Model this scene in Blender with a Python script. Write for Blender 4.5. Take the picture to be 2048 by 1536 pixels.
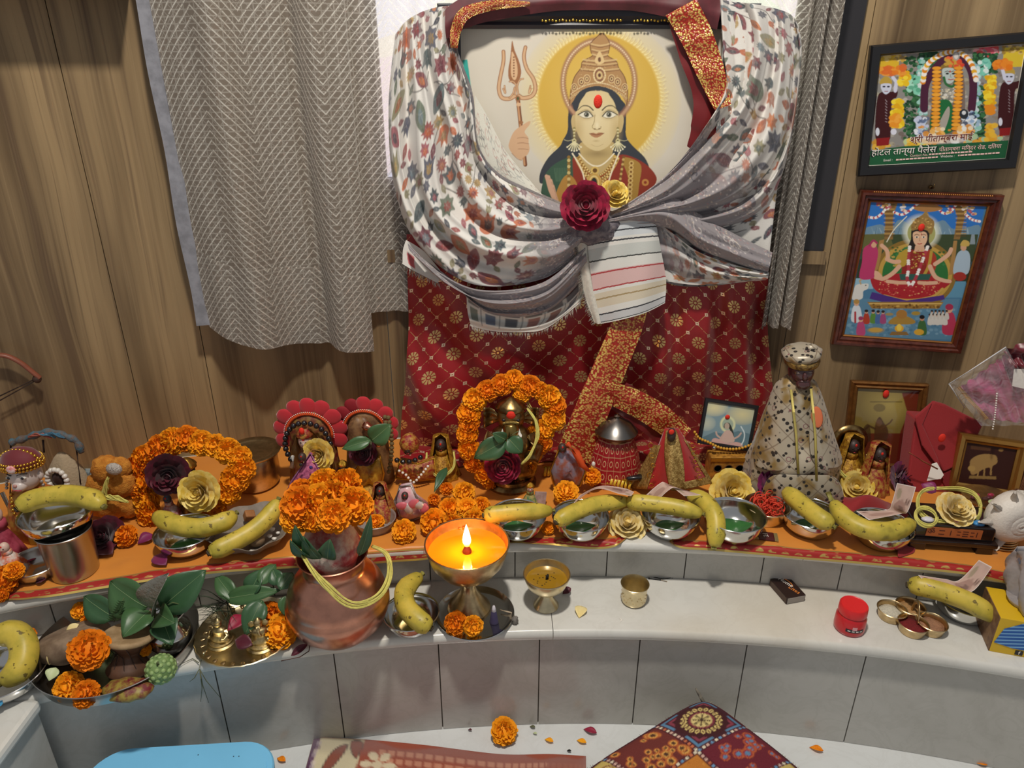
import bpy, math, random
import numpy as np
from mathutils import Vector as V3, Matrix, Euler, Quaternion, noise as mnoise
for _o in list(bpy.data.objects): bpy.data.objects.remove(_o)
SC = bpy.context.scene
COL = SC.collection
PI = math.pi
rnd = random.Random(7)
# ---------------------------------------------------------------- camera, world, lights, exposure
FPX, CAMZ, TH = 1440.0, 1.21, math.radians(24.0)
cd = bpy.data.cameras.new('camera'); cam = bpy.data.objects.new('camera', cd); COL.objects.link(cam)
cd.sensor_width = 36.0; cd.lens = 36.0*FPX/2048.0; cd.clip_start = 0.02
cam.location = (0, 0, CAMZ); cam.rotation_euler = (PI/2-TH, 0, 0)
SC.camera = cam
SC.view_settings.view_transform = 'Standard'; SC.view_settings.look = 'None'
SC.view_settings.gamma = 1.0; SC.view_settings.use_curve_mapping = False
SC.view_settings.exposure = 0.10
W = bpy.data.worlds.new('room_air'); SC.world = W; W.use_nodes = True
W.node_tree.nodes['Background'].inputs[0].default_value = (0.90, 0.91, 0.94, 1)
W.node_tree.nodes['Background'].inputs[1].default_value = 0.27
def area(name, loc, target, size, power, col):
    l = bpy.data.lights.new(name, 'AREA'); l.shape = 'DISK'; l.size = size; l.energy = power; l.color = col
    o = bpy.data.objects.new(name, l); COL.objects.link(o); o.location = loc
    o.rotation_euler = (V3(target)-V3(loc)).to_track_quat('-Z', 'Y').to_euler()
    return o
area('ceiling_lamp', (-0.02, 0.50, 2.72), (0.05, 1.15, 0.3), 0.15, 40.0, (1.0, 0.93, 0.83))
# ---------------------------------------------------------------- pixel rays of the 2048x1536 frame
CT, ST = math.cos(TH), math.sin(TH)
def ray(u, v):
    a = (u-1024)/FPX; b = (768-v)/FPX
    return V3((a, CT+b*ST, -ST+b*CT))
CAMP = V3((0, 0, CAMZ))
def on_z(u, v, z): d = ray(u, v); return CAMP+d*((z-CAMZ)/d.z)
def on_y(u, v, y): d = ray(u, v); return CAMP+d*(y/d.y)
def on_plane(u, v, o, n): d = ray(u, v); return CAMP+d*((o-CAMP).dot(n)/d.dot(n))
def proj(P):
    x, y, z = P[..., 0], P[..., 1], P[..., 2]-CAMZ
    t = y*CT-z*ST; b = y*ST+z*CT
    return 1024+FPX*x/t, 768-FPX*b/t
ACX, ACY = 0.14, -1.95
R_LO, R_LR, R_UP, R_UR, R_WALL = 2.975, 2.992, 3.10, 3.13, 3.56
Z_LO, Z_UP = 0.255, 0.358
def on_cyl(u, v, R):
    d = ray(u, v); o = V3((0-ACX, 0-ACY)); dd = V3((d.x, d.y))
    A = dd.dot(dd); B = 2*o.dot(dd); C = o.dot(o)-R*R
    t = (-B+math.sqrt(B*B-4*A*C))/(2*A); return CAMP+d*t
def arc(R, a, z=0.0): return V3((ACX+R*math.sin(a), ACY+R*math.cos(a), z))
def arc_ang(p): return math.atan2(p[0]-ACX, p[1]-ACY)
# ---------------------------------------------------------------- materials
def lin(c):
    if isinstance(c, str): c = tuple(int(c[i:i+2], 16) for i in (0, 2, 4))
    f = lambda x: x/12.92 if x <= 0.04045 else ((x+0.055)/1.055)**2.4
    return tuple(f(x/255.0) for x in c[:3])
class Val:
    def __init__(s, t, sock): s.t = t; s.k = sock
    def m(s, op, b=None, c=None): return s.t.math(op, s, b, c)
    def __add__(s, b): return s.m('ADD', b)
    def __radd__(s, b): return s.m('ADD', b)
    def __sub__(s, b): return s.m('SUBTRACT', b)
    def __rsub__(s, b): return s.t.math('SUBTRACT', b, s)
    def __mul__(s, b): return s.m('MULTIPLY', b)
    def __rmul__(s, b): return s.m('MULTIPLY', b)
    def __truediv__(s, b): return s.m('DIVIDE', b)
    def lt(s, b): return s.m('LESS_THAN', b)
    def gt(s, b): return s.m('GREATER_THAN', b)
    def fr(s): return s.m('FRACT')
    def fl(s): return s.m('FLOOR')
    def ab(s): return s.m('ABSOLUTE')
    def sin(s): return s.m('SINE')
    def cos(s): return s.m('COSINE')
    def sq(s): return s.m('SQRT')
    def mn(s, b): return s.m('MINIMUM', b)
    def mx(s, b): return s.m('MAXIMUM', b)
class NT:
    def __init__(s, name):
        s.mat = bpy.data.materials.new(name); s.mat.use_nodes = True
        s.nt = s.mat.node_tree; s.b = s.nt.nodes['Principled BSDF']
    def node(s, kind): return s.nt.nodes.new(kind)
    def put(s, sock, x):
        if isinstance(x, Val): s.nt.links.new(x.k, sock)
        elif isinstance(x, (tuple, list)): sock.default_value = tuple(x)+((1,) if len(x) == 3 and len(sock.default_value) == 4 else ())
        elif x is not None: sock.default_value = x
    def math(s, op, a, b=None, c=None):
        n = s.node('ShaderNodeMath'); n.operation = op
        for i, x in enumerate((a, b, c)):
            if x is not None: s.put(n.inputs[i], x)
        return Val(s, n.outputs[0])
    def coord(s, which='Object'):
        n = s.node('ShaderNodeTexCoord'); return Val(s, n.outputs[which])
    def sep(s, v):
        n = s.node('ShaderNodeSeparateXYZ'); s.put(n.inputs[0], v); return [Val(s, n.outputs[i]) for i in range(3)]
    def comb(s, x=0.0, y=0.0, z=0.0):
        n = s.node('ShaderNodeCombineXYZ')
        for i, q in enumerate((x, y, z)): s.put(n.inputs[i], q)
        return Val(s, n.outputs[0])
    def noise(s, vec=None, scale=5.0, detail=3.0, rough=0.5, dist=0.0):
        n = s.node('ShaderNodeTexNoise'); n.inputs['Scale'].default_value = scale; n.inputs['Detail'].default_value = detail
        n.inputs['Roughness'].default_value = rough; n.inputs['Distortion'].default_value = dist
        if vec is not None: s.put(n.inputs['Vector'], vec)
        return Val(s, n.outputs['Fac'])
    def vor(s, vec=None, scale=5.0, out='Distance', feature='F1', rnd=1.0):
        n = s.node('ShaderNodeTexVoronoi'); n.feature = feature; n.inputs['Scale'].default_value = scale
        if 'Randomness' in n.inputs: n.inputs['Randomness'].default_value = rnd
        if vec is not None: s.put(n.inputs['Vector'], vec)
        return Val(s, n.outputs[out])
    def step(s, x, lo, hi):
        n = s.node('ShaderNodeMapRange'); n.interpolation_type = 'SMOOTHSTEP'; s.put(n.inputs[0], x)
        n.inputs[1].default_value = lo; n.inputs[2].default_value = hi; return Val(s, n.outputs[0])
    def mix(s, f, a, b):
        n = s.node('ShaderNodeMix'); n.data_type = 'RGBA'; s.put(n.inputs[0], f); s.put(n.inputs[6], a); s.put(n.inputs[7], b)
        return Val(s, n.outputs[2])
    def bump(s, h, strength=0.3, dist=0.01):
        n = s.node('ShaderNodeBump'); n.inputs['Strength'].default_value = strength; n.inputs['Distance'].default_value = dist
        s.put(n.inputs['Height'], h); s.nt.links.new(n.outputs[0], s.b.inputs['Normal'])
    def attr(s, name='Col'):
        n = s.node('ShaderNodeAttribute'); n.attribute_name = name; return Val(s, n.outputs['Color'])
    def set(s, **k):
        names = dict(col='Base Color', rough='Roughness', metal='Metallic', spec='Specular IOR Level', trans='Transmission Weight', ior='IOR',
                     alpha='Alpha', coat='Coat Weight', emit='Emission Color', estr='Emission Strength', sss='Subsurface Weight', sheen='Sheen Weight', coatr='Coat Roughness')
        for q, x in k.items(): s.put(s.b.inputs[names[q]], x)
        return s
_MC = {}
def M(name, col, rough=0.5, metal=0.0, var=0.0, vs=30.0, bump=0.0, bs=60.0, col2=None, **k):
    if name in _MC: return _MC[name]
    t = NT(name); c = lin(col)
    if var or col2:
        c2 = lin(col2) if col2 else tuple(min(1, x*(1-var)) for x in c)
        f = t.step(t.noise(t.coord(), vs, 4.0, 0.6), 0.35, 0.65); t.set(col=t.mix(f, c, c2))
    else: t.set(col=c)
    t.set(rough=rough, metal=metal, **k)
    if bump: t.bump(t.noise(t.coord(), bs, 4.0, 0.6), bump, 0.004)
    _MC[name] = t.mat; return t.mat
def Mvc(name, rough=0.6, bump=0.0, bs=400.0, **k):
    if name in _MC: return _MC[name]
    t = NT(name); t.set(col=t.attr('Col'), rough=rough, **k)
    if bump: t.bump(t.noise(t.coord(), bs, 2.0), bump, 0.002)
    _MC[name] = t.mat; return t.mat
# ---------------------------------------------------------------- objects
def tag(o, label=None, cat=None, group=None, kind=None):
    if label: o['label'] = label
    if cat: o['category'] = cat
    if group: o['group'] = group
    if kind: o['kind'] = kind
    return o
def thing(name, label, cat, loc=(0, 0, 0), rz=0.0, group=None, rot=None, scale=None):
    o = bpy.data.objects.new(name, None); COL.objects.link(o); o.empty_display_size = 0.02
    o.location = loc; o.rotation_euler = rot if rot else (0, 0, rz)
    if scale: o.scale = (scale,)*3 if not isinstance(scale, tuple) else scale
    return tag(o, label, cat, group)
def copy_tree(o, parent=None, loc=None, rot=None, scale=None, label=None, group=None):
    c = o.copy(); COL.objects.link(c); c.parent = parent
    for ch in o.children: copy_tree(ch, c)
    if loc is not None: c.location = loc
    if rot is not None: c.rotation_euler = rot
    if scale is not None: c.scale = (scale,)*3 if not isinstance(scale, tuple) else scale
    if label: c['label'] = label
    if group: c['group'] = group
    return c
def link_mesh(name, me, mat, parent=None, loc=(0, 0, 0), rot=(0, 0, 0), scale=None):
    o = bpy.data.objects.new(name, me); COL.objects.link(o)
    if mat and not me.materials: me.materials.append(mat)
    o.parent = parent; o.location = loc; o.rotation_euler = rot
    if scale: o.scale = (scale,)*3 if not isinstance(scale, tuple) else scale
    return o
def frame_of(d, up=V3((0, 0, 1))):
    d = V3(d).normalized(); a = d.cross(up)
    if a.length < 1e-4: a = d.cross(V3((0, 1, 0)))
    a.normalize(); return a, d.cross(a).normalized() * -1.0
def cr(pts, n, closed=False):
    """Catmull-Rom through pts (tuples of any length), n samples"""
    P = np.array(pts, float); k = len(P)
    out = []
    segs = k if closed else k-1
    for i in range(n):
        x = i/(n if closed else n-1)*segs; j = min(int(x), segs-1); f = x-j
        idx = [(j-1) % k, j % k, (j+1) % k, (j+2) % k] if closed else [max(j-1, 0), j, min(j+1, k-1), min(j+2, k-1)]
        a, b, c, d = (P[q] for q in idx)
        out.append(0.5*(2*b+(c-a)*f+(2*a-5*b+4*c-d)*f*f+(3*b-a-3*c+d)*f**3))
    return np.array(out)
class MB:
    def __init__(s): s.v = []; s.f = []
    def add(s, vs, fs):
        o = len(s.v); s.v += [V3(q) for q in vs]; s.f += [tuple(i+o for i in f) for f in fs]; return s
    def lathe(s, prof, n=32, c=(0, 0, 0), fn=None, rot=None, sc=(1, 1)):
        vs = []; fs = []; k = len(prof); c = V3(c)
        for r, z in prof:
            for j in range(n):
                a = 2*PI*j/n; rr = r*(fn(a, z) if fn else 1.0)
                p = V3((rr*math.cos(a)*sc[0], rr*math.sin(a)*sc[1], z))
                vs.append(c+(rot @ p if rot else p))
        for i in range(k-1):
            for j in range(n):
                a = i*n+j; b = i*n+(j+1) % n; fs.append((a, b, b+n, a+n))
        if prof[0][0] > 1e-6: fs.append(tuple(reversed(range(n))))
        if prof[-1][0] > 1e-6: fs.append(tuple((k-1)*n+j for j in range(n)))
        return s.add(vs, fs)
    def tube(s, pts, r, n=8, closed=False, sq=1.0, up=V3((0, 0, 1)), fn=None):
        pts = [V3(p) for p in pts]; k = len(pts); vs = []; fs = []
        rr = r if hasattr(r, '__len__') else [r]*k
        pa = None
        for i, p in enumerate(pts):
            d = (pts[(i+1) % k]-pts[(i-1) % k]) if closed else (pts[min(i+1, k-1)]-pts[max(i-1, 0)])
            if d.length < 1e-9: d = V3((0, 0, 1))
            d.normalize()
            if pa is None: a, b = frame_of(d, up)
            else:
                a = pa-d*pa.dot(d)
                a = a.normalized() if a.length > 1e-6 else frame_of(d, up)[0]
                b = a.cross(d).normalized() * -1.0
            pa = a
            for j in range(n):
                t = 2*PI*j/n; q = rr[i]*(fn(t, i/(k-1)) if fn else 1.0)
                vs.append(p+a*(q*math.cos(t))+b*(q*sq*math.sin(t)))
        for i in range(k if closed else k-1):
            for j in range(n):
                a = i*n+j; b = i*n+(j+1) % n; e = ((i+1) % k)*n
                fs.append((a, b, e+(j+1) % n, e+j))
        if not closed:
            fs.append(tuple(reversed(range(n)))); fs.append(tuple((k-1)*n+j for j in range(n)))
        return s.add(vs, fs)
    def ell(s, c, r, nu=16, nv=10, rot=None, fn=None):
        if not hasattr(r, '__len__'): r = (r, r, r)
        c = V3(c); vs = []; fs = []
        for i in range(1, nv):
            ph = PI*i/nv
            for j in range(nu):
                a = 2*PI*j/nu; d = V3((math.sin(ph)*math.cos(a), math.sin(ph)*math.sin(a), -math.cos(ph)))
                k = fn(d) if fn else 1.0
                p = V3((d.x*r[0], d.y*r[1], d.z*r[2]))*k
                vs.append(c+(rot @ p if rot else p))
        for sgn in (-1, 1):
            p = V3((0, 0, sgn*r[2]))*(fn(V3((0, 0, sgn))) if fn else 1.0); vs.append(c+(rot @ p if rot else p))
        B, T = len(vs)-2, len(vs)-1
        for i in range(nv-2):
            for j in range(nu):
                a = i*nu+j; b = i*nu+(j+1) % nu; fs.append((a, b, b+nu, a+nu))
        for j in range(nu):
            fs.append((B, (j+1) % nu, j)); q = (nv-2)*nu; fs.append((q+j, q+(j+1) % nu, T))
        return s.add(vs, fs)
    def box(s, c, d, rot=None):
        c = V3(c); vs = []
        for x in (-.5, .5):
            for y in (-.5, .5):
                for z in (-.5, .5):
                    p = V3((x*d[0], y*d[1], z*d[2])); vs.append(c+(rot @ p if rot else p))
        return s.add(vs, [(0, 1, 3, 2), (4, 6, 7, 5), (0, 4, 5, 1), (2, 3, 7, 6), (0, 2, 6, 4), (1, 5, 7, 3)])
    def grid(s, P, wrap=False):
        nu, nv = len(P), len(P[0]); vs = [p for r in P for p in r]; fs = []
        for i in range(nu-1):
            for j in range(nv-1 if not wrap else nv):
                a = i*nv+j; b = i*nv+(j+1) % nv; fs.append((a, b, b+nv, a+nv))
        return s.add(vs, fs)
    def prism(s, poly, th, o=None, ax=None, ay=None):
        """polygon (x,y) extruded th along ax x ay, based at o"""
        o = V3(o or (0, 0, 0)); ax = V3(ax or (1, 0, 0)); ay = V3(ay or (0, 1, 0)); az = ax.cross(ay).normalized()
        n = len(poly); vs = [o+ax*p[0]+ay*p[1] for p in poly]; vs += [q+az*th for q in vs]
        fs = [tuple(reversed(range(n))), tuple(range(n, 2*n))]+[(i, (i+1) % n, (i+1) % n+n, i+n) for i in range(n)]
        return s.add(vs, fs)
    def mesh(s, name, off=None, smooth=True):
        me = bpy.data.meshes.new(name)
        me.from_pydata([tuple(q-off) if off is not None else tuple(q) for q in s.v], [], s.f)
        if smooth: me.polygons.foreach_set('use_smooth', [True]*len(me.polygons))
        me.update(); return me
    def build(s, name, mat, parent=None, smooth=True, world=False, loc=None, rot=(0, 0, 0), bevel=0, sub=0, solid=0, sharp=None):
        off = None
        if world and parent: off = V3(parent.location); p = parent.parent
        if world and parent and parent.parent: off = off+V3(parent.parent.location)
        L = (0, 0, 0)
        if parent is None and loc is None:
            xs = [q.x for q in s.v]; ys = [q.y for q in s.v]
            off = V3(((min(xs)+max(xs))/2, (min(ys)+max(ys))/2, min(q.z for q in s.v))); L = off
        elif loc is not None: L = loc
        me = s.mesh(name, off, smooth); o = link_mesh(name, me, mat, parent, L, rot)
        if bevel:
            m = o.modifiers.new('b', 'BEVEL'); m.width = bevel; m.segments = 2; m.limit_method = 'ANGLE'
        if solid:
            m = o.modifiers.new('s', 'SOLIDIFY'); m.thickness = solid; m.offset = 0
        if sub:
            m = o.modifiers.new('u', 'SUBSURF'); m.levels = sub; m.render_levels = sub
        if smooth and sharp:
            try: me.set_sharp_from_angle(angle=math.radians(sharp))
            except Exception: pass
        return o
def sheet(name, P, mat, parent=None, uv=None, col=None, world=True, flip=False):
    """dense grid mesh from array P[nu,nv,3]; optional uv[nu,nv,2], col[nu,nv,3] (linear)"""
    nu, nv = P.shape[:2]; P = P.reshape(-1, 3).astype(float)
    if parent is not None:
        L = np.array(parent.location); loc = (0, 0, 0)
        if parent.parent: L = L+np.array(parent.parent.location)
        P = P-L if world else P
    else:
        L = np.array([(P[:, 0].min()+P[:, 0].max())/2, (P[:, 1].min()+P[:, 1].max())/2, P[:, 2].min()]); P = P-L; loc = tuple(L)
    i, j = np.meshgrid(np.arange(nu-1), np.arange(nv-1), indexing='ij'); a = (i*nv+j).ravel()
    q = np.stack([a, a+1, a+nv+1, a+nv], 1) if not flip else np.stack([a, a+nv, a+nv+1, a+1], 1)
    me = bpy.data.meshes.new(name); me.vertices.add(len(P)); me.vertices.foreach_set('co', P.ravel())
    me.loops.add(q.size); me.loops.foreach_set('vertex_index', q.ravel().astype(np.int32))
    me.polygons.add(len(q)); me.polygons.foreach_set('loop_start', np.arange(0, q.size, 4, dtype=np.int32))
    try: me.polygons.foreach_set('loop_total', np.full(len(q), 4, dtype=np.int32))
    except Exception: pass
    me.polygons.foreach_set('use_smooth', np.ones(len(q), dtype=bool))
    if uv is not None:
        l = me.uv_layers.new(name='UVMap'); l.data.foreach_set('uv', uv.reshape(-1, 2)[q.ravel()].ravel())
    if col is not None:
        c = me.color_attributes.new('Col', 'FLOAT_COLOR', 'POINT')
        c.data.foreach_set('color', np.concatenate([col.reshape(-1, 3), np.ones((len(P), 1))], 1).ravel())
    me.update(calc_edges=True); me.validate()
    return link_mesh(name, me, mat, parent, loc)
# ---------------------------------------------------------------- a small painter for flat prints
class Canvas:
    def __init__(s, x0, y0, x1, y1, res, col):
        s.x0, s.y0, s.r = x0, y0, res; s.w = int((x1-x0)/res)+1; s.h = int((y1-y0)/res)+1
        s.a = np.ones((s.h, s.w, 3))*np.array(lin(col))
    def _box(s, xs, ys, pad=2):
        i0 = max(int((min(xs)-s.x0)/s.r)-pad, 0); i1 = min(int((max(xs)-s.x0)/s.r)+pad+1, s.w)
        j0 = max(int((min(ys)-s.y0)/s.r)-pad, 0); j1 = min(int((max(ys)-s.y0)/s.r)+pad+1, s.h)
        return i0, i1, j0, j1
    def _put(s, i0, i1, j0, j1, m, col, op):
        c = np.array(lin(col)) if not (isinstance(col, np.ndarray)) else col
        m = (m*op)[..., None]; s.a[j0:j1, i0:i1] = s.a[j0:j1, i0:i1]*(1-m)+c*m
    def poly(s, pts, col, op=1.0, smooth=0, ss=2):
        if smooth: pts = cr(pts, smooth, True)
        P = np.array(pts, float); i0, i1, j0, j1 = s._box(P[:, 0], P[:, 1])
        if i1 <= i0 or j1 <= j0: return s
        n = ss; X = s.x0+(np.arange((i1-i0)*n)+.5)/n*s.r+(i0-.5)*s.r; Y = s.y0+(np.arange((j1-j0)*n)+.5)/n*s.r+(j0-.5)*s.r
        X, Y = np.meshgrid(X, Y); ins = np.zeros(X.shape, bool)
        k = len(P)
        for a in range(k):
            xa, ya = P[a]; xb, yb = P[(a+1) % k]
            if ya == yb: continue
            c = ((ya > Y) != (yb > Y)) & (X < (xb-xa)*(Y-ya)/(yb-ya)+xa); ins ^= c
        m = ins.reshape(j1-j0, n, i1-i0, n).mean((1, 3)); s._put(i0, i1, j0, j1, m, col, op); return s
    def ell(s, cx, cy, rx, ry, col, op=1.0, soft=None, rot=0.0, ring=None):
        q = max(rx, ry)*1.3+3; i0, i1, j0, j1 = s._box((cx-q, cx+q), (cy-q, cy+q))
        if i1 <= i0 or j1 <= j0: return s
        X, Y = np.meshgrid(s.x0+np.arange(i0, i1)*s.r-cx, s.y0+np.arange(j0, j1)*s.r-cy)
        if rot: X, Y = X*math.cos(rot)+Y*math.sin(rot), -X*math.sin(rot)+Y*math.cos(rot)
        d = np.sqrt((X/rx)**2+(Y/ry)**2); e = soft if soft else s.r/min(rx, ry)
        m = np.clip((1-d)/e+.5, 0, 1) if not ring else np.clip(1-np.abs(d-1)*min(rx, ry)/ring+.5, 0, 1)
        s._put(i0, i1, j0, j1, m, col, op); return s
    def glow(s, cx, cy, rx, ry, col, op=1.0, p=1.0):
        q = max(rx, ry)+1; i0, i1, j0, j1 = s._box((cx-q, cx+q), (cy-q, cy+q))
        if i1 <= i0 or j1 <= j0: return s
        X, Y = np.meshgrid((s.x0+np.arange(i0, i1)*s.r-cx)/rx, (s.y0+np.arange(j0, j1)*s.r-cy)/ry)
        m = np.clip(1-np.sqrt(X*X+Y*Y), 0, 1)**p; s._put(i0, i1, j0, j1, m, col, op); return s
    def line(s, pts, w, col, op=1.0, smooth=0, w2=None, closed=False):
        P = cr(pts, smooth, closed) if smooth else np.array(pts, float)
        if closed: P = np.vstack([P, P[:1]])
        i0, i1, j0, j1 = s._box(P[:, 0], P[:, 1], int(w/s.r)+3)
        if i1 <= i0 or j1 <= j0: return s
        X, Y = np.meshgrid(s.x0+np.arange(i0, i1)*s.r, s.y0+np.arange(j0, j1)*s.r); m = np.zeros(X.shape)
        n = len(P)-1
        for a in range(n):
            A, B = P[a], P[a+1]; d = B-A; L = max((d*d).sum(), 1e-9)
            ww = w if w2 is None else w+(w2-w)*(a+.5)/n
            t = np.clip(((X-A[0])*d[0]+(Y-A[1])*d[1])/L, 0, 1)
            D = np.hypot(X-A[0]-t*d[0], Y-A[1]-t*d[1]); m = np.maximum(m, np.clip((ww/2-D)/s.r+.5, 0, 1))
        s._put(i0, i1, j0, j1, m, col, op); return s
    def noise(s, amt, cell, seed=1):
        g = np.random.default_rng(seed); h = max(int(s.h*s.r/cell), 2)+2; w = max(int(s.w*s.r/cell), 2)+2; n = g.random((h, w))
        yy = np.linspace(0, h-1.01, s.h); xx = np.linspace(0, w-1.01, s.w); j = yy.astype(int); i = xx.astype(int); fy = (yy-j)[:, None]; fx = (xx-i)[None]
        v = n[j][:, i]*(1-fy)*(1-fx)+n[j+1][:, i]*fy*(1-fx)+n[j][:, i+1]*(1-fy)*fx+n[j+1][:, i+1]*fy*fx
        s.a = np.clip(s.a*(1+amt*(v-.5)*2)[..., None], 0, 1); return s
    def sample(s, x, y):
        fx = np.clip((x-s.x0)/s.r, 0, s.w-1.001); fy = np.clip((y-s.y0)/s.r, 0, s.h-1.001); i = fx.astype(int); j = fy.astype(int)
        a = (fx-i)[..., None]; b = (fy-j)[..., None]
        return s.a[j, i]*(1-a)*(1-b)+s.a[j, i+1]*a*(1-b)+s.a[j+1, i]*(1-a)*b+s.a[j+1, i+1]*a*b
def print_plane(name, cv, o, ax, ay, w, h, step, mat, parent=None):
    """flat print w x h (metres) at o, axes ax, ay; colours taken from a canvas laid out in the frame's pixels on that plane"""
    nu = int(w/step)+2; nv = int(h/step)+2
    A, B = np.meshgrid(np.linspace(0, w, nu), np.linspace(0, h, nv), indexing='ij')
    P = np.array(o)[None, None]+A[..., None]*np.array(ax)+B[..., None]*np.array(ay)
    u, v = proj(P); return sheet(name, P, mat, parent, col=cv.sample(u, v))
# ================================================================ the setting
def mat_wood():
    t = NT('walnut_laminate'); x, y, z = t.sep(t.coord('UV'))
    warp = t.noise(t.comb(x*2.0, y*0.7, 0.0), 2.0, 2.0)*0.20
    s = x+warp*0.22
    a = t.noise(t.comb(s*9.0, y*0.45, 0.0), 1.0, 4.0, 0.6)
    b = t.noise(t.comb(s*42.0, y*0.9, 3.0), 1.0, 3.0, 0.6)
    c = t.noise(t.comb(s*160.0, y*1.6, 7.0), 1.0, 2.0, 0.5)
    base = t.mix(t.step(a, 0.30, 0.70), lin('55432f'), lin('a48b66'))
    base = t.mix(t.step(b, 0.52, 0.68)*0.62, base, lin('5e4a38'))
    base = t.mix(t.step(c, 0.56, 0.74)*0.45, base, lin('4a392b'))
    base = t.mix(t.step(c, 0.46, 0.30)*0.25, base, lin('a58d6a'))
    t.set(col=base, rough=0.42, spec=0.35); return t.mat
WOOD = mat_wood()
def mat_marble(name, base, vein, stain=0.0):
    t = NT(name); p = t.coord('Object')
    n1 = t.noise(p, 4.0, 6.0, 0.62, 1.2); n2 = t.noise(p, 11.0, 5.0, 0.6, 2.0); n3 = t.noise(p, 2.2, 2.0, 0.5)
    v = (n2-0.5).ab(); c = t.mix(t.step(v, 0.06, 0.0)*0.16, lin(base), lin(vein))
    c = t.mix(t.step(n1, 0.40, 0.75)*0.40, c, lin(vein))
    if stain: c = t.mix(t.step(n3, 0.45, 0.65)*stain, c, lin('c9b58f'))
    t.set(col=c, rough=0.22, spec=0.45, coat=0.25, coatr=0.12)
    return t.mat
MARBLE = mat_marble('white_marble', 'd6d5cf', 'bcb9b1', 0.28)
MARBLE_T = mat_marble('white_marble_tile', 'bcbab4', '9c9990', 0.0)
MARBLE_F = mat_marble('floor_marble', 'd9dcdc', 'c2c3c0', 0.0)
GROUT = M('dark_grout', '5a5248', 0.9)
# floor
t0 = MB().box((0.1, 0.35, -0.02), (3.4, 2.6, 0.04)); tag(t0.build('floor', MARBLE_F, smooth=False, loc=(0, 0, 0)), kind='structure')
# curved wood wall of vertical panels with fine joints
wall = bpy.data.objects.new('wall_back', None); COL.objects.link(wall); tag(wall, 'curved wall of walnut laminate panels behind the altar', None, None, 'structure')
bounds = [-0.62] + [arc_ang(on_cyl(*q, R_WALL)) for q in ((190, 430), (400, 660))] + [-0.02, arc_ang(on_cyl(1716, 200, R_WALL)), 0.31, 0.47, 0.62]
WIN_L, WIN_R = arc_ang(on_cyl(742, 200, R_WALL)), arc_ang(on_cyl(1640, 250, R_WALL))
WIN_Z = on_cyl(760, 372, R_WALL).z
def arc_panel(name, a0, a1, z0, z1, R, th, mat, parent, gap=0.0008, uvoff=0.0):
    n = max(int((a1-a0)/0.02), 2); g = gap/R
    A = np.linspace(a0+g, a1-g, n+1); vs = []; fs = []
    for a in A:
        for (r, z) in ((R, z0), (R, z1), (R+th, z1), (R+th, z0)): vs.append(arc(r, a, z))
    for i in range(n):
        for k in range(4): fs.append((i*4+k, i*4+(k+1) % 4, i*4+4+(k+1) % 4, i*4+4+k))
    fs += [(0, 1, 2, 3), tuple(n*4+k for k in (3, 2, 1, 0))]
    me = bpy.data.meshes.new(name); me.from_pydata([tuple(v) for v in vs], [], fs); me.update()
    uv = me.uv_layers.new(name='UVMap')
    for l in me.loops:
        p = me.vertices[l.vertex_index].co; uv.data[l.index].uv = (arc_ang(p)*R+uvoff, p.z)
    return link_mesh(name, me, mat, parent)
cuts = sorted(bounds+[WIN_L, WIN_R])
for a0, a1 in zip(cuts[:-1], cuts[1:]):
    z0, z1 = Z_UP-0.01, 2.5
    ins = a0 >= WIN_L-1e-6 and a1 <= WIN_R+1e-6
    g = 0.0008
    if ins:
        arc_panel('wall_panel', a0, a1, z0, WIN_Z-0.02, R_WALL, 0.02, WOOD, wall)
        arc_panel('wall_panel', a0, a1, 1.95, z1, R_WALL, 0.02, WOOD, wall)
    else: arc_panel('wall_panel', a0, a1, z0, z1, R_WALL, 0.02, WOOD, wall)
arc_panel('joint_backing', -0.62, WIN_L, 0.3, 2.5, R_WALL+0.021, 0.01, GROUT, wall)
arc_panel('joint_backing', WIN_R, 0.62, 0.3, 2.5, R_WALL+0.021, 0.01, GROUT, wall)
# window behind the curtains: dark frame, bright frosted panes, timber sill
win = bpy.data.objects.new('window_1', None); COL.objects.link(win); tag(win, 'daylit window with dark frame behind the curtains', None, None, 'structure')
DARKF = M('dark_window_paint', '2b2a2e', 0.45)
tt = NT('daylight_pane'); q = tt.coord('Object'); x, y, z = tt.sep(q)
cell = tt.vor(q, 5.0, 'Color'); tint = tt.mix(0.22, (1, 1, 1, 1), cell)
tt.set(col=(0.9, 0.9, 0.9), emit=tint, estr=2.2, rough=0.3); PANE = tt.mat
wa = np.linspace(WIN_L, WIN_R, 5)
for a0, a1 in zip(wa[:-1], wa[1:]): arc_panel('window_pane', a0+0.004, a1-0.004, WIN_Z+0.005, 1.93, R_WALL+0.05, 0.004, PANE, win)
for a in wa: arc_panel('mullion', a-0.006, a+0.006, WIN_Z-0.02, 1.95, R_WALL+0.02, 0.035, DARKF, win)
arc_panel('bottom_rail', WIN_L, WIN_R, WIN_Z-0.02, WIN_Z+0.012, R_WALL+0.005, 0.05, DARKF, win)
arc_panel('top_rail', WIN_L, WIN_R, 1.92, 1.95, R_WALL+0.005, 0.05, DARKF, win)
# dark jamb on the right of the window and the small timber sill end
jl = arc_ang(on_cyl(1622, 300, R_WALL)); jr = arc_ang(on_cyl(1690, 240, R_WALL)); zb = on_cyl(1640, 500, R_WALL).z
arc_panel('jamb', jl-0.02, jr, zb, 2.2, R_WALL-0.012, 0.012, DARKF, win)
arc_panel('sill', WIN_L, arc_ang(on_cyl(1648, 515, R_WALL)), zb-0.028, zb, R_WALL-0.018, 0.018, WOOD, win)
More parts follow.
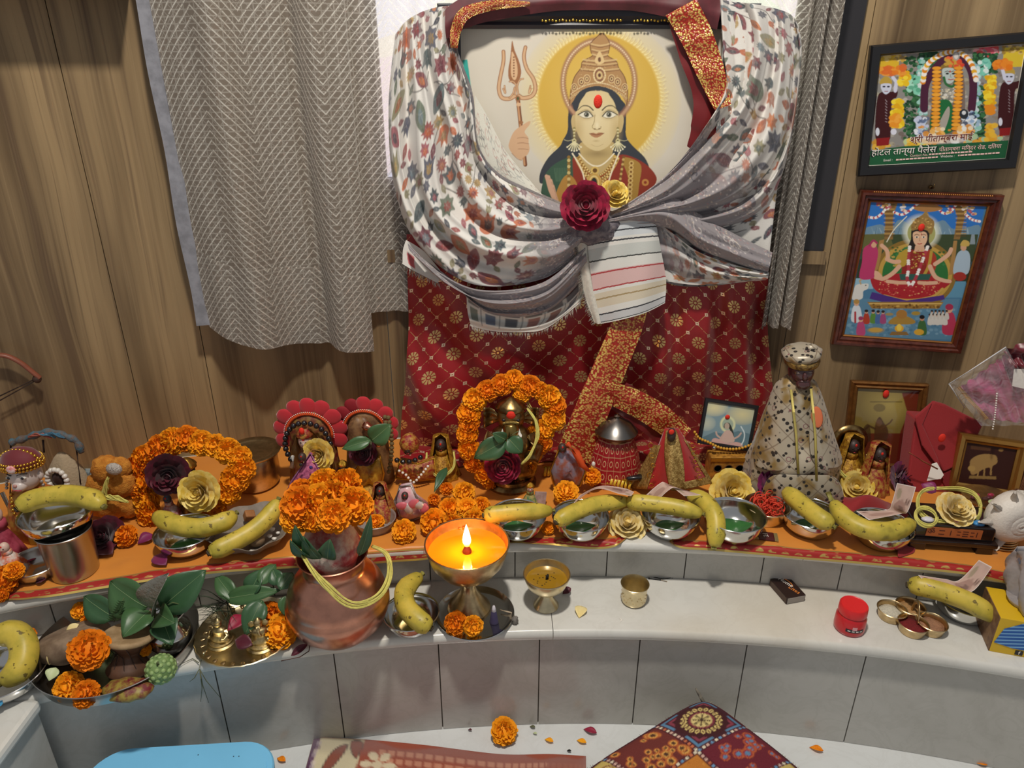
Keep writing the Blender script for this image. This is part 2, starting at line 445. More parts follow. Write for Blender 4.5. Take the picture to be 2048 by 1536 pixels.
# marble altar: slabs and riser tiles
alt = bpy.data.objects.new('wall_altar', None); COL.objects.link(alt); tag(alt, 'two-tier curved marble altar built against the wall', None, None, 'structure')
def slab(name, a0, a1, r0, r1, z0, z1, mat, rr=0.008):
    """arc slab with a rounded front nose (front is the smaller radius)"""
    n = max(int((a1-a0)/0.012), 2); g = 0.0006/r0; prof = []
    h = (z1-z0)/2
    for k in range(9):
        t = -PI/2+PI*k/8; prof.append((r0+rr-rr*math.cos(t), z0+h+h*math.sin(t)))
    prof += [(r1, z1), (r1, z0)]
    P = [[arc(r, a, z) for (r, z) in prof] for a in np.linspace(a0+g, a1-g, n+1)]
    m = MB().grid(P, wrap=True); k = len(prof)
    m.f.append(tuple(range(k))); m.f.append(tuple(n*k+i for i in reversed(range(k))))
    return m.build(name, mat, alt, sharp=40)
A_L, A_R = -0.345, 0.320
sj = arc_ang(on_z(1103, 1230, Z_LO))
for a0, a1 in ((-0.46, sj), (sj, 0.40)): slab('lower_slab', a0, a1, R_LO, R_UR+0.02, Z_LO-0.024, Z_LO, MARBLE)
for a0, a1 in ((-0.42, -0.10), (-0.10, 0.135), (0.135, 0.40)): slab('upper_slab', a0, a1, R_UP, R_WALL, Z_UP-0.022, Z_UP, MARBLE)
lj = [arc_ang(on_cyl(x, 1390, R_LR)) for x in (440, 678, 882, 1077, 1270, 1477, 1712)]
lj = [-0.335]+lj+[0.282]
for a0, a1 in zip(lj[:-1], lj[1:]): arc_panel('riser_tile', a0, a1, 0.001, Z_LO-0.022, R_LR, 0.012, MARBLE_T, alt, gap=0.0011)
arc_panel('riser_backing', -0.36, 0.30, 0.0, Z_LO-0.03, R_LR+0.006, 0.05, GROUT, alt)
uj = [arc_ang(on_cyl(x, 1135, R_UR)) for x in (75, 230, 385, 540, 700, 860, 1030, 1213, 1370, 1525, 1684, 1850)]
uj = [-0.38]+uj+[0.34]
for a0, a1 in zip(uj[:-1], uj[1:]): arc_panel('riser_tile', a0, a1, Z_LO+0.001, Z_UP-0.02, R_UR, 0.012, MARBLE_T, alt, gap=0.0011)
arc_panel('riser_backing', -0.38, 0.34, Z_LO-0.02, Z_UP-0.03, R_UR+0.006, 0.05, GROUT, alt)
# side benches that turn towards the viewer
def bench(name, x0, x1, y0, y1, edge):
    m = MB().box(((x0+x1)/2, (y0+y1)/2, Z_LO-0.0126), (abs(x1-x0), y1-y0, 0.024)); m.build(name, MARBLE, alt, smooth=False, bevel=0.008)
    e = x1 if edge > 0 else x0
    n = 3
    for k in range(n):
        ya = y0+(y1-y0)*k/n; yb = y0+(y1-y0)*(k+1)/n
        MB().box((e-edge*0.018, (ya+yb)/2, (Z_LO-0.024)/2), (0.012, yb-ya-0.002, Z_LO-0.026)).build('riser_tile', MARBLE_T, alt, smooth=False)
pl = on_z(72, 1408, Z_LO)
bench('side_slab', -1.6, pl.x, 0.1, pl.y+0.012, 1)
bench('side_slab', 0.985, 1.7, 0.1, 0.955, -1)
# added timber box, unseen above the view, to cast shade on the left wall
arc_panel('added_shadow_box', -0.60, arc_ang(on_cyl(232, -40, R_WALL-.10)), on_cyl(120, -34, R_WALL-.10).z, 2.2, R_WALL-.10, .10, WOOD, None); tag(bpy.data.objects['added_shadow_box'], kind='structure')
# ================================================================ curtains
def mat_curtain():
    t = NT('silver_zigzag_curtain'); x, y, z = t.sep(t.coord('UV'))
    wob = t.noise(t.comb(x*6.0, y*6.0, 0.0), 1.0, 2.0)*0.004
    W_ = 0.185
    zz = ((x/W_).fr()-0.5).ab()*W_*1.05
    g = 0.0178
    d = ((y+zz+wob)/g).fr()-0.5
    l1 = t.step(d.ab(), 0.14, 0.06)  # bright zigzag: glints of diagonal silver threads in the folds, put into the colour
    dash = t.noise(t.comb(x*260.0, y*260.0, 0.0), 1.0, 1.0)
    l1 = l1*t.step(dash, 0.25, 0.50)
    h = t.step((((y+wob)/(g*0.65)).fr()-0.5).ab(), 0.13, 0.05)*0.38
    vv = t.step((((x+wob)/(g*1.3)).fr()-0.5).ab(), 0.07, 0.03)*0.34
    d2 = t.step((((x+y)/(g*1.3)).fr()-0.5).ab(), 0.06, 0.02).mx(t.step((((x-y)/(g*1.3)).fr()-0.5).ab(), 0.06, 0.02))*0.35
    ln = l1.mx(h).mx(vv).mx(d2)
    weave = t.noise(t.comb(x*900.0, y*900.0, 0.0), 1.0, 1.0)
    base = t.mix(weave, lin('857c72'), lin('aaa095'))
    col = t.mix(ln, base, lin('f4f0e6'))
    t.set(col=col, rough=0.5, metal=ln*0.4, sheen=0.2)
    nt = t.nt; tr = t.node('ShaderNodeBsdfTranslucent'); t.put(tr.inputs[0], col)
    tp = t.node('ShaderNodeBsdfTransparent'); tp.inputs[0].default_value = (0.92, 0.92, 0.92, 1)
    m1 = t.node('ShaderNodeMixShader'); m1.inputs[0].default_value = 0.35
    nt.links.new(t.b.outputs[0], m1.inputs[1]); nt.links.new(tr.outputs[0], m1.inputs[2])
    m2 = t.node('ShaderNodeMixShader'); t.put(m2.inputs[0], (1.0-ln)*0.26)
    nt.links.new(m1.outputs[0], m2.inputs[1]); nt.links.new(tp.outputs[0], m2.inputs[2])
    nt.links.new(m2.outputs[0], nt.nodes['Material Output'].inputs[0])
    return t.mat
CURT = mat_curtain(); HEM = M('grey_satin_hem', '8f9098', 0.35, var=0.3, vs=40, sheen=0.3)
def curtain(label, a0, a1, zb, R, nf, amp, hem=None, seed=0, zt=2.1, fold=None):
    th = thing('window_curtain', label, 'curtain', tuple(arc(R, (a0+a1)/2, zb(0.5))), 0, 'zigzag curtains at the window')
    nu, nv = 150, 110; S, T = np.meshgrid(np.linspace(0, 1, nu), np.linspace(0, 1, nv), indexing='ij')
    ZB = np.vectorize(zb)(S); Z = ZB+(zt-ZB)*T; A = a0+(a1-a0)*S
    f = fold(S, T) if fold else np.sin(2*PI*nf*S+seed+0.35*np.sin(3*T+seed))*(0.75+0.25*T)+0.35*np.sin(2*PI*nf*2.3*S+1.7*seed)
    RR = R-amp*f; P = np.stack([ACX+RR*np.sin(A), ACY+RR*np.cos(A), Z], -1)
    d = np.sqrt((np.diff(P[:, 0], axis=0)**2).sum(-1)); s = np.concatenate([[0], np.cumsum(d)])
    uv = np.stack([np.repeat(s[:, None], nv, 1), Z], -1)
    sheet('panel', P, CURT, th, uv=uv)
    # stitched bottom hem, a doubled band
    k = 22; n2 = 14; T2 = np.linspace(0, 1, n2); zz = ZB[:, :1]-0.001+(on_cyl(560, 525, R).z-on_cyl(560, 690, R).z)*0.95*T2[None]
    RH = RR[:, :1]-0.0015+0*zz; Ph = np.stack([ACX+RH*np.sin(A[:, :1]+0*zz), ACY+RH*np.cos(A[:, :1]+0*zz), zz], -1)
    sheet('hem', Ph, CURT, th, uv=np.stack([np.repeat(s[:, None], n2, 1)+0.013, zz+0.006], -1))
    if hem:
        n3 = 60; T3 = np.linspace(0, 1, n3); e = np.linspace(-0.024, 0.004, 5)
        Z3 = zb(0)+(zt-zb(0))*T3[None]+0*e[:, None]; R3 = RR[0, 0]-0.003+0.002*np.sin(25*T3)[None]+0*e[:, None]
        A3 = a0+(e[:, None]+0.0018*np.sin(31*T3)[None])/R
        sheet('satin_edge', np.stack([ACX+R3*np.sin(A3), ACY+R3*np.cos(A3), Z3], -1), HEM, th)
    return th
RC = R_WALL-0.060
cl0, cl1 = arc_ang(on_cyl(398, 560, RC)), arc_ang(on_cyl(737, 560, RC))
zb1, zb2, zb3 = (on_cyl(x, y, RC).z for x, y in ((398, 655), (470, 685), (725, 700)))
def zbl(s): return zb1+(zb2-zb1)*min(s/0.2, 1)**0.7+(zb3-zb2)*max(0, (s-0.2)/0.8)
def fl(S, T):
    x = S; g = lambda c, w: np.exp(-((x-c)/w)**2)
    return 1.1*g(0.28, 0.17)-0.9*g(0.55+0.07*(1-T), 0.10)+0.9*g(0.80, 0.10)-0.8*g(0.66+.05*(1-T), 0.04)+0.5*g(0.97, 0.06)+0.25*np.sin(23*x+2*T)-0.6*g(0.02, 0.08)
curtain('grey zigzag curtain hanging left of the draped painting', cl0, cl1, zbl, RC, 3, 0.030, hem=True, fold=fl)
RC2 = R_WALL-0.022
curtain('sheer zigzag curtain across the bright window behind the painting', arc_ang(on_cyl(728, 500, RC2)), arc_ang(on_cyl(1560, 500, RC2)), lambda s: on_cyl(780, 622, RC2).z, RC2, 9, 0.008, seed=1.3)
RC3 = R_WALL-0.055
curtain('gathered zigzag curtain right of the draped painting beside the dark jamb', arc_ang(on_cyl(1524, 620, RC3)), arc_ang(on_cyl(1582, 620, RC3)), lambda s: on_cyl(1550, 652, RC3).z, RC3, 2.2, 0.022, seed=0.6)
# ================================================================ framed painting
PY, PT = 1.50, math.radians(5)
P_N = V3((0, -math.cos(PT), math.sin(PT))); P_O = on_y(1180, 300, PY); P_X = V3((1, 0, 0)); P_Y = V3((0, math.sin(PT), math.cos(PT)))
def pp(u, v, off=0.0): return on_plane(u, v, P_O+P_N*off, P_N)
def pp_np(U, Vv, off):
    a = (U-1024)/FPX; b = (768-Vv)/FPX
    D = np.stack([a, CT+b*ST, -ST+b*CT], -1); n = np.array(P_N)
    k = ((np.array(P_O-CAMP)*n).sum()+off)/(D @ n); return np.array(CAMP)+D*k[..., None]
def paint_goddess():
    c = Canvas(880, 20, 1500, 480, 0.8, 'd3ccbd'); c.noise(0.05, 60, 3)
    X = lambda x: 1040+x/4.15; Y = lambda y: 30+y/4.15
    Q = lambda L: [(X(a), Y(b)) for a, b in L]
    c.glow(X(655), Y(720), 165, 172, 'e6cf7c', 0.9, 0.45)
    c.ell(X(655), Y(700), 128, 136, 'e2c673', 0.9, soft=0.10)
    c.ell(X(655), Y(700), 121, 130, 'd2ad4e', 1, soft=0.04); c.glow(X(655), Y(640), 110, 115, 'e0c06a', 0.8)
    for k in range(110):
        a = 2*PI*k/110; ca, sa = math.cos(a), math.sin(a); r1, r2 = 124, 137+3*math.sin(k*1.7)
        c.line([(X(655)+r1*ca, Y(700)+r1*1.06*sa), (X(655)+(r1+r2)/2*math.cos(a+.03), Y(700)+(r1+r2)/2*1.06*math.sin(a+.03)), (X(655)+r2*math.cos(a+.005), Y(700)+r2*1.06*math.sin(a+.005))], 3.2, 'f0e2a8', 0.8, w2=0.8)
        c.line([(X(655)+(r1+3)*math.cos(a+.028), Y(700)+(r1+3)*1.06*math.sin(a+.028)), (X(655)+r2*math.cos(a+.04), Y(700)+r2*1.06*math.sin(a+.04))], 1.2, 'b9924a', 0.45)
    # hair behind
    c.poly(Q([(430, 720), (400, 830), (395, 960), (355, 1040), (330, 1090), (230, 1190), (165, 1320), (190, 1400), (420, 1250), (520, 1150), (760, 1150), (870, 1230), (1060, 1290), (1040, 1190), (930, 1080), (880, 1000), (880, 850), (860, 720), (640, 600)]), '3c4046', 1, 80)
    # ring behind the crown
    c.ell(X(655), Y(560), 72, 84, '9a6f58', 1, ring=5.2); c.ell(X(655), Y(560), 72, 84, 'c09a78', 0.9, ring=2.6)
    for k in range(70):
        a = PI*0.82+k/69*PI*1.36; c.ell(X(655)+72*math.cos(a), Y(560)+84*math.sin(a), 1.7, 1.7, 'e0c8a4'); c.ell(X(655)+66.5*math.cos(a), Y(560)+78*math.sin(a), .8, .8, '7c5240')
    # crown
    cb = 'b0895c'; cl = '6e4a36'; chh = 'dcc08c'
    c.poly(Q([(412, 750), (420, 640), (450, 520), (505, 440), (520, 385), (600, 340), (590, 310), (585, 240), (640, 180), (680, 150), (715, 180), (745, 240), (735, 310), (730, 340), (800, 385), (820, 440), (870, 520), (895, 640), (885, 750), (830, 660), (640, 610), (490, 660)]), cb, 1, 90)
    c.line(Q([(412, 750), (420, 640), (450, 520), (505, 440), (520, 385), (600, 340), (590, 310), (585, 240), (640, 180), (680, 150), (715, 180), (745, 240), (735, 310), (730, 340), (800, 385), (820, 440), (870, 520), (895, 640), (885, 750)]), 1.8, cl, .9, 80)
    for yy, x0, x1, w in ((240, 590, 740, 3), (285, 598, 735, 2.4), (325, 600, 730, 3), (370, 525, 800, 3.4), (400, 520, 805, 2), (445, 505, 820, 2.6)):
        c.line(Q([(x0, yy), ((x0+x1)/2, yy+14), (x1, yy)]), w, chh, .7, 12); c.line(Q([(x0, yy+14), ((x0+x1)/2, yy+28), (x1, yy+14)]), 1.2, cl, .8, 12)
    for k in range(26):
        a = k/25; x = 420+460*a; y = 690-88*math.sin(a*PI)**0.8; c.ell(X(x), Y(y), 2.2, 2.4, chh); c.ell(X(x), Y(y), 1.0, 1.1, cl)
    for k in range(34):
        a = k/33; x = 425+450*a; y = 655-90*math.sin(a*PI)**0.8; c.ell(X(x), Y(y), 1.2, 1.2, 'ecd9ae')
    for x, y, r in ((660, 500, 16), (510, 555, 9), (555, 530, 9), (760, 530, 9), (810, 555, 9), (450, 600, 8), (870, 600, 8)):
        c.ell(X(x), Y(y), r*.8, r, chh); c.ell(X(x), Y(y), r*.62, r*.8, '8a6048'); c.ell(X(x), Y(y), r*.4, r*.52, 'd8bc86'); c.ell(X(x), Y(y), r*.18, r*.25, '5d3b31')
    for k in range(18):
        a = 2*PI*k/18; c.ell(X(660)+11.5*math.cos(a), Y(500)+14.5*math.sin(a), 1.1, 1.1, 'f0e0b8')
    c.poly(Q([(660, 300), (690, 350), (700, 390), (660, 410), (620, 390), (630, 350)]), chh, 1, 30); c.ell(X(660), Y(370), 3, 5, cl)
    rr = random.Random(3)
    for k in range(160):
        x = rr.uniform(440, 870); y = rr.uniform(350, 640)
        if abs(x-655) < 210-(640-y)*0.35: c.ell(X(x), Y(y), 1.0, 1.0, rr.choice([cl, chh, 'c9a26e']), .6)
    # garments
    c.poly(Q([(190, 1380), (260, 1260), (380, 1190), (440, 1190), (470, 1400), (520, 1560), (200, 1600)]), '3f5a48', 1, 50)
    for k in range(9): c.line(Q([(300+k*9, 1380), (285+k*14, 1270)]), 1.2, '5f7d62', .7)
    c.poly(Q([(440, 1180), (520, 1260), (640, 1330), (770, 1250), (830, 1160), (960, 1190), (1080, 1270), (1135, 1370), (1060, 1480), (980, 1560), (400, 1600), (440, 1400)]), '8e3a2c', 1, 60)
    c.poly(Q([(300, 1480), (360, 1350), (420, 1330), (480, 1420), (500, 1600), (300, 1600)]), 'b08442', 1, 40)
    c.poly(Q([(850, 1200), (920, 1190), (1005, 1250), (990, 1400), (960, 1540), (840, 1560), (900, 1380)]), 'a88440', 1, 40)
    for k in range(9): c.ell(X(925-2*k), Y(1230+k*36), 5, 5, 'd0b06c'); c.ell(X(925-2*k), Y(1230+k*36), 2.4, 2.4, '7a5426')
    c.ell(X(1040), Y(1390), 7, 7, 'c88f4c', .9); c.ell(X(1040), Y(1390), 3, 3, '8e3a2c')
    # neck and face
    c.poly(Q([(505, 1060), (510, 1180), (480, 1210), (560, 1300), (640, 1320), (740, 1270), (790, 1190), (765, 1160), (765, 1050)]), 'c2aa74', 1, 50)
    c.glow(X(640), Y(1150), 34, 12, '8d7850', 0.7)
    c.poly(Q([(440, 830), (425, 880), (440, 960), (470, 960), (465, 850)]), 'c9b27e', 1, 30); c.poly(Q([(850, 830), (862, 880), (840, 970), (812, 960), (818, 850)]), 'c9b27e', 1, 30)
    c.poly(Q([(490, 690), (462, 800), (462, 920), (490, 1010), (550, 1090), (640, 1128), (730, 1090), (785, 1010), (812, 920), (815, 800), (785, 690), (700, 635), (570, 635)]), 'd9c594', 1, 80)
    c.glow(X(640), Y(860), 42, 60, 'e8d9b0', 0.75); c.glow(X(480), Y(960), 16, 40, 'b79d68', 0.55); c.glow(X(800), Y(960), 16, 40, 'b79d68', 0.55)
    c.poly(Q([(440, 760), (500, 690), (560, 640), (640, 622), (720, 640), (785, 690), (850, 770), (835, 690), (760, 620), (640, 590), (520, 620), (455, 690)]), '3c4046', 1, 60)
    c.poly(Q([(440, 760), (470, 800), (500, 720), (545, 650), (480, 680)]), '3c4046', 1, 24); c.poly(Q([(850, 770), (810, 800), (780, 720), (735, 650), (800, 680)]), '3c4046', 1, 24)
    for sx in (-1, 1):
        ex = 645+sx*93
        c.glow(X(ex), Y(830), 20, 13, 'a58a60', 0.65)
        c.line(Q([(645+sx*38, 790), (645+sx*75, 758), (645+sx*125, 755), (645+sx*165, 790)]), 2.6, '4a4638', 1, 16, w2=1.2)
        c.poly(Q([(ex-sx*52, 838), (ex-sx*15, 802), (ex+sx*20, 804), (ex+sx*62, 832), (ex+sx*15, 852), (ex-sx*25, 852)]), 'e8e2cc', 1, 30)
        c.ell(X(ex), Y(826), 5.2, 5.4, '6a6a5c'); c.ell(X(ex), Y(826), 2.7, 2.9, '22241f'); c.ell(X(ex)-1.3, Y(822), 1.0, 1.0, 'f5f2e6')
        c.line(Q([(ex-sx*54, 840), (ex-sx*15, 800), (ex+sx*22, 802), (ex+sx*70, 828)]), 2.0, '2f2e28', 1, 16)
        c.line(Q([(ex-sx*50, 842), (ex-sx*20, 856), (ex+sx*18, 856), (ex+sx*60, 834)]), .9, '6e5f45', .9, 14)
        c.line(Q([(ex-sx*45, 812), (ex, 784), (ex+sx*55, 806)]), .9, '7d6b48', .7, 12)
    c.line(Q([(622, 830), (615, 890), (600, 925), (612, 945), (640, 952), (668, 942), (672, 925)]), 1.2, '8d7548', .9, 24)
    c.glow(X(640), Y(915), 5, 9, 'f0e4c2', .8); c.ell(X(621), Y(946), 1.8, 1.1, '6e5636'); c.ell(X(658), Y(944), 1.8, 1.1, '6e5636')
    c.poly(Q([(578, 985), (610, 978), (632, 984), (655, 976), (695, 982), (660, 1010), (632, 1018), (600, 1008)]), 'b0805c', 1, 30)
    c.line(Q([(575, 984), (610, 990), (635, 994), (660, 989), (697, 981)]), 1.1, '6c4230', 1, 20); c.glow(X(632), Y(1045), 9, 3, 'a98f5e', .6)
    c.line(Q([(590, 1075), (640, 1092), (690, 1072)]), .8, '9c8454', .6, 12)
    # earrings, necklaces
    for sx, ex in ((-1, 450), (1, 812)):
        for k in range(8): c.ell(X(ex), Y(940+k*13), 2.6-.1*k, 2.2, 'd8ce9e' if k % 2 else '8f8250')
        c.ell(X(ex), Y(1045), 4.5, 4.5, 'cfc48e'); c.ell(X(ex), Y(1045), 2, 2, '4d4a34')
        for k in range(7):
            a = PI*(0.2+0.6*k/6); c.line([(X(ex), Y(1050)), (X(ex)+16*math.cos(a), Y(1050)+18*math.sin(a))], 2.0, 'e0d8ac', 1); c.ell(X(ex)+17*math.cos(a), Y(1050)+19*math.sin(a), 1.7, 1.7, 'efe8c8')
        c.line([(X(ex), Y(1030)), (X(ex)+sx*12, Y(1045)), (X(ex)+sx*20, Y(1035))], 1, 'cfc79b', 1, 10)
    for k in range(60):
        a = k/59; x = 490+290*a; y = 1150+105*math.sin(a*PI); c.ell(X(x), Y(y), 1.4, 1.4, 'f0e6c8')
    for w, d, y0, col in ((300, 150, 1180, 'c09a52'), (330, 175, 1190, 'a87c40'), (350, 205, 1190, 'c9a45c')):
        c.line(Q([(640-w/2+w*k/20, y0+d*math.sin(k/20*PI)**0.9) for k in range(21)]), 5.2, col, 1)
        for k in range(40):
            a = k/39; c.ell(X(640-w/2+w*a), Y(y0+d*math.sin(a*PI)**0.9), 1.3, 1.3, 'f0dc9a' if k % 2 else '5f3d22')
    for k in range(46):
        a = k/45; c.ell(X(435+60*math.sin(a*2.5)-0*a+60*a), Y(1150+330*a), 1.5, 1.5, 'efe3c4'); c.ell(X(825-10*math.sin(a*3)-110*a), Y(1140+330*a), 1.5, 1.5, 'efe3c4')
    c.ell(X(622), Y(1290), 8, 8, 'd8b868'); c.ell(X(622), Y(1290), 4.5, 4.5, '6f5028'); c.ell(X(615), Y(1390), 15, 18, 'c8a258'); c.ell(X(615), Y(1392), 6, 10, '2c3130'); c.ell(X(615), Y(1392), 9, 13, 'e6cf8a', 1, ring=1)
    for k in range(16):
        a = PI*k/15; c.ell(X(615)+17*math.cos(a), Y(1400)+19*math.sin(a), 2, 2, 'e3cc8c'); c.ell(X(405), Y(1180+k*26), 3.4, 3.4, 'd0b878' if k % 2 else '8f7038'); c.ell(X(860-k*3), Y(1180+k*20), 2.6, 2.6, 'c8ac66' if k % 2 else '7c5a30')
    # trident
    g1, g2, g3 = '9c6b48', 'd8b38c', '7a4c34'
    S = 3.492; x_ = lambda x: 760+x/S; y_ = lambda y: y/S; R_ = lambda L: [(x_(a), y_(b)) for a, b in L]
    c.poly(R_([(922, 285), (940, 350), (975, 440), (985, 520), (950, 590), (905, 560), (895, 500), (910, 400)]), g1, 1, 40); c.poly(R_([(924, 360), (955, 440), (960, 520), (940, 560), (915, 520), (915, 430)]), g2, 1, 30)
    for k in range(8): c.ell(x_(935), y_(400+k*19), 1.6, 1.6, g3)
    for L in ([(862, 360), (862, 430), (840, 540), (830, 620), (850, 680), (900, 690), (940, 670)], [(1016, 330), (1005, 400), (1025, 480), (1070, 550), (1085, 620), (1060, 670), (1000, 685), (970, 670)]):
        c.line(R_(L), 7.5, g1, 1, 40, w2=9); c.line(R_(L), 4, g2, .9, 40, w2=6)
    for L in ([(945, 660), (950, 600), (930, 570), (905, 570)], [(965, 660), (960, 600), (975, 560), (1000, 550)], [(905, 685), (930, 650), (940, 610)], [(860, 620), (875, 650), (870, 600)], [(1055, 620), (1040, 650), (1050, 600)]):
        c.line(R_(L), 3.6, g1, 1, 20); c.line(R_(L), 1.6, g2, 1, 20)
    c.line(R_([(963, 690), (985, 900), (1015, 1150)]), 8.0, g3, 1); c.line(R_([(960, 690), (982, 900), (1010, 1150)]), 3.6, 'c8966c', 1)
    c.ell(x_(963), y_(690), 5, 6, g1); c.ell(x_(963), y_(688), 2.4, 3.4, '4f5a3c'); c.ell(x_(968), y_(730), 5, 3.5, g2); c.ell(x_(983), y_(855), 5, 3.5, g1)
    # hand on the staff, raised hand
    c.poly(R_([(905, 985), (935, 920), (985, 880), (1045, 845), (1045, 870), (1010, 920), (1035, 960), (1038, 1000), (1045, 1040), (1030, 1080), (1000, 1100), (985, 1120), (930, 1080), (900, 1030)]), 'd3ac88', 1, 70)
    for L in ([(960, 965), (1000, 960), (1035, 968)], [(960, 1000), (1000, 998), (1040, 1005)], [(965, 1040), (1000, 1040), (1035, 1045)], [(920, 1070), (960, 1110), (990, 1120)]): c.line(R_(L), 1.0, '94684c', .9, 12)
    for k, (a, b) in enumerate(((1170, 1230), (1185, 1235), (1200, 1260), (1215, 1300))): c.line(R_([(a-8, b), (a+15, b+90), (a+60, b+200)]), 6.5, 'cfa68a', 1); c.line(R_([(a-2, b+10), (a+22, b+90)]), .8, '9a7058', .8)
    # teal mount edge
    c.poly(R_([(575, 420), (610, 415), (640, 640), (618, 640)]), '3aa79c', 1)
    return c
pa = thing('framed_painting', 'large framed devotional painting of a crowned goddess, shawl draped around it', 'painting', tuple(pp(1180, 560)))
cv = paint_goddess()
bl = pp(926, 490); w_p = (pp(1448, 300)-pp(926, 300)).length; tr = pp(1180, 58)
h_p = (tr-bl).dot(P_Y); x0 = pp(926, 300).x
o_p = V3((x0, 0, 0)); o_p = bl+P_X*(x0-bl.x)
PRINT = Mvc('printed_paper', 0.5, spec=0.3)
print_plane('print', cv, o_p, P_X, P_Y, w_p, h_p, 0.00105, PRINT, pa)
FR = M('dark_carved_frame', '2a2a33', 0.35); GOLDLEAF = M('gold_leaf', 'd8b24a', 0.3, 1.0)
def bar(m, a, b, prof, n):
    """frame bar from a to b; prof = [(across, out)]; across axis = n x dir"""
    d = (b-a).normalized(); ac = n.cross(d).normalized()
    P = [[q+ac*x+n*y for x, y in prof] for q in (a, b)]; m.grid(P, wrap=True); k = len(prof); m.f.append(tuple(range(len(m.v)-2*k, len(m.v)-k))); m.f.append(tuple(reversed(range(len(m.v)-k, len(m.v)))))
def frame4(parent, o, ax, ay, w, h, prof, mat, name='frame_bar', n=None):
    """mitred frame: prof = [(outward, towards viewer)] around the rectangle w x h"""
    n = n or ax.cross(ay).normalized()
    C = [o, o+ax*w, o+ax*w+ay*h, o+ay*h]; D = [(-ax-ay), (ax-ay), (ax+ay), (-ax+ay)]
    for i in range(4):
        j = (i+1) % 4; m = MB(); P = [[C[k]+D[k]*x+n*y for x, y in prof] for k in (i, j)]
        m.grid(P, wrap=True); k = len(prof); m.f.append(tuple(range(k))); m.f.append(tuple(reversed(range(k, 2*k))))
        m.build(name, mat, parent, smooth=False, world=True)
frame4(pa, o_p, P_X, P_Y, w_p, h_p, [(0, -0.012), (0, 0.004), (0.006, 0.008), (0.012, 0.006), (0.02, 0.014), (0.038, 0.016), (0.042, 0.010), (0.042, -0.012)], FR, n=P_N)
m = MB(); y = pp(1180, 42, 0.017)
for k in range(46):
    u = 1085+k*6.8
    if 1248 < u < 1262: continue
    q = pp(u, 41+1.2*math.sin(k*1.9), 0.0165); m.ell(q, (0.0026+0.0008*math.sin(k*2.3), 0.0012, 0.0022), 6, 4)
m.build('gold_ornament', GOLDLEAF, pa, world=True)['kind'] = 'stuff'
m = MB().ell(pp(1196, 203, 0.001), (0.0085, 0.003, 0.0125), 12, 8); m.build('vermilion_mark', M('vermilion', 'e8301c', 0.7, bump=.4, bs=500), pa, world=True)
MB().box(o_p+P_X*w_p/2+P_Y*h_p/2-P_N*0.010, (w_p+0.07, 0.006, h_p+0.07), Matrix.Rotation(-PT, 3, 'X')).build('backing_board', M('plain_board', '5a4634', .8), pa, smooth=False, world=True)
# ================================================================ shawl
def loft(rails, nu, nv, offs):
    """rails: list of pixel polylines -> grids U,V,off [nu(across), nv(along)]"""
    R = np.array([cr(r, nv) for r in rails]); O = np.array([np.interp(np.linspace(0, 1, nv), np.linspace(0, 1, len(o)), o) if hasattr(o, '__len__') else np.full(nv, o) for o in offs])
    G = cr(np.concatenate([R, O[..., None]], -1).reshape(len(rails), -1), nu).reshape(nu, nv, 3)
    return G[..., 0], G[..., 1], G[..., 2]
def leaf_shape(kind, r):
    if kind == 0: n = 9; L = [(0, 1), (.28, .55), (.62, .62), (.5, .2), (.85, -.05), (.45, -.3), (.3, -.75), (0, -.55), (-.3, -.75), (-.45, -.3), (-.85, -.05), (-.5, .2), (-.62, .62), (-.28, .55)]
    elif kind == 1: L = [(0, 1.1), (.4, .5), (.5, 0), (.35, -.5), (0, -.9), (-.35, -.5), (-.5, 0), (-.4, .5)]
    elif kind == 2: L = [(0, 1), (.25, .5), (.75, .8), (.6, .15), (.6, -.5), (0, -.85), (-.6, -.5), (-.6, .15), (-.75, .8), (-.25, .5)]
    else:
        L = []
        for k in range(22): a = 2*PI*k/22; q = 1.0 if k % 2 else .62; L.append((q*math.sin(a)*.8, q*math.cos(a)))
    return [(x*r, y*r) for x, y in L]
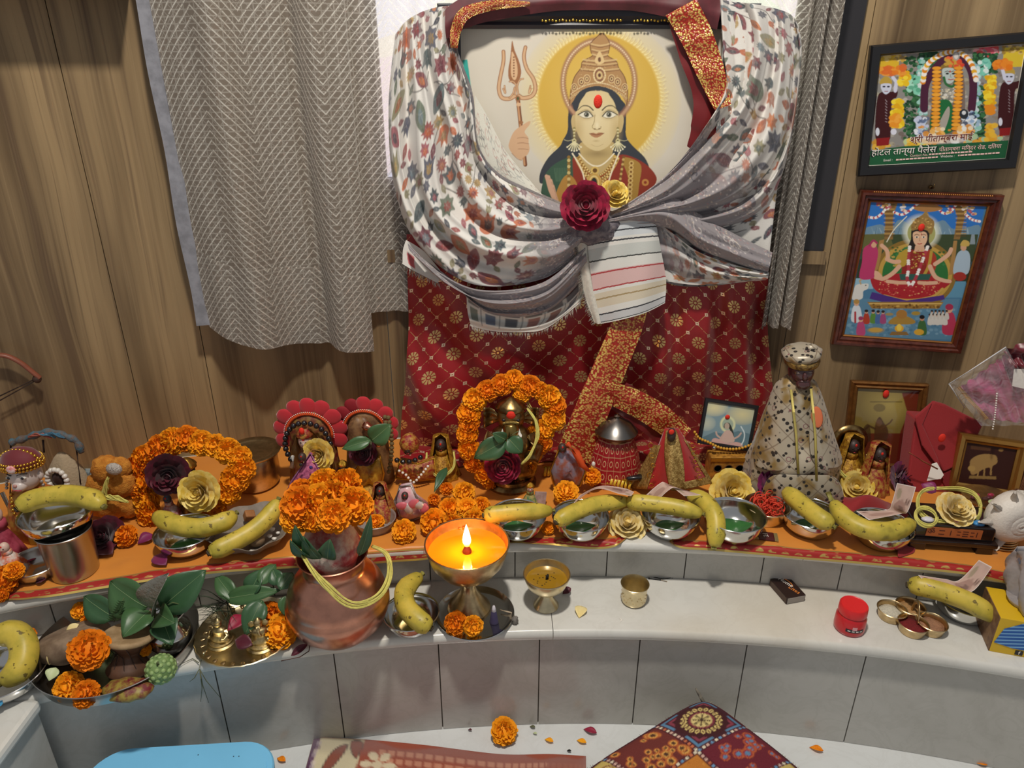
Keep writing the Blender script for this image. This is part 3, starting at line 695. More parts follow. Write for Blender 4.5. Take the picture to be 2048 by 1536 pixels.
def floral_canvas(w, h, seed, paisley=None, border=0, res=1.0):
    c = Canvas(0, 0, w, h, res, 'd9d6d0'); r = random.Random(seed); c.noise(.03, 30, seed)
    cols = ['a2552f', 'b9643a', '7a3640', '6b2f3f', '3d4a52', '46565a', '4c4f60', '8a8564', '8f3b3a', '6f7f86', '9a4f5a', 'a88a52', '5d6a58', 'c47a4c', '353c4a']
    for k in range(int(w*h/5200)):
        x, y = r.uniform(0, w), r.uniform(0, h); L = [(x, y)]; a = r.uniform(0, 6.3)
        for i in range(5): a += r.uniform(-.7, .7); L.append((L[-1][0]+16*math.cos(a), L[-1][1]+16*math.sin(a)))
        c.line(L, 2.0, '5a5450', .9, 24)
    pts = []
    for k in range(int(w*h/60)):
        x, y = r.uniform(0, w), r.uniform(0, h); rr = r.choice([9, 12, 15, 19, 22, 26])
        if all((x-p)**2+(y-q)**2 > (rr+s)**2*0.52 for p, q, s in pts):
            pts.append((x, y, rr)); kind = r.choice([0, 0, 1, 1, 2, 3]) if rr > 10 else r.choice([1, 1, 2]); a = r.uniform(0, 6.3); col = r.choice(cols)
            L = [(x+px*math.cos(a)-py*math.sin(a), y+px*math.sin(a)+py*math.cos(a)) for px, py in leaf_shape(kind, rr)]
            c.poly(L, col, .92, 40 if kind != 3 else 0)
            if rr > 12: c.poly([(x+.5*(p-x)+2, y+.5*(q-y)) for p, q in L], r.choice(cols), .75, 30)
            c.line([(x-rr*.8*math.sin(a)*-1*.0, y), (L[0][0], L[0][1])], 1.0, '4a3a3a', .5)
            for q in range(5):
                b = r.uniform(-.8, .8); c.line([(x+rr*.7*math.cos(a+q*1.26), y+rr*.7*math.sin(a+q*1.26)), (x, y)], .7, 'd9cfc4', .22)
    if paisley:
        x0, x1 = paisley; P = paisley_canvas(w, h, seed+5, res)
        X = (np.arange(c.w)*res)[None, :]+14*np.sin(np.arange(c.h)*res/17.0)[:, None]; m = np.clip((X-x0)/(x1-x0), 0, 1)[..., None]; c.a = c.a*(1-m)+P.a*m
    if border:
        B = paisley_canvas(w, h, seed+9, res); B.a *= .55; n = int(border/res); c.a[:n] = B.a[:n]; c.a[n:n+2] = .06
    return c
def paisley_canvas(w, h, seed, res=1.0):
    c = Canvas(0, 0, w, h, res, '8d878a'); r = random.Random(seed); c.noise(.10, 26, seed)
    for k in range(int(w*h/900)):
        x, y, q, a = r.uniform(0, w), r.uniform(0, h), r.uniform(7, 15), r.uniform(0, 6.3); col = r.choice(['b7a9a6', 'c6bcb8', '6d6670', '9c7f80', 'b08f88', '5a5964', '7d8794', 'd3cbc6'])
        L = [(x+q*t*math.cos(a+t*5.2), y+q*t*math.sin(a+t*5.2)) for t in np.linspace(.12, 1.1, 9)]
        c.line(L, 3.0, col, .8, 26, w2=1.5); c.line(L, 1.1, r.choice(['ded6d0', '4d4a54']), .8, 26)
        for i in range(7):
            b = a+i*.9; c.ell(x+q*1.15*math.cos(b), y+q*1.15*math.sin(b), 1.7, 1.7, r.choice(['d8cfca', '5c5560', 'a87d7c', 'c9b7a2']), .85)
    for k in range(int(w*h/160)): c.ell(r.uniform(0, w), r.uniform(0, h), r.uniform(.8, 1.8), r.uniform(.8, 1.8), r.choice(['d4ccc8', '55525c', '9c7a78', 'b7b2ae']), .6)
    return c
SHAWL = Mvc('woven_shawl', 0.85, bump=0.25, bs=700, sheen=0.25)
shawl = thing('draped_shawl', 'white floral shawl with paisley ends knotted over the painting', 'shawl', tuple(pp(1180, 660)))
def drape(name, rails, offs, cvs, nu, nv, folds=(0, 0, 0, 0), swirl=0.0, par=shawl, mat=SHAWL, edge=0.0):
    """folds = (count, amplitude, phase, taper): ridges running along the rails"""
    U, Vv, O = loft(rails, nu, nv, offs); S, T = np.meshgrid(np.linspace(0, 1, nu), np.linspace(0, 1, nv), indexing='ij')
    n, amp, ph, tp = folds
    if n:
        w = S+0.06*np.sin(4.0*T+2*ph)+0.025*np.sin(11*T+9*S)
        f = np.sin(2*PI*n*w+ph); f = np.sign(f)*np.abs(f)**0.7; f2 = np.sin(2*PI*n*2.1*w+1.3*ph+2*T)
        O = O+amp*(f+0.35*f2)*(0.35+0.65*np.sin(PI*np.clip(T*.85+.12, 0, 1)))*np.clip(1-tp*(T-.7)/.3, 0.3, 1)
    if edge: O = O-edge*np.clip((S-.86)/.14, 0, 1)**2-edge*np.clip((.10-S)/.10, 0, 1)**2
    P = pp_np(U, Vv, O)
    L = (T*cvs.w*cvs.r*.998, S*cvs.h*cvs.r*.998)
    return sheet(name, P, mat, par, col=cvs.sample(*L)), P
LR = [[(925, 12), (914, 90), (945, 185), (958, 290), (1000, 348), (1080, 386), (1140, 412)], [(890, 12), (897, 110), (925, 220), (945, 320), (1005, 388), (1090, 418), (1148, 430)],
      [(860, 18), (866, 130), (888, 250), (920, 360), (1000, 430), (1090, 455), (1154, 445)], [(830, 30), (832, 150), (848, 290), (885, 410), (980, 480), (1090, 490), (1160, 462)],
      [(806, 48), (800, 180), (812, 330), (858, 450), (960, 530), (1090, 528), (1165, 480)], [(790, 70), (777, 215), (788, 370), (836, 490), (945, 568), (1085, 558), (1170, 498)]]
drape('floral_drape', LR, [.030, [.035, .04, .05, .06], [.035, .05, .065, .07], [.03, .05, .07, .075], [.02, .04, .06, .07], [.0, .015, .035, .05]], floral_canvas(640, 250, 4, (470, 540), 13), 210, 420, (3.4, .020, .4, .3), edge=.012)
drape('inner_flap', [[(950, 190), (976, 235), (1014, 305), (1080, 384)], [(950, 250), (980, 290), (1020, 345), (1085, 390)], [(952, 300), (985, 340), (1030, 372), (1090, 397)]], [.018, .024, .026],
      (lambda c: [c.line([(x+7*math.cos(a), y+7*math.sin(a)) for a in np.linspace(0, 5.6, 9)], 1.0, k, .9) for x, y, k in [(rnd.uniform(0, 200), rnd.uniform(0, 90), rnd.choice(['4a4a50', '8c6a60', 'b06a60', '6a7a80'])) for _ in range(70)]] and c)(Canvas(0, 0, 200, 90, .8, 'd2d0c4')), 50, 120)
drape('swag', [[(815, 486), (880, 545), (965, 580), (1085, 565), (1170, 492)], [(822, 505), (890, 566), (975, 598), (1090, 582), (1172, 510)], [(850, 520), (925, 582), (990, 614), (1095, 602), (1174, 528)], [(915, 566), (945, 606), (1000, 632), (1095, 622), (1176, 548)]],
      [[.03, .05, .06], [.045, .06, .07], [.04, .055, .06], [.02, .03, .045]], paisley_canvas(400, 120, 21), 80, 220, (2.2, .010, 1.2, 0), edge=.01)
drape('fringed_corner', [[(812, 480), (830, 490), (850, 505), (880, 540)], [(806, 500), (825, 520), (850, 535), (880, 556)], [(805, 528), (825, 540), (848, 552), (875, 566)]], [.012, .016, .02],
      Canvas(0, 0, 80, 60, 1, 'd8d5cf').poly([(12, 25), (30, 22), (34, 50), (18, 48)], 'b4555a'), 24, 36)
ck = Canvas(0, 0, 300, 110, 1, 'd5d2ca')
for i, x in enumerate(range(14, 300, 44)):
    ck.poly([(x, 40), (x+24, 40), (x+24, 78), (x, 78)], ['6f776a', '5e6a80', '4d5058', 'a0675a', '8a5c52', '6a6a74', '8e9a8c'][i % 7], .9)
    ck.poly([(x-6, 0), (x+28, 0), (x+28, 34), (x-6, 34)], ['5a5450', '6e6260', '554e58'][i % 3], .8)
    ck.line([(x+33, 30), (x+33, 90)], 2, '4a464c', .8)
drape('checked_end', [[(932, 575), (985, 612), (1060, 622), (1130, 596), (1176, 540)], [(935, 622), (985, 640), (1060, 645), (1130, 618), (1172, 575)], [(942, 652), (985, 662), (1050, 664), (1095, 655), (1160, 606)]], [.02, .03, .026], ck, 70, 180, (1.3, .007, .5, 0))
RR_ = [[(1440, 0), (1446, 100), (1450, 180), (1400, 268), (1335, 348), (1262, 402), (1212, 430)], [(1492, 6), (1500, 95), (1480, 205), (1420, 300), (1350, 372), (1275, 412), (1214, 436)], [(1540, 14), (1546, 115), (1522, 245), (1455, 345), (1375, 402), (1290, 426), (1216, 441)],
       [(1580, 28), (1586, 135), (1560, 285), (1490, 390), (1410, 432), (1310, 441), (1220, 447)], [(1597, 50), (1603, 120), (1580, 290), (1535, 410), (1450, 455), (1335, 456), (1224, 453)]]
drape('right_drape', RR_, [[.03, .035, .05, .06], [.035, .05, .065, .07], [.03, .05, .07, .075], [.02, .035, .055, .07], [.0, .01, .03, .055]], floral_canvas(600, 210, 11, (250, 330), 0), 190, 380, (3.2, .020, 2.1, .3), edge=.012)
drape('back_fall', [[(1445, 20), (1440, 200), (1410, 350), (1340, 450), (1318, 560)], [(1520, 30), (1515, 200), (1480, 350), (1430, 470), (1410, 570)], [(1600, 60), (1592, 200), (1562, 330), (1548, 430), (1534, 552)]], [.03, .03, .012], floral_canvas(560, 170, 17, None, 0), 100, 260, (2.5, .006, .3, 0))
drape('twisted_roll', [[(1205, 428), (1290, 402), (1345, 392), (1400, 428), (1470, 468), (1545, 505)], [(1210, 440), (1290, 425), (1345, 425), (1400, 465), (1470, 500), (1540, 530)], [(1222, 452), (1290, 452), (1345, 462), (1400, 500), (1470, 528), (1535, 550)]], [[.045, .05, .04], [.075, .085, .06], [.05, .05, .03]], paisley_canvas(380, 90, 33), 60, 220, (1.5, .007, .9, 0), edge=.012)
drape('lower_fold', [[(1310, 440), (1350, 470), (1400, 505), (1470, 530), (1538, 545)], [(1320, 490), (1360, 510), (1410, 535), (1470, 550), (1536, 556)], [(1318, 560), (1360, 572), (1420, 572), (1480, 565), (1532, 560)]], [.04, .05, .02], floral_canvas(300, 110, 41, (140, 10), 0), 60, 150, (1.8, .009, .2, 0))
# knot
m = MB().ell(pp(1185, 452, 0.055), (0.060, 0.03, 0.040), 24, 16, fn=lambda d: 1+.07*math.sin(7*math.atan2(d.x, d.z)+3*d.y))
m.build('knot', M('paisley_knot', '857d80', .9, col2='5c5660', vs=90, bump=.5, bs=200), shawl, world=True)
# striped end with its fringe
ts = NT('striped_shawl_end'); sx, sy, sz = ts.sep(ts.coord('UV')); col = ts.mix(0.0, lin('d9d8d2'), lin('d9d8d2'))
for a, b, h in ((.03, .17, 'c3cbd2'), (.24, .36, 'b9beba'), (.46, .62, 'd3a3a2'), (.66, .80, 'cdbfa2'), (.86, .97, 'b6b8bd')):
    col = ts.mix(sy.gt(a)*sy.lt(b)*0.75, col, lin(h))
wob = ts.noise(ts.comb(sx*30.0, sy*4.0, 0.0), 1.0, 2.0)*0.016
for a, h in ((.11, '2f3138'), (.20, '3a3b40'), (.355, '3c3e3c'), (.475, 'a8363a'), (.62, 'a8363a'), (.72, 'a08a60'), (.87, '26262a'), (.97, '26262a')):
    col = ts.mix(ts.step(((sy+wob)-(a+.008)).ab(), .0085, .005), col, lin(h))
ts.set(col=col, rough=.85, sheen=.2); ts.bump(ts.noise(ts.comb(sx*150.0, sy*150.0, 0.0), 1.0, 2.0), .3, .002)
SR = [[(1172, 456), (1178, 520), (1188, 590), (1200, 648)], [(1215, 446), (1222, 512), (1232, 580), (1240, 640)], [(1265, 440), (1272, 505), (1285, 570), (1290, 626)], [(1310, 436), (1322, 500), (1332, 560), (1330, 606)]]
U, Vv, O = loft(SR, 60, 80, [.06, .075, .07, .055]); S, T = np.meshgrid(np.linspace(0, 1, 60), np.linspace(0, 1, 80), indexing='ij')
O = O+.005*np.sin(9*S+3*T)*(1-.6*T)+.004*np.sin(5*T+14*S)*(1-T)
SP = pp_np(U, Vv, O); sheet('striped_end', SP, ts.mat, shawl, uv=np.stack([S, T], -1))
U, Vv, O = loft([[(1150, 462), (1160, 530), (1172, 600), (1188, 644)], [(1162, 456), (1170, 522), (1182, 592), (1196, 648)], [(1174, 454), (1180, 520), (1190, 590), (1202, 646)]], 16, 70, [.056, .064, .062])
FRB = M('shawl_fringe_wool', 'd4cfc3', .9, var=.15, vs=200)
sheet('side_band', pp_np(U, Vv, O), FRB, shawl)
def fringe(name, edge, d0, ln, n, r=0.0005, seed=1, parent=shawl, mat=FRB):
    g = random.Random(seed); m = MB(); E_ = [V3(p) for p in edge]
    for k in range(n):
        x = k/(n-1)*(len(E_)-1); j = min(int(x), len(E_)-2); p = E_[j].lerp(E_[j+1], x-j)
        d = V3(d0)+V3((g.uniform(-.35, .35), g.uniform(-.15, .05), g.uniform(-.25, .25))); d.normalize(); L = ln*g.uniform(.6, 1.25)
        m.tube([p-d*.002, p+d*L*.5+V3((g.uniform(-.001, .001), -.0006, 0)), p+d*L], [r*1.4, r, r*.4], 3)
    o = m.build(name, mat, parent, world=True); o['kind'] = 'stuff'; return o
fringe('fringe', [pp(u, v, .058) for u, v in ((1150, 462), (1158, 530), (1172, 600), (1190, 646))], (-.8, -.1, -.75), .010, 110, seed=2)
fringe('fringe', [pp(u, v, .028) for u, v in ((940, 650), (985, 661), (1050, 663), (1098, 653), (1162, 604))], (.05, -.1, -1), .013, 170, seed=3)
fringe('fringe', [pp(u, v, .018) for u, v in ((805, 526), (825, 539), (848, 551), (878, 566))], (-.15, -.1, -1), .012, 70, seed=4)
# ================================================================ red bridal veils below and around the painting
def mat_red(name, base='a2121b', base2='780d15', scale=1.0):
    t = NT(name); x, y, z = t.sep(t.coord('UV')); x = x*scale; y = y*scale
    A = 0.088
    def cell(px, py, ox, oy):
        a = (px/A+ox).fr()-0.5; b = (py/A+oy).fr()-0.5; return a*A, b*A
    # big flower motifs on a staggered lattice
    mask = None
    for ox, oy in ((0.0, 0.0), (0.5, 0.5)):
        a, b = cell(x, y, ox, oy); r = (a*a+b*b).sq(); th = t.math('ARCTAN2', b, a)
        pet = (th*5.0).cos().ab(); f = t.step(r, .0150, .0130)*t.step(r, .0045, .0060)*t.step(pet, .35, .62)
        core = t.step(r, .0034, .0024); f = f.mx(core); mask = f if mask is None else mask.mx(f)
    # square sequins
    sq = None
    for ox, oy in ((.5, .0), (.0, .5), (.25, .75), (.75, .25), (.27, .22), (.73, .78)):
        a, b = cell(x, y, ox, oy); d = a.ab().mx(b.ab()); f = t.step(d, .0038, .0033)*t.step(d, .0010, .0014); sq = f if sq is None else sq.mx(f)
    # diamond trellis of gold thread
    w = t.noise(t.comb(x*40.0, y*40.0, 0.0), 1.0, 2.0)*.02
    d1 = t.step((((x+y)/A+w).fr()-.5).ab(), .016, .006); d2 = t.step((((x-y)/A+w).fr()-.5).ab(), .016, .006)
    br = t.noise(t.comb(x*300.0, y*300.0, 0.0), 1.0, 1.0); tr = d1.mx(d2)*t.step(br, .42, .55)
    spk = t.step(t.vor(t.comb(x*170.0, y*170.0, 0.0), 1.0), .20, .12)*t.step(t.noise(t.comb(x*60.0, y*60.0, 2.0), 1.0, 2.0), .60, .66)
    gold = mask.mx(tr*.8).mx(spk)
    col = t.mix(t.noise(t.comb(x*7.0, y*7.0, 0.0), 1.0, 3.0), lin(base), lin(base2))
    col = t.mix(gold, col, lin('d9b878')); col = t.mix(sq, col, lin('f0d8b8'))
    al = gold.mx(sq)
    t.set(col=col, rough=0.42-al*0.14, metal=al*0.55, sheen=.15); t.bump(al, .35, .002)
    return t.mat
REDC = mat_red('red_sequin_veil')
tg = NT('gold_sequin_border'); x, y, z = tg.sep(tg.coord('UV')); vd = tg.vor(tg.comb(x*210.0, y*14.0, 0.0), 1.0); vc = tg.vor(tg.comb(x*210.0, y*14.0, 0.0), 1.0, 'Color')
edge = tg.step((y-.5).ab(), .26, .32); ln_ = tg.step(((y-.5).ab()-.44).ab(), .03, .01)
r_, g_, b_ = tg.sep(vc)
goldm = tg.step(vd, .60, .38)*(edge*.9+.30+r_*.35).mn(1.0)
tg.set(col=tg.mix(goldm, lin('9a2416'), lin('e6c46a')), metal=goldm*.45, rough=.30); tg.bump(vd*-1.0, .8, .002); GOLDB = tg.mat
veil = thing('red_veil', 'red sequinned veil with gold motifs covering the stand below the painting', 'veil', tuple(on_z(1180, 890, Z_UP)))
nu, nv = 260, 160; S, T = np.meshgrid(np.linspace(0, 1, nu), np.linspace(0, 1, nv), indexing='ij')
TL, TR_, BL, BR = (pp(812, 470), pp(1534, 470), on_z(806, 898, Z_UP+.004), on_z(1556, 878, Z_UP+.004))
lerp = lambda a, b, t: np.array(a)+(np.array(b)-np.array(a))*t[..., None]
P = (1-T[..., None])*lerp(TL, TR_, S)+T[..., None]*lerp(BL, BR, S)
d1 = S*7.2-T*2.6; d2 = S*9.0+T*3.2
left = np.clip(1-S/.45, 0, 1); right = np.clip((S-.5)/.3, 0, 1)
f = left*(.018*np.sin(2*PI*d1*.55)+.006*np.sin(2*PI*d1*1.3+1))+right*(.010*np.sin(2*PI*S*9+1.0*np.sin(2*T))+.005*np.sin(2*PI*(S*17+T)))+.010*np.sin(2*PI*(S*2.2+T*1.3))
f += .035*np.exp(-((S-.0)/.05)**2)*-1.0+.03*np.exp(-((S-1)/.04)**2)*-1.0
P[..., 1] -= f*np.clip(T*2.5, 0.3, 1)+.03*np.sin(PI*T)*np.sin(PI*S)**.5
P[..., 0] += .012*np.sin(2*PI*(S*3.5+T*.8))*T*left
UVr = np.stack([S*.84+.05*T*left, (1-T)*.50-.06*np.sin(2.6*S)], -1)
sheet('veil_cloth', P, REDC, veil, uv=UVr); VP = P
# the hem pools forward on the shelf behind the idols
n1 = 26; Bt = P[:, -1]; q = np.linspace(0, 1, n1); FW = np.array([on_z(800+770*i/(nu-1), 938+10*math.sin(i*.11)+6*math.sin(i*.043), Z_UP+.005) for i in range(nu)])
H = Bt[:, None]*(1-q)[None, :, None]+FW[:, None]*q[None, :, None]; SS, QQ = np.meshgrid(np.linspace(0, 1, nu), q, indexing='ij')
H[..., 2] = Z_UP+.006+(Bt[:, 2]-Z_UP-.006)[:, None]*(1-q)[None]+.010*np.sin(PI*QQ)*(1+np.sin(40*SS+3*QQ))*.5
sheet('pooled_hem', H, REDC, veil, uv=np.stack([SS*.84+.05*np.clip(1-SS/.45, 0, 1), -.06*np.sin(2.6*SS)-QQ*.12], -1))
def ribbon(name, path, w, mat, parent, n=60, off=.0, nw=9, depth=None, crease=0.0, wob=.002):
    """flat band along a pixel path; w px across; depth(k) gives a y plane"""
    C_ = cr([q[:2] for q in path], n); D = np.interp(np.linspace(0, 1, n), np.linspace(0, 1, len(path)), [q[2] for q in path])
    Wd = np.interp(np.linspace(0, 1, n), np.linspace(0, 1, len(w)), w) if hasattr(w, '__len__') else np.full(n, w)
    t = np.gradient(C_, axis=0); t /= np.linalg.norm(t, axis=1)[:, None]; nn = np.stack([-t[:, 1], t[:, 0]], 1)
    P = np.zeros((n, nw, 3)); uv = np.zeros((n, nw, 2)); L = 0
    for i in range(n):
        if i: L += np.linalg.norm(C_[i]-C_[i-1])*.00115
        for j in range(nw):
            a = j/(nw-1)-.5; q = C_[i]+nn[i]*a*Wd[i]; p = on_y(q[0], q[1], D[i]-crease*(1-abs(2*a))-wob*math.sin(i*.35+a*2)); P[i, j] = p; uv[i, j] = (L, a+.5)
    return sheet(name, P, mat, parent, uv=uv)
ribbon('gold_border', [(1278, 560, 1.425), (1258, 640, 1.418), (1218, 740, 1.405), (1180, 830, 1.392), (1146, 915, 1.382)], [52, 62, 66, 68, 70], GOLDB, veil, crease=.006)
ribbon('gold_border', [(1196, 776, 1.402), (1262, 802, 1.398), (1318, 834, 1.392), (1368, 876, 1.386)], [40, 52, 54, 44], GOLDB, veil, crease=.005)
ribbon('plain_edge', [(1236, 790, 1.408), (1290, 826, 1.402), (1345, 872, 1.395)], [60, 66, 60], M('plain_red_satin', '6d0f14', .4, sheen=.2), veil, crease=.003)
veil2 = thing('red_veil', 'red gold-bordered veil hung over the top and right side of the painting frame', 'veil', tuple(pp(1420, 280)))
PURP = M('dark_red_gauze', '5e1a24', .55, sheen=.3, var=.3, vs=40)  # gauze in one dark purplish red, varied at random
ypn = lambda u, v, off: pp(u, v, off).y
ribbon('gauze_top', [(880, 62, ypn(880, 62, .03)), (930, 26, ypn(930, 26, .03)), (1010, 12, ypn(1010, 12, .028)), (1120, 4, ypn(1120, 4, .026)), (1260, 4, ypn(1260, 4, .026)), (1360, 14, ypn(1360, 14, .03)), (1440, 30, ypn(1440, 30, .03))], [40, 60, 50, 34, 34, 52, 60], PURP, veil2, n=90, crease=.006)
ribbon('gold_border', [(908, 96, ypn(908, 96, .045)), (912, 60, ypn(912, 60, .045)), (932, 26, ypn(932, 26, .045)), (990, 10, ypn(990, 10, .04)), (1060, 8, ypn(1060, 8, .038))], [14, 22, 26, 20, 8], GOLDB, veil2, crease=.003)
ribbon('gold_border', [(1362, 14, ypn(1362, 14, .04)), (1392, 70, ypn(1392, 70, .042)), (1420, 140, ypn(1420, 140, .045)), (1446, 215, ypn(1446, 215, .05))], [70, 66, 58, 34], GOLDB, veil2, crease=.004)
ribbon('veil_fall', [(1352, 40, ypn(1352, 40, .03)), (1388, 110, ypn(1388, 110, .03)), (1420, 190, ypn(1420, 190, .032)), (1410, 260, ypn(1410, 260, .03)), (1385, 300, ypn(1385, 300, .022))], [30, 60, 70, 60, 26], M('plain_red_satin', '6d0f14', .4, sheen=.2), veil2, crease=.004)
# ================================================================ prop builders
def L_(u, v, dz=0.0): return on_z(u, v, Z_LO+dz)
ZC = Z_UP+0.0022                                   # top of the cloth on the upper shelf
def U_(u, v, dz=0.0): return on_z(u, v, ZC+dz)
STEEL = M('polished_steel', 'd2d2d0', 0.13, 1.0); STEEL_B = M('brushed_steel', 'b9b6b0', 0.28, 1.0, var=.12, vs=8)
BRASS = M('old_brass', 'd8be90', 0.32, 1.0, var=.25, vs=60); BRASS_P = M('pale_brass', 'e4d4ac', 0.30, 1.0, var=.15, vs=70)
COPPER = M('copper', 'd79a82', 0.28, 1.0, var=.22, vs=25); BRONZE = M('dark_bronze', 'ab8f5e', 0.34, 1.0, col2='6e5636', vs=50)
GOLD = M('gold_trim', 'd2a640', 0.3, 1.0, bump=.5, bs=900)
def mat_banana():
    t = NT('banana_peel'); p = t.coord(); n = t.noise(p, 28.0, 4.0, .6); s = t.noise(p, 90.0, 3.0, .6)
    c = t.mix(t.step(n, .35, .7), lin('ccb448'), lin('aa9c3a')); c = t.mix(t.step(s, .62, .68)*.8, c, lin('4a3a1e')); c = t.mix(t.step(t.noise(p, 14.0, 3.0, .7), .60, .72)*.6, c, lin('5f4a24'))
    t.set(col=c, rough=.42, spec=.4); return t.mat
BAN = mat_banana(); BANT = M('banana_dark_tip', '3a2f20', .8); BANS = M('banana_stem', '8f8a3c', .6, col2='5d5226', vs=80)
def banana(label, pts, r=0.0172, stem=False, group='bananas offered on the altar'):
    Q = [on_z(u, v, z) for u, v, z in pts]; base = sum(Q, V3())/len(Q); base.z = min(q.z for q in Q)-r
    th = thing('banana', label, 'banana', tuple(base), 0, group)
    n = 26; C_ = [V3(q)-base for q in cr([tuple(q) for q in Q], n)]
    prof = lambda t: (0.42+0.58*min(1, t/.16)**.6 if t < .16 else (0.30+0.70*min(1, (1-t)/.20)**.62 if t > .8 else 1.0))
    m = MB().tube(C_, [r*prof(i/(n-1)) for i in range(n)], 15, fn=lambda a, t: 1+.05*math.cos(5*a+.6)); m.build('peel', BAN, th)
    d0 = (C_[0]-C_[1]).normalized(); d1 = (C_[-1]-C_[-2]).normalized()
    MB().tube([C_[0]-d0*.001, C_[0]+d0*r*.18, C_[0]+d0*r*.24], [r*.40, r*.34, r*.12], 10).build('tip', BANT, th)
    if stem: MB().tube([C_[-1]-d1*.001, C_[-1]+d1*.012, C_[-1]+d1*.022+V3((0, 0, .003))], [r*.33, r*.24, r*.30], 9).build('stem', BANS, th)
    else: MB().tube([C_[-1]-d1*.001, C_[-1]+d1*r*.3, C_[-1]+d1*r*.34], [r*.30, r*.30, r*.2], 9).build('stem', BANS, th)
    return th
def bowl_prof(R, h, b=.68, th=.0012):
    o = [(0, 0), (R*b*.8, 0), (R*b, h*.06), (R*.90, h*.45), (R*.985, h*.85), (R, h), (R+.0016, h+.0006), (R+.0004, h+.0016), (R-th, h+.0004)]
    return o+[(R*.985-th, h*.85), (R*.90-th, h*.45), (R*b-th, h*.10), (R*b*.6, th+.0006), (0, th+.0006)]
def bowl(label, p, R, h, mat=STEEL, name='steel_bowl', cat='bowl', group=None, b=.68, n=48):
    return tag(MB().lathe(bowl_prof(R, h, b), n).build(name, mat, loc=tuple(p), sharp=50), label, cat, group)
# ---- marigolds
MARI = []
def mat_mari(name, a, b):
    t = NT(name); f = t.noise(t.coord(), 160.0, 3.0, .6); t.set(col=t.mix(t.step(f, .35, .65), lin(a), lin(b)), rough=.65, spec=.2, sss=.0); return t.mat
MM = [mat_mari('marigold_orange', 'fba81c', 'ea8410'), mat_mari('marigold_deep', 'f5951a', 'dd700c'), mat_mari('marigold_gold', 'fdb526', 'ef930f')]
CAL = M('green_calyx', '3f5a2a', .6)
def mari_mesh(seed, npet=120):
    g = random.Random(seed); m = MB(); m.ell((0, 0, 0), (.72, .72, .52), 12, 8)
    for i in range(npet):
        zz = 1-1.55*(i+.5)/npet; rr = math.sqrt(max(0, 1-zz*zz)); a = i*2.39996+g.uniform(-.2, .2); d = V3((rr*math.cos(a), rr*math.sin(a), zz*.80)).normalized()
        s = V3((-math.sin(a), math.cos(a), 0)); u = d.cross(s).normalized(); s = (s*math.cos(.5*g.uniform(-1, 1))+u*math.sin(.6*g.uniform(-1, 1))).normalized(); u = d.cross(s).normalized()
        w = g.uniform(.17, .27); L0, L1 = .55, g.uniform(.92, 1.08); sq = V3((1, 1, .78))
        f = lambda x, y, k: V3(((d*k+s*x+u*y).x, (d*k+s*x+u*y).y, (d*k+s*x+u*y).z*.78))
        c1, c2 = g.uniform(.03, .10), g.uniform(-.06, .06)
        vs = [f(-w*.4, 0, L0), f(w*.4, 0, L0), f(-w, c1, L0+(L1-L0)*.65), f(0, -c1, L0+(L1-L0)*.72), f(w, c1, L0+(L1-L0)*.65), f(-w*.75, c2+.05, L1*.97), f(-w*.25, -c2-.06, L1), f(w*.3, c2+.06, L1*1.01), f(w*.8, -c2-.03, L1*.95)]
        m.add(vs, [(0, 1, 3), (0, 3, 2), (1, 4, 3), (2, 3, 6, 5), (3, 7, 6), (3, 4, 8, 7)])
    return m.mesh('marigold_petals')
for q in range(3): MARI.append(mari_mesh(q+1))
MESHM = {}
def mari_me(k, j):
    if (k, j) not in MESHM:
        me = MARI[k].copy(); me.materials.clear(); me.materials.append(MM[j]); MESHM[(k, j)] = me
    return MESHM[(k, j)]
CALM = MB().lathe([(0, -1.05), (.22, -1.0), (.34, -.75), (.42, -.45), (.3, -.3)], 10).mesh('calyx_mesh'); CALM.materials.append(CAL)
def face_rot(d, spin=0.0):
    q = V3(d).to_track_quat('Z', 'Y'); return (q @ Quaternion((0, 0, 1), spin)).to_euler()
def marigold(label, p, r, d=(0, -.6, .8), k=None, j=None, parent=None, group='loose marigold heads', calyx=True, name='marigold_flower'):
    k = rnd.randrange(3) if k is None else k; j = rnd.randrange(3) if j is None else j
    o = link_mesh(name, mari_me(k, j), None, parent, tuple(p), face_rot(d, rnd.uniform(0, 6)), r)
    if parent is None: tag(o, label, 'flower', group)
    if calyx: link_mesh('calyx', CALM, None, o)
    return o
# ---- roses
def rose_mesh(seed=1, rings=((3, .16, .95, .06), (4, .30, .95, .12), (5, .46, .90, .22), (6, .62, .80, .36), (7, .80, .62, .55), (7, .98, .36, .75))):
    g = random.Random(seed); m = MB()
    m.ell((0, 0, .30), (.20, .20, .5), 10, 6)
    for ri, (n, R, top, flare) in enumerate(rings):
        for i in range(n):
            a0 = 2*PI*(i+.5*(ri % 2))/n+g.uniform(-.15, .15); aw = PI/n*1.35; P = []
            hh = top*g.uniform(.92, 1.08); cu = g.uniform(.04, .14)
            for ti in range(8):
                row = []
                for ai in range(9):
                    x = ai/4-1; t = ti/7*(1-.30*abs(x)**2.6); w = aw*(.45+.55*math.sin(PI*(.15+.45*t))); a = a0+x*w
                    rr = R*(.25+.75*t**.7)*(1-.10*(1-abs(x)))+flare*.18*t*t+(cu*.5*(t**4)); z = hh*(t**.85)*(1-.16*x*x*t)+.03*math.sin(6*x+seed+i)*t
                    row.append(V3((rr*math.cos(a), rr*math.sin(a), z)))
                P.append(row)
            m.grid(P)
    return m.mesh('rose_petals')
ROSE = [rose_mesh(1), rose_mesh(2)]
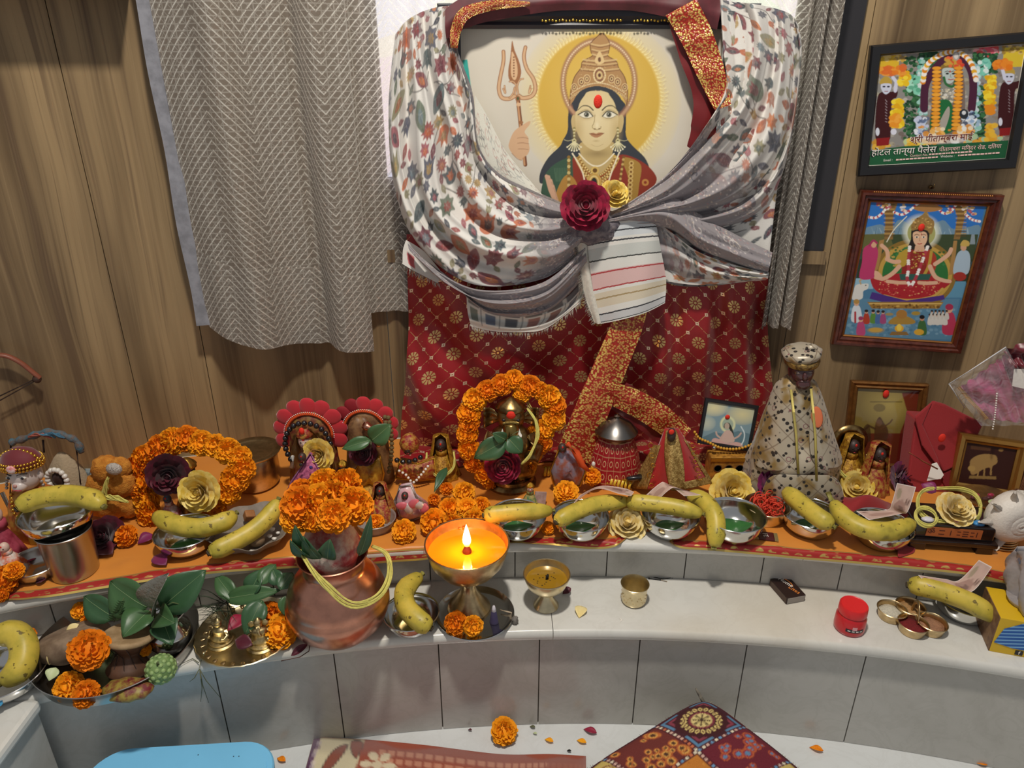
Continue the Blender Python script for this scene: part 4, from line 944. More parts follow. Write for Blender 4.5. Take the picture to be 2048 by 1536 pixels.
def petal_mat(name, a, b):
    t = NT(name); f = t.noise(t.coord(), 3.0, 3.0, .6); t.set(col=t.mix(t.step(f, .3, .7), lin(a), lin(b)), rough=.5, sheen=.2); return t.mat
R_CRIM = petal_mat('crimson_petals', 'a8123e', '6e0c2a'); R_YEL = petal_mat('yellow_petals', 'f2dd84', 'dcb93a'); R_PUR = petal_mat('purple_petals', '8a1f5e', '5a123e'); R_DARK = petal_mat('wine_petals', '5e0c26', '3c0a1a')
R_CRM = petal_mat('cream_petals', 'f0e2b0', 'e2c25e')
def rose(label, p, r, mat, d=(0, -.7, .6), k=0, group=None, name='rose'):
    me = ROSE[k].copy(); me.materials.clear(); me.materials.append(mat)
    return tag(link_mesh(name, me, None, None, tuple(p), face_rot(d, rnd.uniform(0, 6)), r), label, 'rose', group)
# ---- leaves and petals
def leaf_grid(base, tip, w, nrm, droop=.15, fold=.18, n=9, nc=5, ovate=.42):
    base, tip = V3(base), V3(tip); d = tip-base; L = d.length; d.normalize(); nrm = V3(nrm); nrm = (nrm-d*nrm.dot(d)).normalized(); s = d.cross(nrm)
    P = []
    for i in range(n):
        t = i/(n-1); ww = w*(math.sin(PI*min(1, t**(math.log(.5)/math.log(ovate))))**.75)*(1-.15*t) if 0 < t < 1 else w*.02
        row = []
        for j in range(nc):
            x = j/(nc-1)*2-1; row.append(base+d*(L*t)+s*(ww*x*.5)+nrm*(abs(x)*ww*fold+droop*L*math.sin(PI*t)*.5+.01*L*math.sin(9*t+3*x)))
        P.append(row)
    return P
def mat_leaf(name, a, b, vein):
    t = NT(name); f = t.noise(t.coord(), 40.0, 2.0); t.set(col=t.mix(f, lin(a), lin(b)), rough=.38, spec=.4); return t.mat
LEAF = mat_leaf('dark_green_leaf', '3f6140', '2f5034', '6f8a5c'); LEAF2 = mat_leaf('green_leaf', '4a6b42', '385a36', '7f9a68'); VEIN = M('pale_leaf_vein', '7d9468', .5); TWIG = M('green_twig', '55603a', .7)
def leaf(base, tip, w, nrm=(0, -.7, .7), parent=None, mat=None, name='leaf', world=True, **k):
    P = leaf_grid(base, tip, w, nrm, **k); o = MB().grid(P).build(name, mat or LEAF, parent, world=world, solid=.0004)
    if len(P) < 8: return o
    mid = [r[len(r)//2] for r in P]; n = (P[4][2]-P[4][0]).cross(P[5][2]-P[4][2]).normalized()
    if n.dot(V3(nrm)) < 0: n = -n
    m = MB().tube([q+n*.0004 for q in mid], [.0006*(1-i/len(mid)*.7) for i in range(len(mid))], 4)
    if parent is None: m.v = [q-V3(o.location) for q in m.v]; m.build('midrib', VEIN, o)
    elif not parent.parent: m.v = [q-(V3(parent.location) if world else V3()) for q in m.v]; m.build('midrib', VEIN, o)
    return o
def petal(label, base, tip, w, mat, nrm=(0, 0, 1), group='fallen petals', **k):
    return tag(MB().grid(leaf_grid(base, tip, w, nrm, n=8, nc=5, ovate=.6, **k)).build('petal', mat, solid=.0003), label, 'petal', group)
# ---- paper money
def note_canvas():
    c = Canvas(0, 0, 120, 60, .7, 'bd9f92'); c.noise(.08, 9, 4)
    c.poly([(0, 0), (120, 0), (120, 2.5), (0, 2.5)], 'eae2dc'); c.poly([(0, 57.5), (120, 57.5), (120, 60), (0, 60)], 'eae2dc'); c.poly([(0, 0), (2.5, 0), (2.5, 60), (0, 60)], 'eae2dc'); c.poly([(117.5, 0), (120, 0), (120, 60), (117.5, 60)], 'eae2dc')
    c.ell(72, 30, 20, 20, '9a776c', .9); c.ell(72, 32, 10, 13, '71544c', .9); c.ell(72, 22, 6, 7, '9a7c70', .9); c.ell(100, 15, 9, 7, '7f7a58', .6); c.ell(25, 34, 15, 12, '9a786c', .8)
    for k in range(7): c.line([(8+k, 8+k*6), (50, 10+k*6)], .7, '8f7468', .6)
    def ten(x, y, s): c.line([(x, y), (x, y+9*s)], 1.6*s, '5e4038'); c.ell(x+5*s, y+4.5*s, 2.6*s, 4.4*s, '5e4038', 1, ring=.9*s)
    ten(88, 42, 1.1); ten(8, 8, .9); ten(48, 38, .8); return c
NOTEC = note_canvas(); NOTE = Mvc('bank_note_paper', .7)
def note(label, rows, group='folded banknotes on the bananas'):
    """rows: ((u,v,z),(u,v,z)) across the note, along its length"""
    A = cr([tuple(on_z(*r[0])) for r in rows], 40); B = cr([tuple(on_z(*r[1])) for r in rows], 40)
    W_ = np.linspace(0, 1, 22); P = A[:, None]*(1-W_)[None, :, None]+B[:, None]*W_[None, :, None]
    S, T = np.meshgrid(np.linspace(1, 119, 40), np.linspace(1, 59, 22), indexing='ij')
    return tag(sheet('banknote', P, NOTE, col=NOTEC.sample(S, T)), label, 'banknote', group)
# ---- beads / threads
def beads(m, path, r, n=None, gap=1.0, closed=False):
    P = cr([tuple(p) for p in path], 200, closed); d = np.r_[0, np.cumsum(np.linalg.norm(np.diff(P, axis=0), axis=1))]
    k = n or max(int(d[-1]/(2*r*gap)), 2)
    for i in range(k):
        x = d[-1]*(i+.5)/k; m.ell([np.interp(x, d, P[:, q]) for q in range(3)], r, 8, 6)
    return m
def strands(m, path, r, n, spread, seed=1, closed=False, k=40):
    g = random.Random(seed); P = cr([tuple(p) for p in path], k, closed)
    for i in range(n):
        a, b = g.uniform(0, 6.3), g.uniform(.3, 1); f = g.uniform(1, 3); pts = []
        for q in range(k):
            t = q/k; w = spread*b*(1 if closed else .25+.75*math.sin(PI*t)); an = a+f*t*4
            pts.append(V3(P[q])+V3((w*math.cos(an), w*.6*math.sin(an+1), w*math.sin(an))))
        m.tube(pts, r, 5, closed)
    return m
YTHR = M('yellow_sacred_thread', 'd9cf6e', .8, var=.2, vs=120)
# ---- text as flat print
def text(body, size, mat, parent, loc, rot, align='CENTER', ext=0.0002, name='lettering', sx=1.0):
    c = bpy.data.curves.new(name, 'FONT'); c.body = body; c.size = size; c.align_x = align; c.align_y = 'CENTER'; c.extrude = ext; c.resolution_u = 2
    o = bpy.data.objects.new(name, c); COL.objects.link(o); bpy.context.view_layer.update()
    dg = bpy.context.evaluated_depsgraph_get(); me = bpy.data.meshes.new_from_object(o.evaluated_get(dg)); bpy.data.objects.remove(o)
    me.materials.clear(); me.materials.append(mat); q = link_mesh(name, me, None, parent, loc, rot); q.scale = (sx, 1, 1); return q
# ================================================================ orange cloth on the upper shelf
t = NT('orange_satin_cloth'); x, y, z = t.sep(t.coord('UV'))
bd = t.step(y, .0245, .0235); gl = t.step(y, .0046, .0038)+t.step((y-.0225).ab(), .0016, .0010)
mo = t.vor(t.comb(x*42.0, y*42.0, 0.0), 1.0, rnd=.25); mot = t.step(mo, .42, .34)*t.step(mo, .08, .14)*t.step(y, .006, .008)*t.step(y, .021, .019)
nz = t.step(t.noise(t.comb(x*60.0, y*120.0, 0.0), 1.0, 3.0), .40, .56); g = (gl.mn(1.0)+mot*nz).mn(1.0)*bd
col = t.mix(t.noise(t.comb(x*8.0, y*18.0, 0.0), 1.0, 3.0), lin('e0933c'), lin('cb7a26')); col = t.mix(bd, col, lin('a3201a')); col = t.mix(g, col, lin('d9bb66'))
t.set(col=col, rough=.42-g*.1, metal=g*.7, sheen=.2); OC = t.mat
FE = [(-260, 1240), (-60, 1212), (0, 1204), (100, 1194), (200, 1178), (330, 1158), (460, 1144), (590, 1136), (700, 1131), (790, 1124), (860, 1118), (950, 1096), (1020, 1087), (1100, 1090), (1180, 1098), (1228, 1094), (1262, 1072), (1296, 1064), (1328, 1076), (1360, 1096), (1420, 1101), (1500, 1108), (1600, 1118), (1700, 1126), (1850, 1140), (1950, 1152), (2010, 1166), (2110, 1180), (2320, 1215)]
nu, nv = 420, 40; E_ = cr(FE, nu); P = np.zeros((nu, nv, 3)); uv = np.zeros((nu, nv, 2)); s = 0
for i in range(nu):
    u, v = E_[i]; p = on_z(u, v, ZC)
    if math.hypot(p.x-ACX, p.y-ACY) < R_UP+.003: p = on_cyl(u, v, R_UP-.0025)
    a = arc_ang(p); q0 = arc(R_WALL-.01, a, ZC)
    fr = p if p.z < ZC-.001 else None
    if i: s += (p-pv).length
    pv = p
    for j in range(nv):
        w = (j/(nv-1))**1.7; e = arc(R_UP+.003, a, ZC)
        if fr is not None:
            tot = (p-e).length; D = w*((q0-e).length+tot); q = p.lerp(e, D/tot) if D < tot else e.lerp(q0, (D-tot)/(q0-e).length)
        else: q = p.lerp(q0, w); D = w*(q0-p).length
        wr = .0011*math.sin(u*.021+D*60)+.0008*math.sin(u*.05-D*90+1)+.0006*math.sin(u*.11)
        q = q+V3((0, 0, max(wr, 0) if fr is None or D > tot else 0)); P[i, j] = q; uv[i, j] = (s, D)
o = sheet('altar_cloth', P, OC, uv=uv); tag(o, 'orange cloth with red and gold border spread along the upper shelf', 'cloth')
# ================================================================ steel bowls with bananas on the upper shelf
bowls = [((1035, 1064), 'steel bowl with rim under the candlelit banana, left of the brass cone lamp shadow'), ((1160, 1065), 'steel bowl with leaf piece, second steel bowl right of the burning lamp'),
         ((1338, 1062), 'steel bowl holding a leaf, under the banana with a tented banknote'), ((1463, 1068), 'steel bowl lined with a big green leaf beside the hanging banana'),
         ((1616, 1060), 'steel bowl right of the orange thread bowl, banana leaning across it'), ((1757, 1083), 'shiny steel bowl under the banana with upright banknote')]
bowls[0] = (bowls[0][0], 'steel bowl just right of and behind the burning lamp')
GB = 'steel bowls along the upper shelf'
LEAFB = []
for k, ((u, v), lb) in enumerate(bowls):
    p = U_(u, v); bowl(lb, p, .0555 if k != 3 else .060, .040 if k != 3 else .046, group=GB)
    if k < 5:
        a = V3((-.034, -.004, .0085)); b = V3((.034, .008, .014)); mt = M('betel_leaf', '2f6a30', .35, var=.2, vs=40)
        sc = 1.25 if k == 3 else .9
        o = MB().grid(leaf_grid(p+a*sc, p+b*sc, .045*sc, (0, 0, 1), droop=-.10, fold=.14)).build('betel_leaf', mt, solid=.0005)
        tag(o, ['green leaf piece in the bowl behind the burning lamp', 'green leaf lying in the second bowl right of the burning lamp', 'green leaf in the bowl below the tented banknote', 'large green leaf lining the bowl beside the hanging banana', 'green leaf in the bowl right of the orange thread'][k], 'leaf', 'leaves lying in the bowls')
zb = ZC+.041
banana('straight ripe banana lit by the flame, lying on a steel bowl', [(968, 1031, zb+.015), (1000, 1027, zb+.019), (1050, 1023, zb+.019), (1104, 1021, zb+.012)], .0165)
banana('greenish banana lying across the second bowl right of the lamp', [(1112, 1044, zb+.016), (1150, 1024, zb+.020), (1195, 1008, zb+.020), (1258, 1002, zb+.014)], .0165)
banana('banana under the tented banknote, dark tip at its left end', [(1252, 1003, zb+.016), (1300, 1007, zb+.019), (1350, 1014, zb+.020), (1404, 1028, zb+.016)], .0168)
banana('banana hanging down over the shelf edge beside the leaf-lined bowl', [(1376, 992, zb+.016), (1404, 1000, zb+.018), (1428, 1030, zb+.010), (1432, 1064, zb-.010), (1428, 1094, zb-.030)], .0178)
banana('banana slanting over the bowl right of the orange thread, cut end towards viewer', [(1572, 982, zb+.020), (1600, 1006, zb+.024), (1636, 1034, zb+.024), (1666, 1052, zb+.020)], .0180)
banana('curved banana carrying the upright banknote, stalk pointing up', [(1826, 1046, zb+.016), (1780, 1062, zb+.014), (1730, 1058, zb+.014), (1688, 1034, zb+.018), (1666, 1004, zb+.026)], .0180, stem=True)
# banknotes
note('brownish banknote folded like a tent over the banana below the red triangular cloth', [((1290, 992, zb+.030), (1312, 1004, zb+.024)), ((1318, 968, zb+.055), (1338, 980, zb+.052)), ((1332, 966, zb+.058), (1354, 976, zb+.055)), ((1368, 992, zb+.042), (1402, 990, zb+.036))])
note('banknote bent over the back of the banana next to the yellow ribbed bangle', [((1146, 1008, zb+.030), (1160, 990, zb+.030)), ((1192, 978, zb+.048), (1200, 972, zb+.048)), ((1240, 988, zb+.046), (1246, 976, zb+.046)), ((1262, 992, zb+.040), (1268, 984, zb+.040))])
note('banknote standing upright in a fold on the curved banana', [((1712, 1022, zb+.038), (1738, 1040, zb+.034)), ((1772, 1020, zb+.038), (1800, 1028, zb+.034)), ((1784, 1004, zb+.055), (1816, 1022, zb+.045)), ((1794, 966, zb+.092), (1832, 974, zb+.088))])
note('banknote bent upwards on the banana at the right end of the lower step', [((1836, 1150, Z_LO+.085), (1858, 1172, Z_LO+.080)), ((1890, 1158, Z_LO+.085), (1912, 1178, Z_LO+.080)), ((1918, 1160, Z_LO+.086), (1946, 1182, Z_LO+.080)), ((1958, 1120, Z_LO+.125), (1984, 1134, Z_LO+.118))])
# brass bowl of orange thread
p = U_(1530, 1036); bowl('small brass bowl filled with tangled orange-red thread', p, .044, .032, BRASS_P, 'brass_bowl', 'bowl', b=.8)
m = MB(); g = random.Random(5)
for k in range(46):
    a0 = g.uniform(0, 6.3); c0 = V3((g.uniform(-.018, .018), g.uniform(-.018, .018), g.uniform(.020, .040))); r0 = g.uniform(.010, .020); pts = []
    tl = V3((g.uniform(-1, 1), g.uniform(-1, 1), g.uniform(.3, 1))).normalized(); A, B = frame_of(tl)
    for q in range(14): pts.append(c0+A*(r0*math.cos(a0+q*.38))+B*(r0*math.sin(a0+q*.38)))
    m.tube([p+q for q in pts], .0011, 5)
o = m.build('thread_tangle', M('orange_red_thread', 'd9432a', .8)); tag(o, 'tangle of orange-red thread heaped in the small brass bowl', 'thread', kind='stuff')
# left: tumbler, bowl on it, banana
pt = U_(152, 1142); ht = .092
tag(MB().lathe([(0, 0), (.036, 0), (.039, .002), (.0405, .02), (.044, ht-.004), (.0462, ht), (.0468, ht+.001), (.0458, ht+.002), (.043, ht-.002), (.0385, .02), (.036, .004), (0, .004)], 48).build('steel_tumbler', STEEL_B, loc=tuple(pt), sharp=45), 'tall steel tumbler carrying a bowl and a banana', 'tumbler')
pb = pt+V3((-.012, .012, ht-.010))
bowl('steel bowl standing on the tall tumbler', pb, .060, .040, group='steel bowls')
zz = pb.z+.041
banana('ripe banana lying on the bowl on top of the tumbler', [(34, 1018, zz+.010), (70, 998, zz+.018), (130, 990, zz+.020), (180, 998, zz+.018), (206, 1012, zz+.014)], .0185)
bowl('small low steel bowl left of the tumbler', U_(76, 1146), .046, .026, STEEL_B, group='steel bowls', b=.75)
p8 = U_(378, 1096); bowl('steel bowl under the banana in front of the left garland', p8, .056, .040, group='steel bowls')
o = MB().grid(leaf_grid(p8+V3((-.03, -.01, .008)), p8+V3((.03, .004, .010)), .035, (0, 0, 1), droop=-.08)).build('betel_leaf', M('betel_leaf', '2f6a30', .35), solid=.0005); tag(o, 'green leaf in the bowl in front of the left garland', 'leaf', 'leaves lying in the bowls')
banana('ripe banana curved on the bowl in front of the left garland', [(312, 1030, zb+.020), (345, 1048, zb+.017), (395, 1056, zb+.017), (445, 1044, zb+.020), (470, 1028, zb+.022)], .0185)
# leaf plate with nuts and a bruised banana
pl_ = U_(508, 1078)
DRY = M('dry_leaf_plate', '8a8075', .7, var=.3, vs=30, bump=.3, bs=60)
def fn(a, z): return 1+.05*math.sin(9*a)+.03*math.sin(5*a+1)
lp = thing('leaf_plate', 'grey pressed-leaf plate holding nuts, sugar and a bruised banana', 'plate', tuple(pl_)); MB().lathe([(0, .003), (.04, .003), (.062, .014), (.078, .032), (.080, .032), (.064, .012), (.041, 0), (0, 0)], 60, fn=fn).build('dish', DRY, lp, sharp=60)
banana('bruised banana leaning upright across the leaf plate', [(418, 1106, ZC+.030), (455, 1090, ZC+.032), (505, 1062, ZC+.040), (540, 1030, ZC+.055), (556, 1000, ZC+.075)], .0180)
tag(MB().ell((0, 0, .013), (.017, .016, .0135), 16, 12).build('betel_nut', M('betel_nut', '8a7256', .6, var=.35, vs=90), loc=tuple(U_(514, 1090, .004))), 'round brown betel nut on the leaf plate', 'nut')
for k, (u, v, r) in enumerate(((505, 1108, .007), (545, 1062, .006), (540, 1075, .0055), (549, 1080, .005), (556, 1068, .0045))):
    tag(MB().ell((0, 0, r*.6), (r, r*.8, r*.65), 8, 6, fn=lambda d: 1+.15*math.sin(5*d.x+7*d.y)).build('sugar_lump', M('rock_sugar', 'e8e4dc', .3, coat=.3), loc=tuple(U_(u, v, .010))), ['white sugar lump in front of the betel nut on the leaf plate', 'white sugar lump farthest back of the cluster on the leaf plate', 'white sugar lump left in the cluster behind the betel nut', 'white sugar lump nearest in the cluster behind the betel nut', 'smallest white sugar lump at the right of the cluster on the leaf plate'][k], 'sugar lump', 'sugar lumps on the leaf plate')
tag(MB().box((0, 0, .010), (.020, .018, .018), Euler((.4, .3, .6)).to_matrix()).build('jaggery_piece', M('jaggery', 'a06a3a', .6, var=.3), loc=tuple(U_(500, 1040, .02)), bevel=.003, smooth=False), 'brown jaggery piece behind the bruised banana', 'jaggery')
# brass pot with flat lid behind
pb_ = U_(514, 968)
bp = thing('brass_pot', 'brass pot with a wide flat lid right of the left garland', 'pot', tuple(pb_))
MB().lathe([(0, 0), (.042, 0), (.050, .01), (.053, .04), (.052, .072), (.049, .078), (0, .078)], 48).build('body', BRASS, bp, sharp=45)
MB().lathe([(0, .078), (.052, .078), (.060, .082), (.062, .086), (.058, .087), (.046, .0845), (.044, .0835), (0, .0835)], 48).build('lid', BRASS, bp, sharp=45)
# small white bowl with one marigold beside the copper pot
pw = U_(752, 1055); bowl('small pale bowl holding one marigold behind the copper pot', pw, .040, .024, M('pale_enamel', '8d8480', .3, coat=.4), 'enamel_bowl', 'bowl', b=.8)
marigold('marigold head inside the small pale bowl', pw+V3((.002, -.010, .018)), .018, (0, -.6, .8))
# ================================================================ marigold heap
heap = [(893, 978, 14, .035), (868, 1000, 13, .02), (928, 986, 22, .03), (900, 1018, 22, .028), (868, 1046, 27, .022), (934, 1016, 20, .034), (906, 1048, 19, .018), (948, 1040, 22, .024), (926, 1064, 20, .016), (962, 1012, 18, .022), (808, 1064, 23, .018), (985, 1042, 14, .015)]
hl = ['topmost small marigold of the heap left of the brass elephant-headed idol', 'small marigold at the left shoulder of the heap', 'large ragged marigold high in the heap', 'marigold in the middle of the heap', 'big round marigold at the left foot of the heap', 'marigold under the garland at the heap centre', 'marigold at the front of the heap showing its stalk', 'marigold at the right front of the heap', 'marigold nearest the lamp rim in the heap', 'marigold at the right shoulder of the heap', 'single marigold lying alone left of the heap', 'small marigold between heap and lamp bowl']
for (u, v, r, dz), lb in zip(heap, hl): marigold(lb, U_(u, v, dz), r*.00105, (rnd.uniform(-.4, .4), -.75, .6), group='marigolds heaped in front of the idols')
for u, v, r, dz, lb in ((1132, 986, 25, .030, 'ragged marigold right of the garlanded brass idol'), (1150, 948, 17, .035, 'marigold behind the ragged one near the red cloth idol'), (1184, 954, 19, .034, 'marigold leaning on the bracelet beside the red cloth idol'), (1096, 1056, 13, .012, 'marigold between the first two bowls right of the lamp'), (252, 1072, 21, .018, 'marigold with green stalk end left of the purple petal'), (8, 1160, 26, .022, 'marigold at the left edge of the orange cloth'), (28, 1142, 16, .04, 'marigold stacked behind at the left edge of the cloth'), (4, 1190, 12, .012, 'small marigold at the cloth border on the far left')):
    marigold(lb, U_(u, v, dz), r*.00105, (rnd.uniform(-.3, .3), -.6, .8))
# ================================================================ garlands
def garland(label, flowers, y0, y1, v0, v1, r=.00112):
    """flowers: (u, v, r_px); y runs from y0 at v0 to y1 at v1"""
    Q = [on_y(u, v, y0+(y1-y0)*(v-v0)/(v1-v0)) for u, v, _ in flowers]; b = sum(Q, V3())/len(Q); b.z = min(q.z for q in Q)-.02
    th = thing('marigold_garland', label, 'garland', tuple(b), 0, 'marigold garlands around idols')
    for q, (u, v, rp) in zip(Q, flowers):
        c = q-b; out = V3((q.x-b.x, -.05, q.z-b.z-.1)).normalized()
        marigold(None, c, rp*r, out*.6+V3((rnd.uniform(-.3, .3), -.9, .35)), parent=th, calyx=False, name='marigold')
    MB().tube(cr([tuple(q-b) for q in Q], 80, True), .0012, 5, True).build('string', YTHR, th); return th
yb = U_(375, 1040).y
garland('ring of orange marigolds around the small gilt figure on the left', [(345, 884, 26), (374, 878, 24), (402, 886, 24), (430, 892, 22), (455, 902, 24), (478, 915, 22), (484, 938, 24), (470, 958, 26), (455, 985, 24), (425, 1012, 24), (395, 1000, 18), (318, 898, 26), (288, 915, 24), (278, 938, 26), (290, 962, 28), (282, 985, 22), (296, 1000, 28), (300, 1030, 26)], yb+.055, yb-.01, 880, 1040)
yg = U_(1025, 968).y
garland('ring of orange marigolds around the brass elephant-headed idol', [(1028, 760, 20), (1003, 770, 22), (975, 782, 22), (950, 800, 24), (938, 828, 24), (938, 848, 22), (935, 868, 22), (938, 898, 23), (945, 928, 18), (972, 948, 24), (982, 962, 20), (1008, 962, 20), (1034, 958, 20), (1052, 930, 22), (1062, 908, 22), (1082, 885, 24), (1072, 868, 20), (1108, 838, 23), (1110, 812, 22), (1098, 795, 24), (1080, 782, 18), (1060, 772, 22), (1044, 788, 18), (1088, 860, 22)], yg+.045, yg-.02, 760, 968)
# ================================================================ lower step: copper pot with coconut and flowers
pk = L_(683, 1258)
kal = thing('copper_pot', 'round copper water pot with yellow thread, coconut and marigolds on top', 'pot', tuple(pk))
MB().lathe([(0, 0), (.046, 0), (.062, .008), (.083, .032), (.0925, .060), (.0925, .074), (.089, .080), (.0895, .084), (.083, .104), (.079, .108), (.0785, .112), (.068, .126), (.056, .136), (.052, .142), (.0525, .148), (.053, .158), (.060, .168), (.062, .170), (.060, .171), (.050, .160), (.049, .142), (.04, .13), (0, .13)], 64).build('body', COPPER, kal, sharp=50)
m = MB(); pth = [on_y(u, v, pk.y+dy) for u, v, dy in ((598, 1095, -.03), (612, 1125, -.070), (650, 1170, -.098), (705, 1208, -.104), (755, 1192, -.088), (778, 1150, -.055), (772, 1110, -.02), (745, 1092, .0))]
strands(m, pth, .0010, 14, .0075, 4); m.build('thread_loop', YTHR, kal, world=True)['kind'] = 'stuff'
cz = pk+V3((0, 0, .185))
o = MB().ell(cz, (.050, .050, .058), 24, 16, fn=lambda d: 1+.03*math.sin(7*math.atan2(d.y, d.x)+3*d.z)).build('coconut', M('red_cloth_wrapped_coconut', '9a3036', .8, col2='b9a89a', vs=28, bump=.5, bs=120)); tag(o, 'coconut wrapped in red and white cloth in the mouth of the copper pot', 'coconut')
for k, (a, b, w, nn) in enumerate((((618, 1095), (590, 1050), .030, (-.3, -.9, .3)), ((655, 1112), (660, 1078), .034, (0, -1, .2)), ((640, 1112), (606, 1072), .03, (-.2, -1, .2)), ((718, 1105), (742, 1030), .022, (.4, -.9, .2)), ((620, 1108), (580, 1080), .028, (-.5, -.8, .4)))):
    P0 = on_y(a[0], a[1]+6, pk.y-.050); P1 = on_y(b[0], b[1], pk.y-.062)
    tag(leaf(P0, P1, w, nn, mat=LEAF, name='mango_leaf'), ['mango leaf standing at the left rim of the copper pot', 'small mango leaf at the front rim of the copper pot', 'mango leaf bending left from the copper pot mouth', 'narrow mango leaf standing right in the copper pot mouth', 'low mango leaf at the left shoulder of the copper pot'][k], 'leaf', 'mango leaves in the copper pot')
for k, (u, v, r, dy) in enumerate(((602, 1012, 36, -.02), (648, 972, 32, .03), (692, 972, 32, .03), (664, 1000, 36, .0), (708, 1012, 34, -.01), (628, 1030, 30, -.03), (668, 1032, 30, -.04), (590, 1038, 26, -.03), (640, 1000, 30, -.01), (606, 986, 26, .02))):
    marigold(['leftmost marigold of the bunch on the copper pot', 'top left marigold on the copper pot', 'top right marigold on the copper pot', 'middle marigold of the bunch on the copper pot', 'rightmost marigold of the bunch on the copper pot', 'front left marigold over the coconut', 'front right marigold over the coconut', 'lowest left marigold beside the mango leaf', 'marigold tucked between the top and left ones on the pot', 'upper left marigold of the bunch on the copper pot'][k], on_y(u, v, pk.y+dy), r*.00095, (rnd.uniform(-.5, .5), -.75, .55), group='marigolds on the copper pot', calyx=False)
# ---- burning brass lamp on steel tray
ptr = L_(950, 1232)
tr_ = thing('steel_tray', 'round steel tray under the burning brass lamp', 'tray', tuple(ptr))
MB().lathe([(0, 0), (.062, 0), (.068, .003), (.073, .009), (.0745, .0095), (.0735, .0105), (.067, .0042), (.060, .0015), (0, .0015)], 64).build('plate', STEEL, tr_, sharp=50)
plm = L_(938, 1216)+V3((0, 0, .0016)); hl_ = .148
lamp = thing('brass_lamp', 'large footed brass bowl lamp with burning wick and orange oil', 'lamp', tuple(plm))
MB().lathe([(0, 0), (.040, 0), (.041, .003), (.037, .008), (.026, .022), (.016, .042), (.0135, .056), (.016, .066), (.030, .076), (.052, .092), (.068, .114), (.0755, .138), (.0765, hl_), (.0785, hl_+.001), (.0785, hl_+.003), (.0755, hl_+.0025), (.074, .138), (.0665, .116), (.051, .095), (.03, .080), (0, .078)], 64).build('cup', BRASS, lamp, sharp=50)
OIL = NT('orange_lamp_oil'); OIL.set(col=lin('ff8c10'), rough=.08, trans=0.0, spec=.6, coat=.5, coatr=.03); OIL = OIL.mat
MB().lathe([(0, .1325), (.0732, .1325), (.0732, .1315), (0, .1315)], 64).build('oil', OIL, lamp, smooth=False)
w0 = V3((.0, -.004, .1325))
m = MB().lathe([(0, -.004), (.0075, -.004), (.0085, .003), (.0055, .010), (.0028, .013), (0, .013)], 20, c=w0); wk = m.build('wick', M('glowing_wick', '7a2d14', .6), lamp)
FL = NT('flame'); xx, yy, zq = FL.sep(FL.coord('Object')); hh = FL.step(zq, .0, .045)
FL.set(col=(0, 0, 0), emit=FL.mix(hh, lin('ff7a20'), lin('ffe9a8')), estr=FL.step(zq, -.004, .018)*16.0+3.0, rough=1.0)
fl_ = MB().lathe([(0, 0), (.0045, .003), (.0075, .011), (.0078, .017), (.0060, .028), (.0034, .038), (.0012, .046), (0, .050)], 20, sc=(1, .8)).build('flame', FL.mat, lamp, loc=(0, -.004, .1325+.011))
pl2 = bpy.data.lights.new('flame_light', 'POINT'); pl2.energy = 1.5; pl2.color = (1.0, .50, .12); pl2.shadow_soft_size = .008
po = bpy.data.objects.new('flame_light', pl2); COL.objects.link(po); po.location = plm+V3((0, -.004, .1325+.034))
marigold('marigold on the tray left of the lamp foot, stalk showing', L_(912, 1246, .018), .022, (-.2, -.8, .5), group='marigolds on the lamp tray')
marigold('marigold on the tray in front of the lamp foot', L_(946, 1252, .018), .019, (.2, -.8, .5), group='marigolds on the lamp tray', calyx=False)
pc = L_(988, 1244, .0016)
ic = thing('incense_cone', 'dark purple incense cone with ash-white tip on the lamp tray', 'incense', tuple(pc)); MB().lathe([(0, 0), (.0085, 0), (.0082, .002), (.0045, .026), (0, .026)], 20).build('cone', M('incense_purple', '37304f', .9), ic); MB().lathe([(.0043, .0262), (.0036, .032), (.0022, .038), (0, .039)], 12).build('ash_tip', M('incense_ash', 'cfcad2', .95), ic)
tag(MB().tube([(0, 0, .003), (.012, -.004, .0025), (.022, -.007, .002)], .0014, 6).build('matchstick', M('match_wood', 'b6a48c', .8), loc=tuple(L_(1000, 1222, .004))), 'burnt matchstick on the lamp tray behind the incense cone', 'matchstick')
tag(MB().ell((0, 0, .008), (.006, .005, .011), 12, 10, fn=lambda d: 1+.2*math.sin(9*d.x+11*d.z)).build('ash_lump', M('grey_ash', '8a847c', .95, var=.4, vs=200), loc=tuple(L_(1030, 1248))), 'grey ash lump beside the lamp tray', 'ash')
# ---- small brass lamp
ps = L_(1092, 1211)
sl = thing('brass_lamp', 'small footed brass lamp with burnt wick right of the burning lamp', 'lamp', tuple(ps))
MB().lathe([(0, 0), (.0235, 0), (.0245, .002), (.019, .010), (.0125, .022), (.0105, .030), (.014, .034), (.026, .041), (.037, .053), (.0425, .068), (.0435, .075), (.045, .0755), (.0445, .077), (.0425, .0765), (.0408, .068), (.035, .055), (.025, .0445), (0, .042)], 48).build('cup', BRASS_P, sl, sharp=50)
MB().lathe([(0, .0635), (.0388, .0635), (.0388, .063), (0, .063)], 40).build('oil', M('golden_oil', '9a7420', .08, coat=.4), sl, smooth=False)
MB().tube([(0, 0, .062), (.001, -.001, .070), (.0025, 0, .0745)], [.003, .0032, .0018], 8).build('wick', M('burnt_wick', '1c1712', .9), sl)
m = MB(); g = random.Random(9)
for k in range(16): a = g.uniform(0, 6.3); r = g.uniform(.006, .026); m.ell((r*math.cos(a), r*math.sin(a), .0637), (.0016, .001, .0006), 6, 4)
m.build('soot', M('burnt_wick', '1c1712', .9), sl)['kind'] = 'stuff'
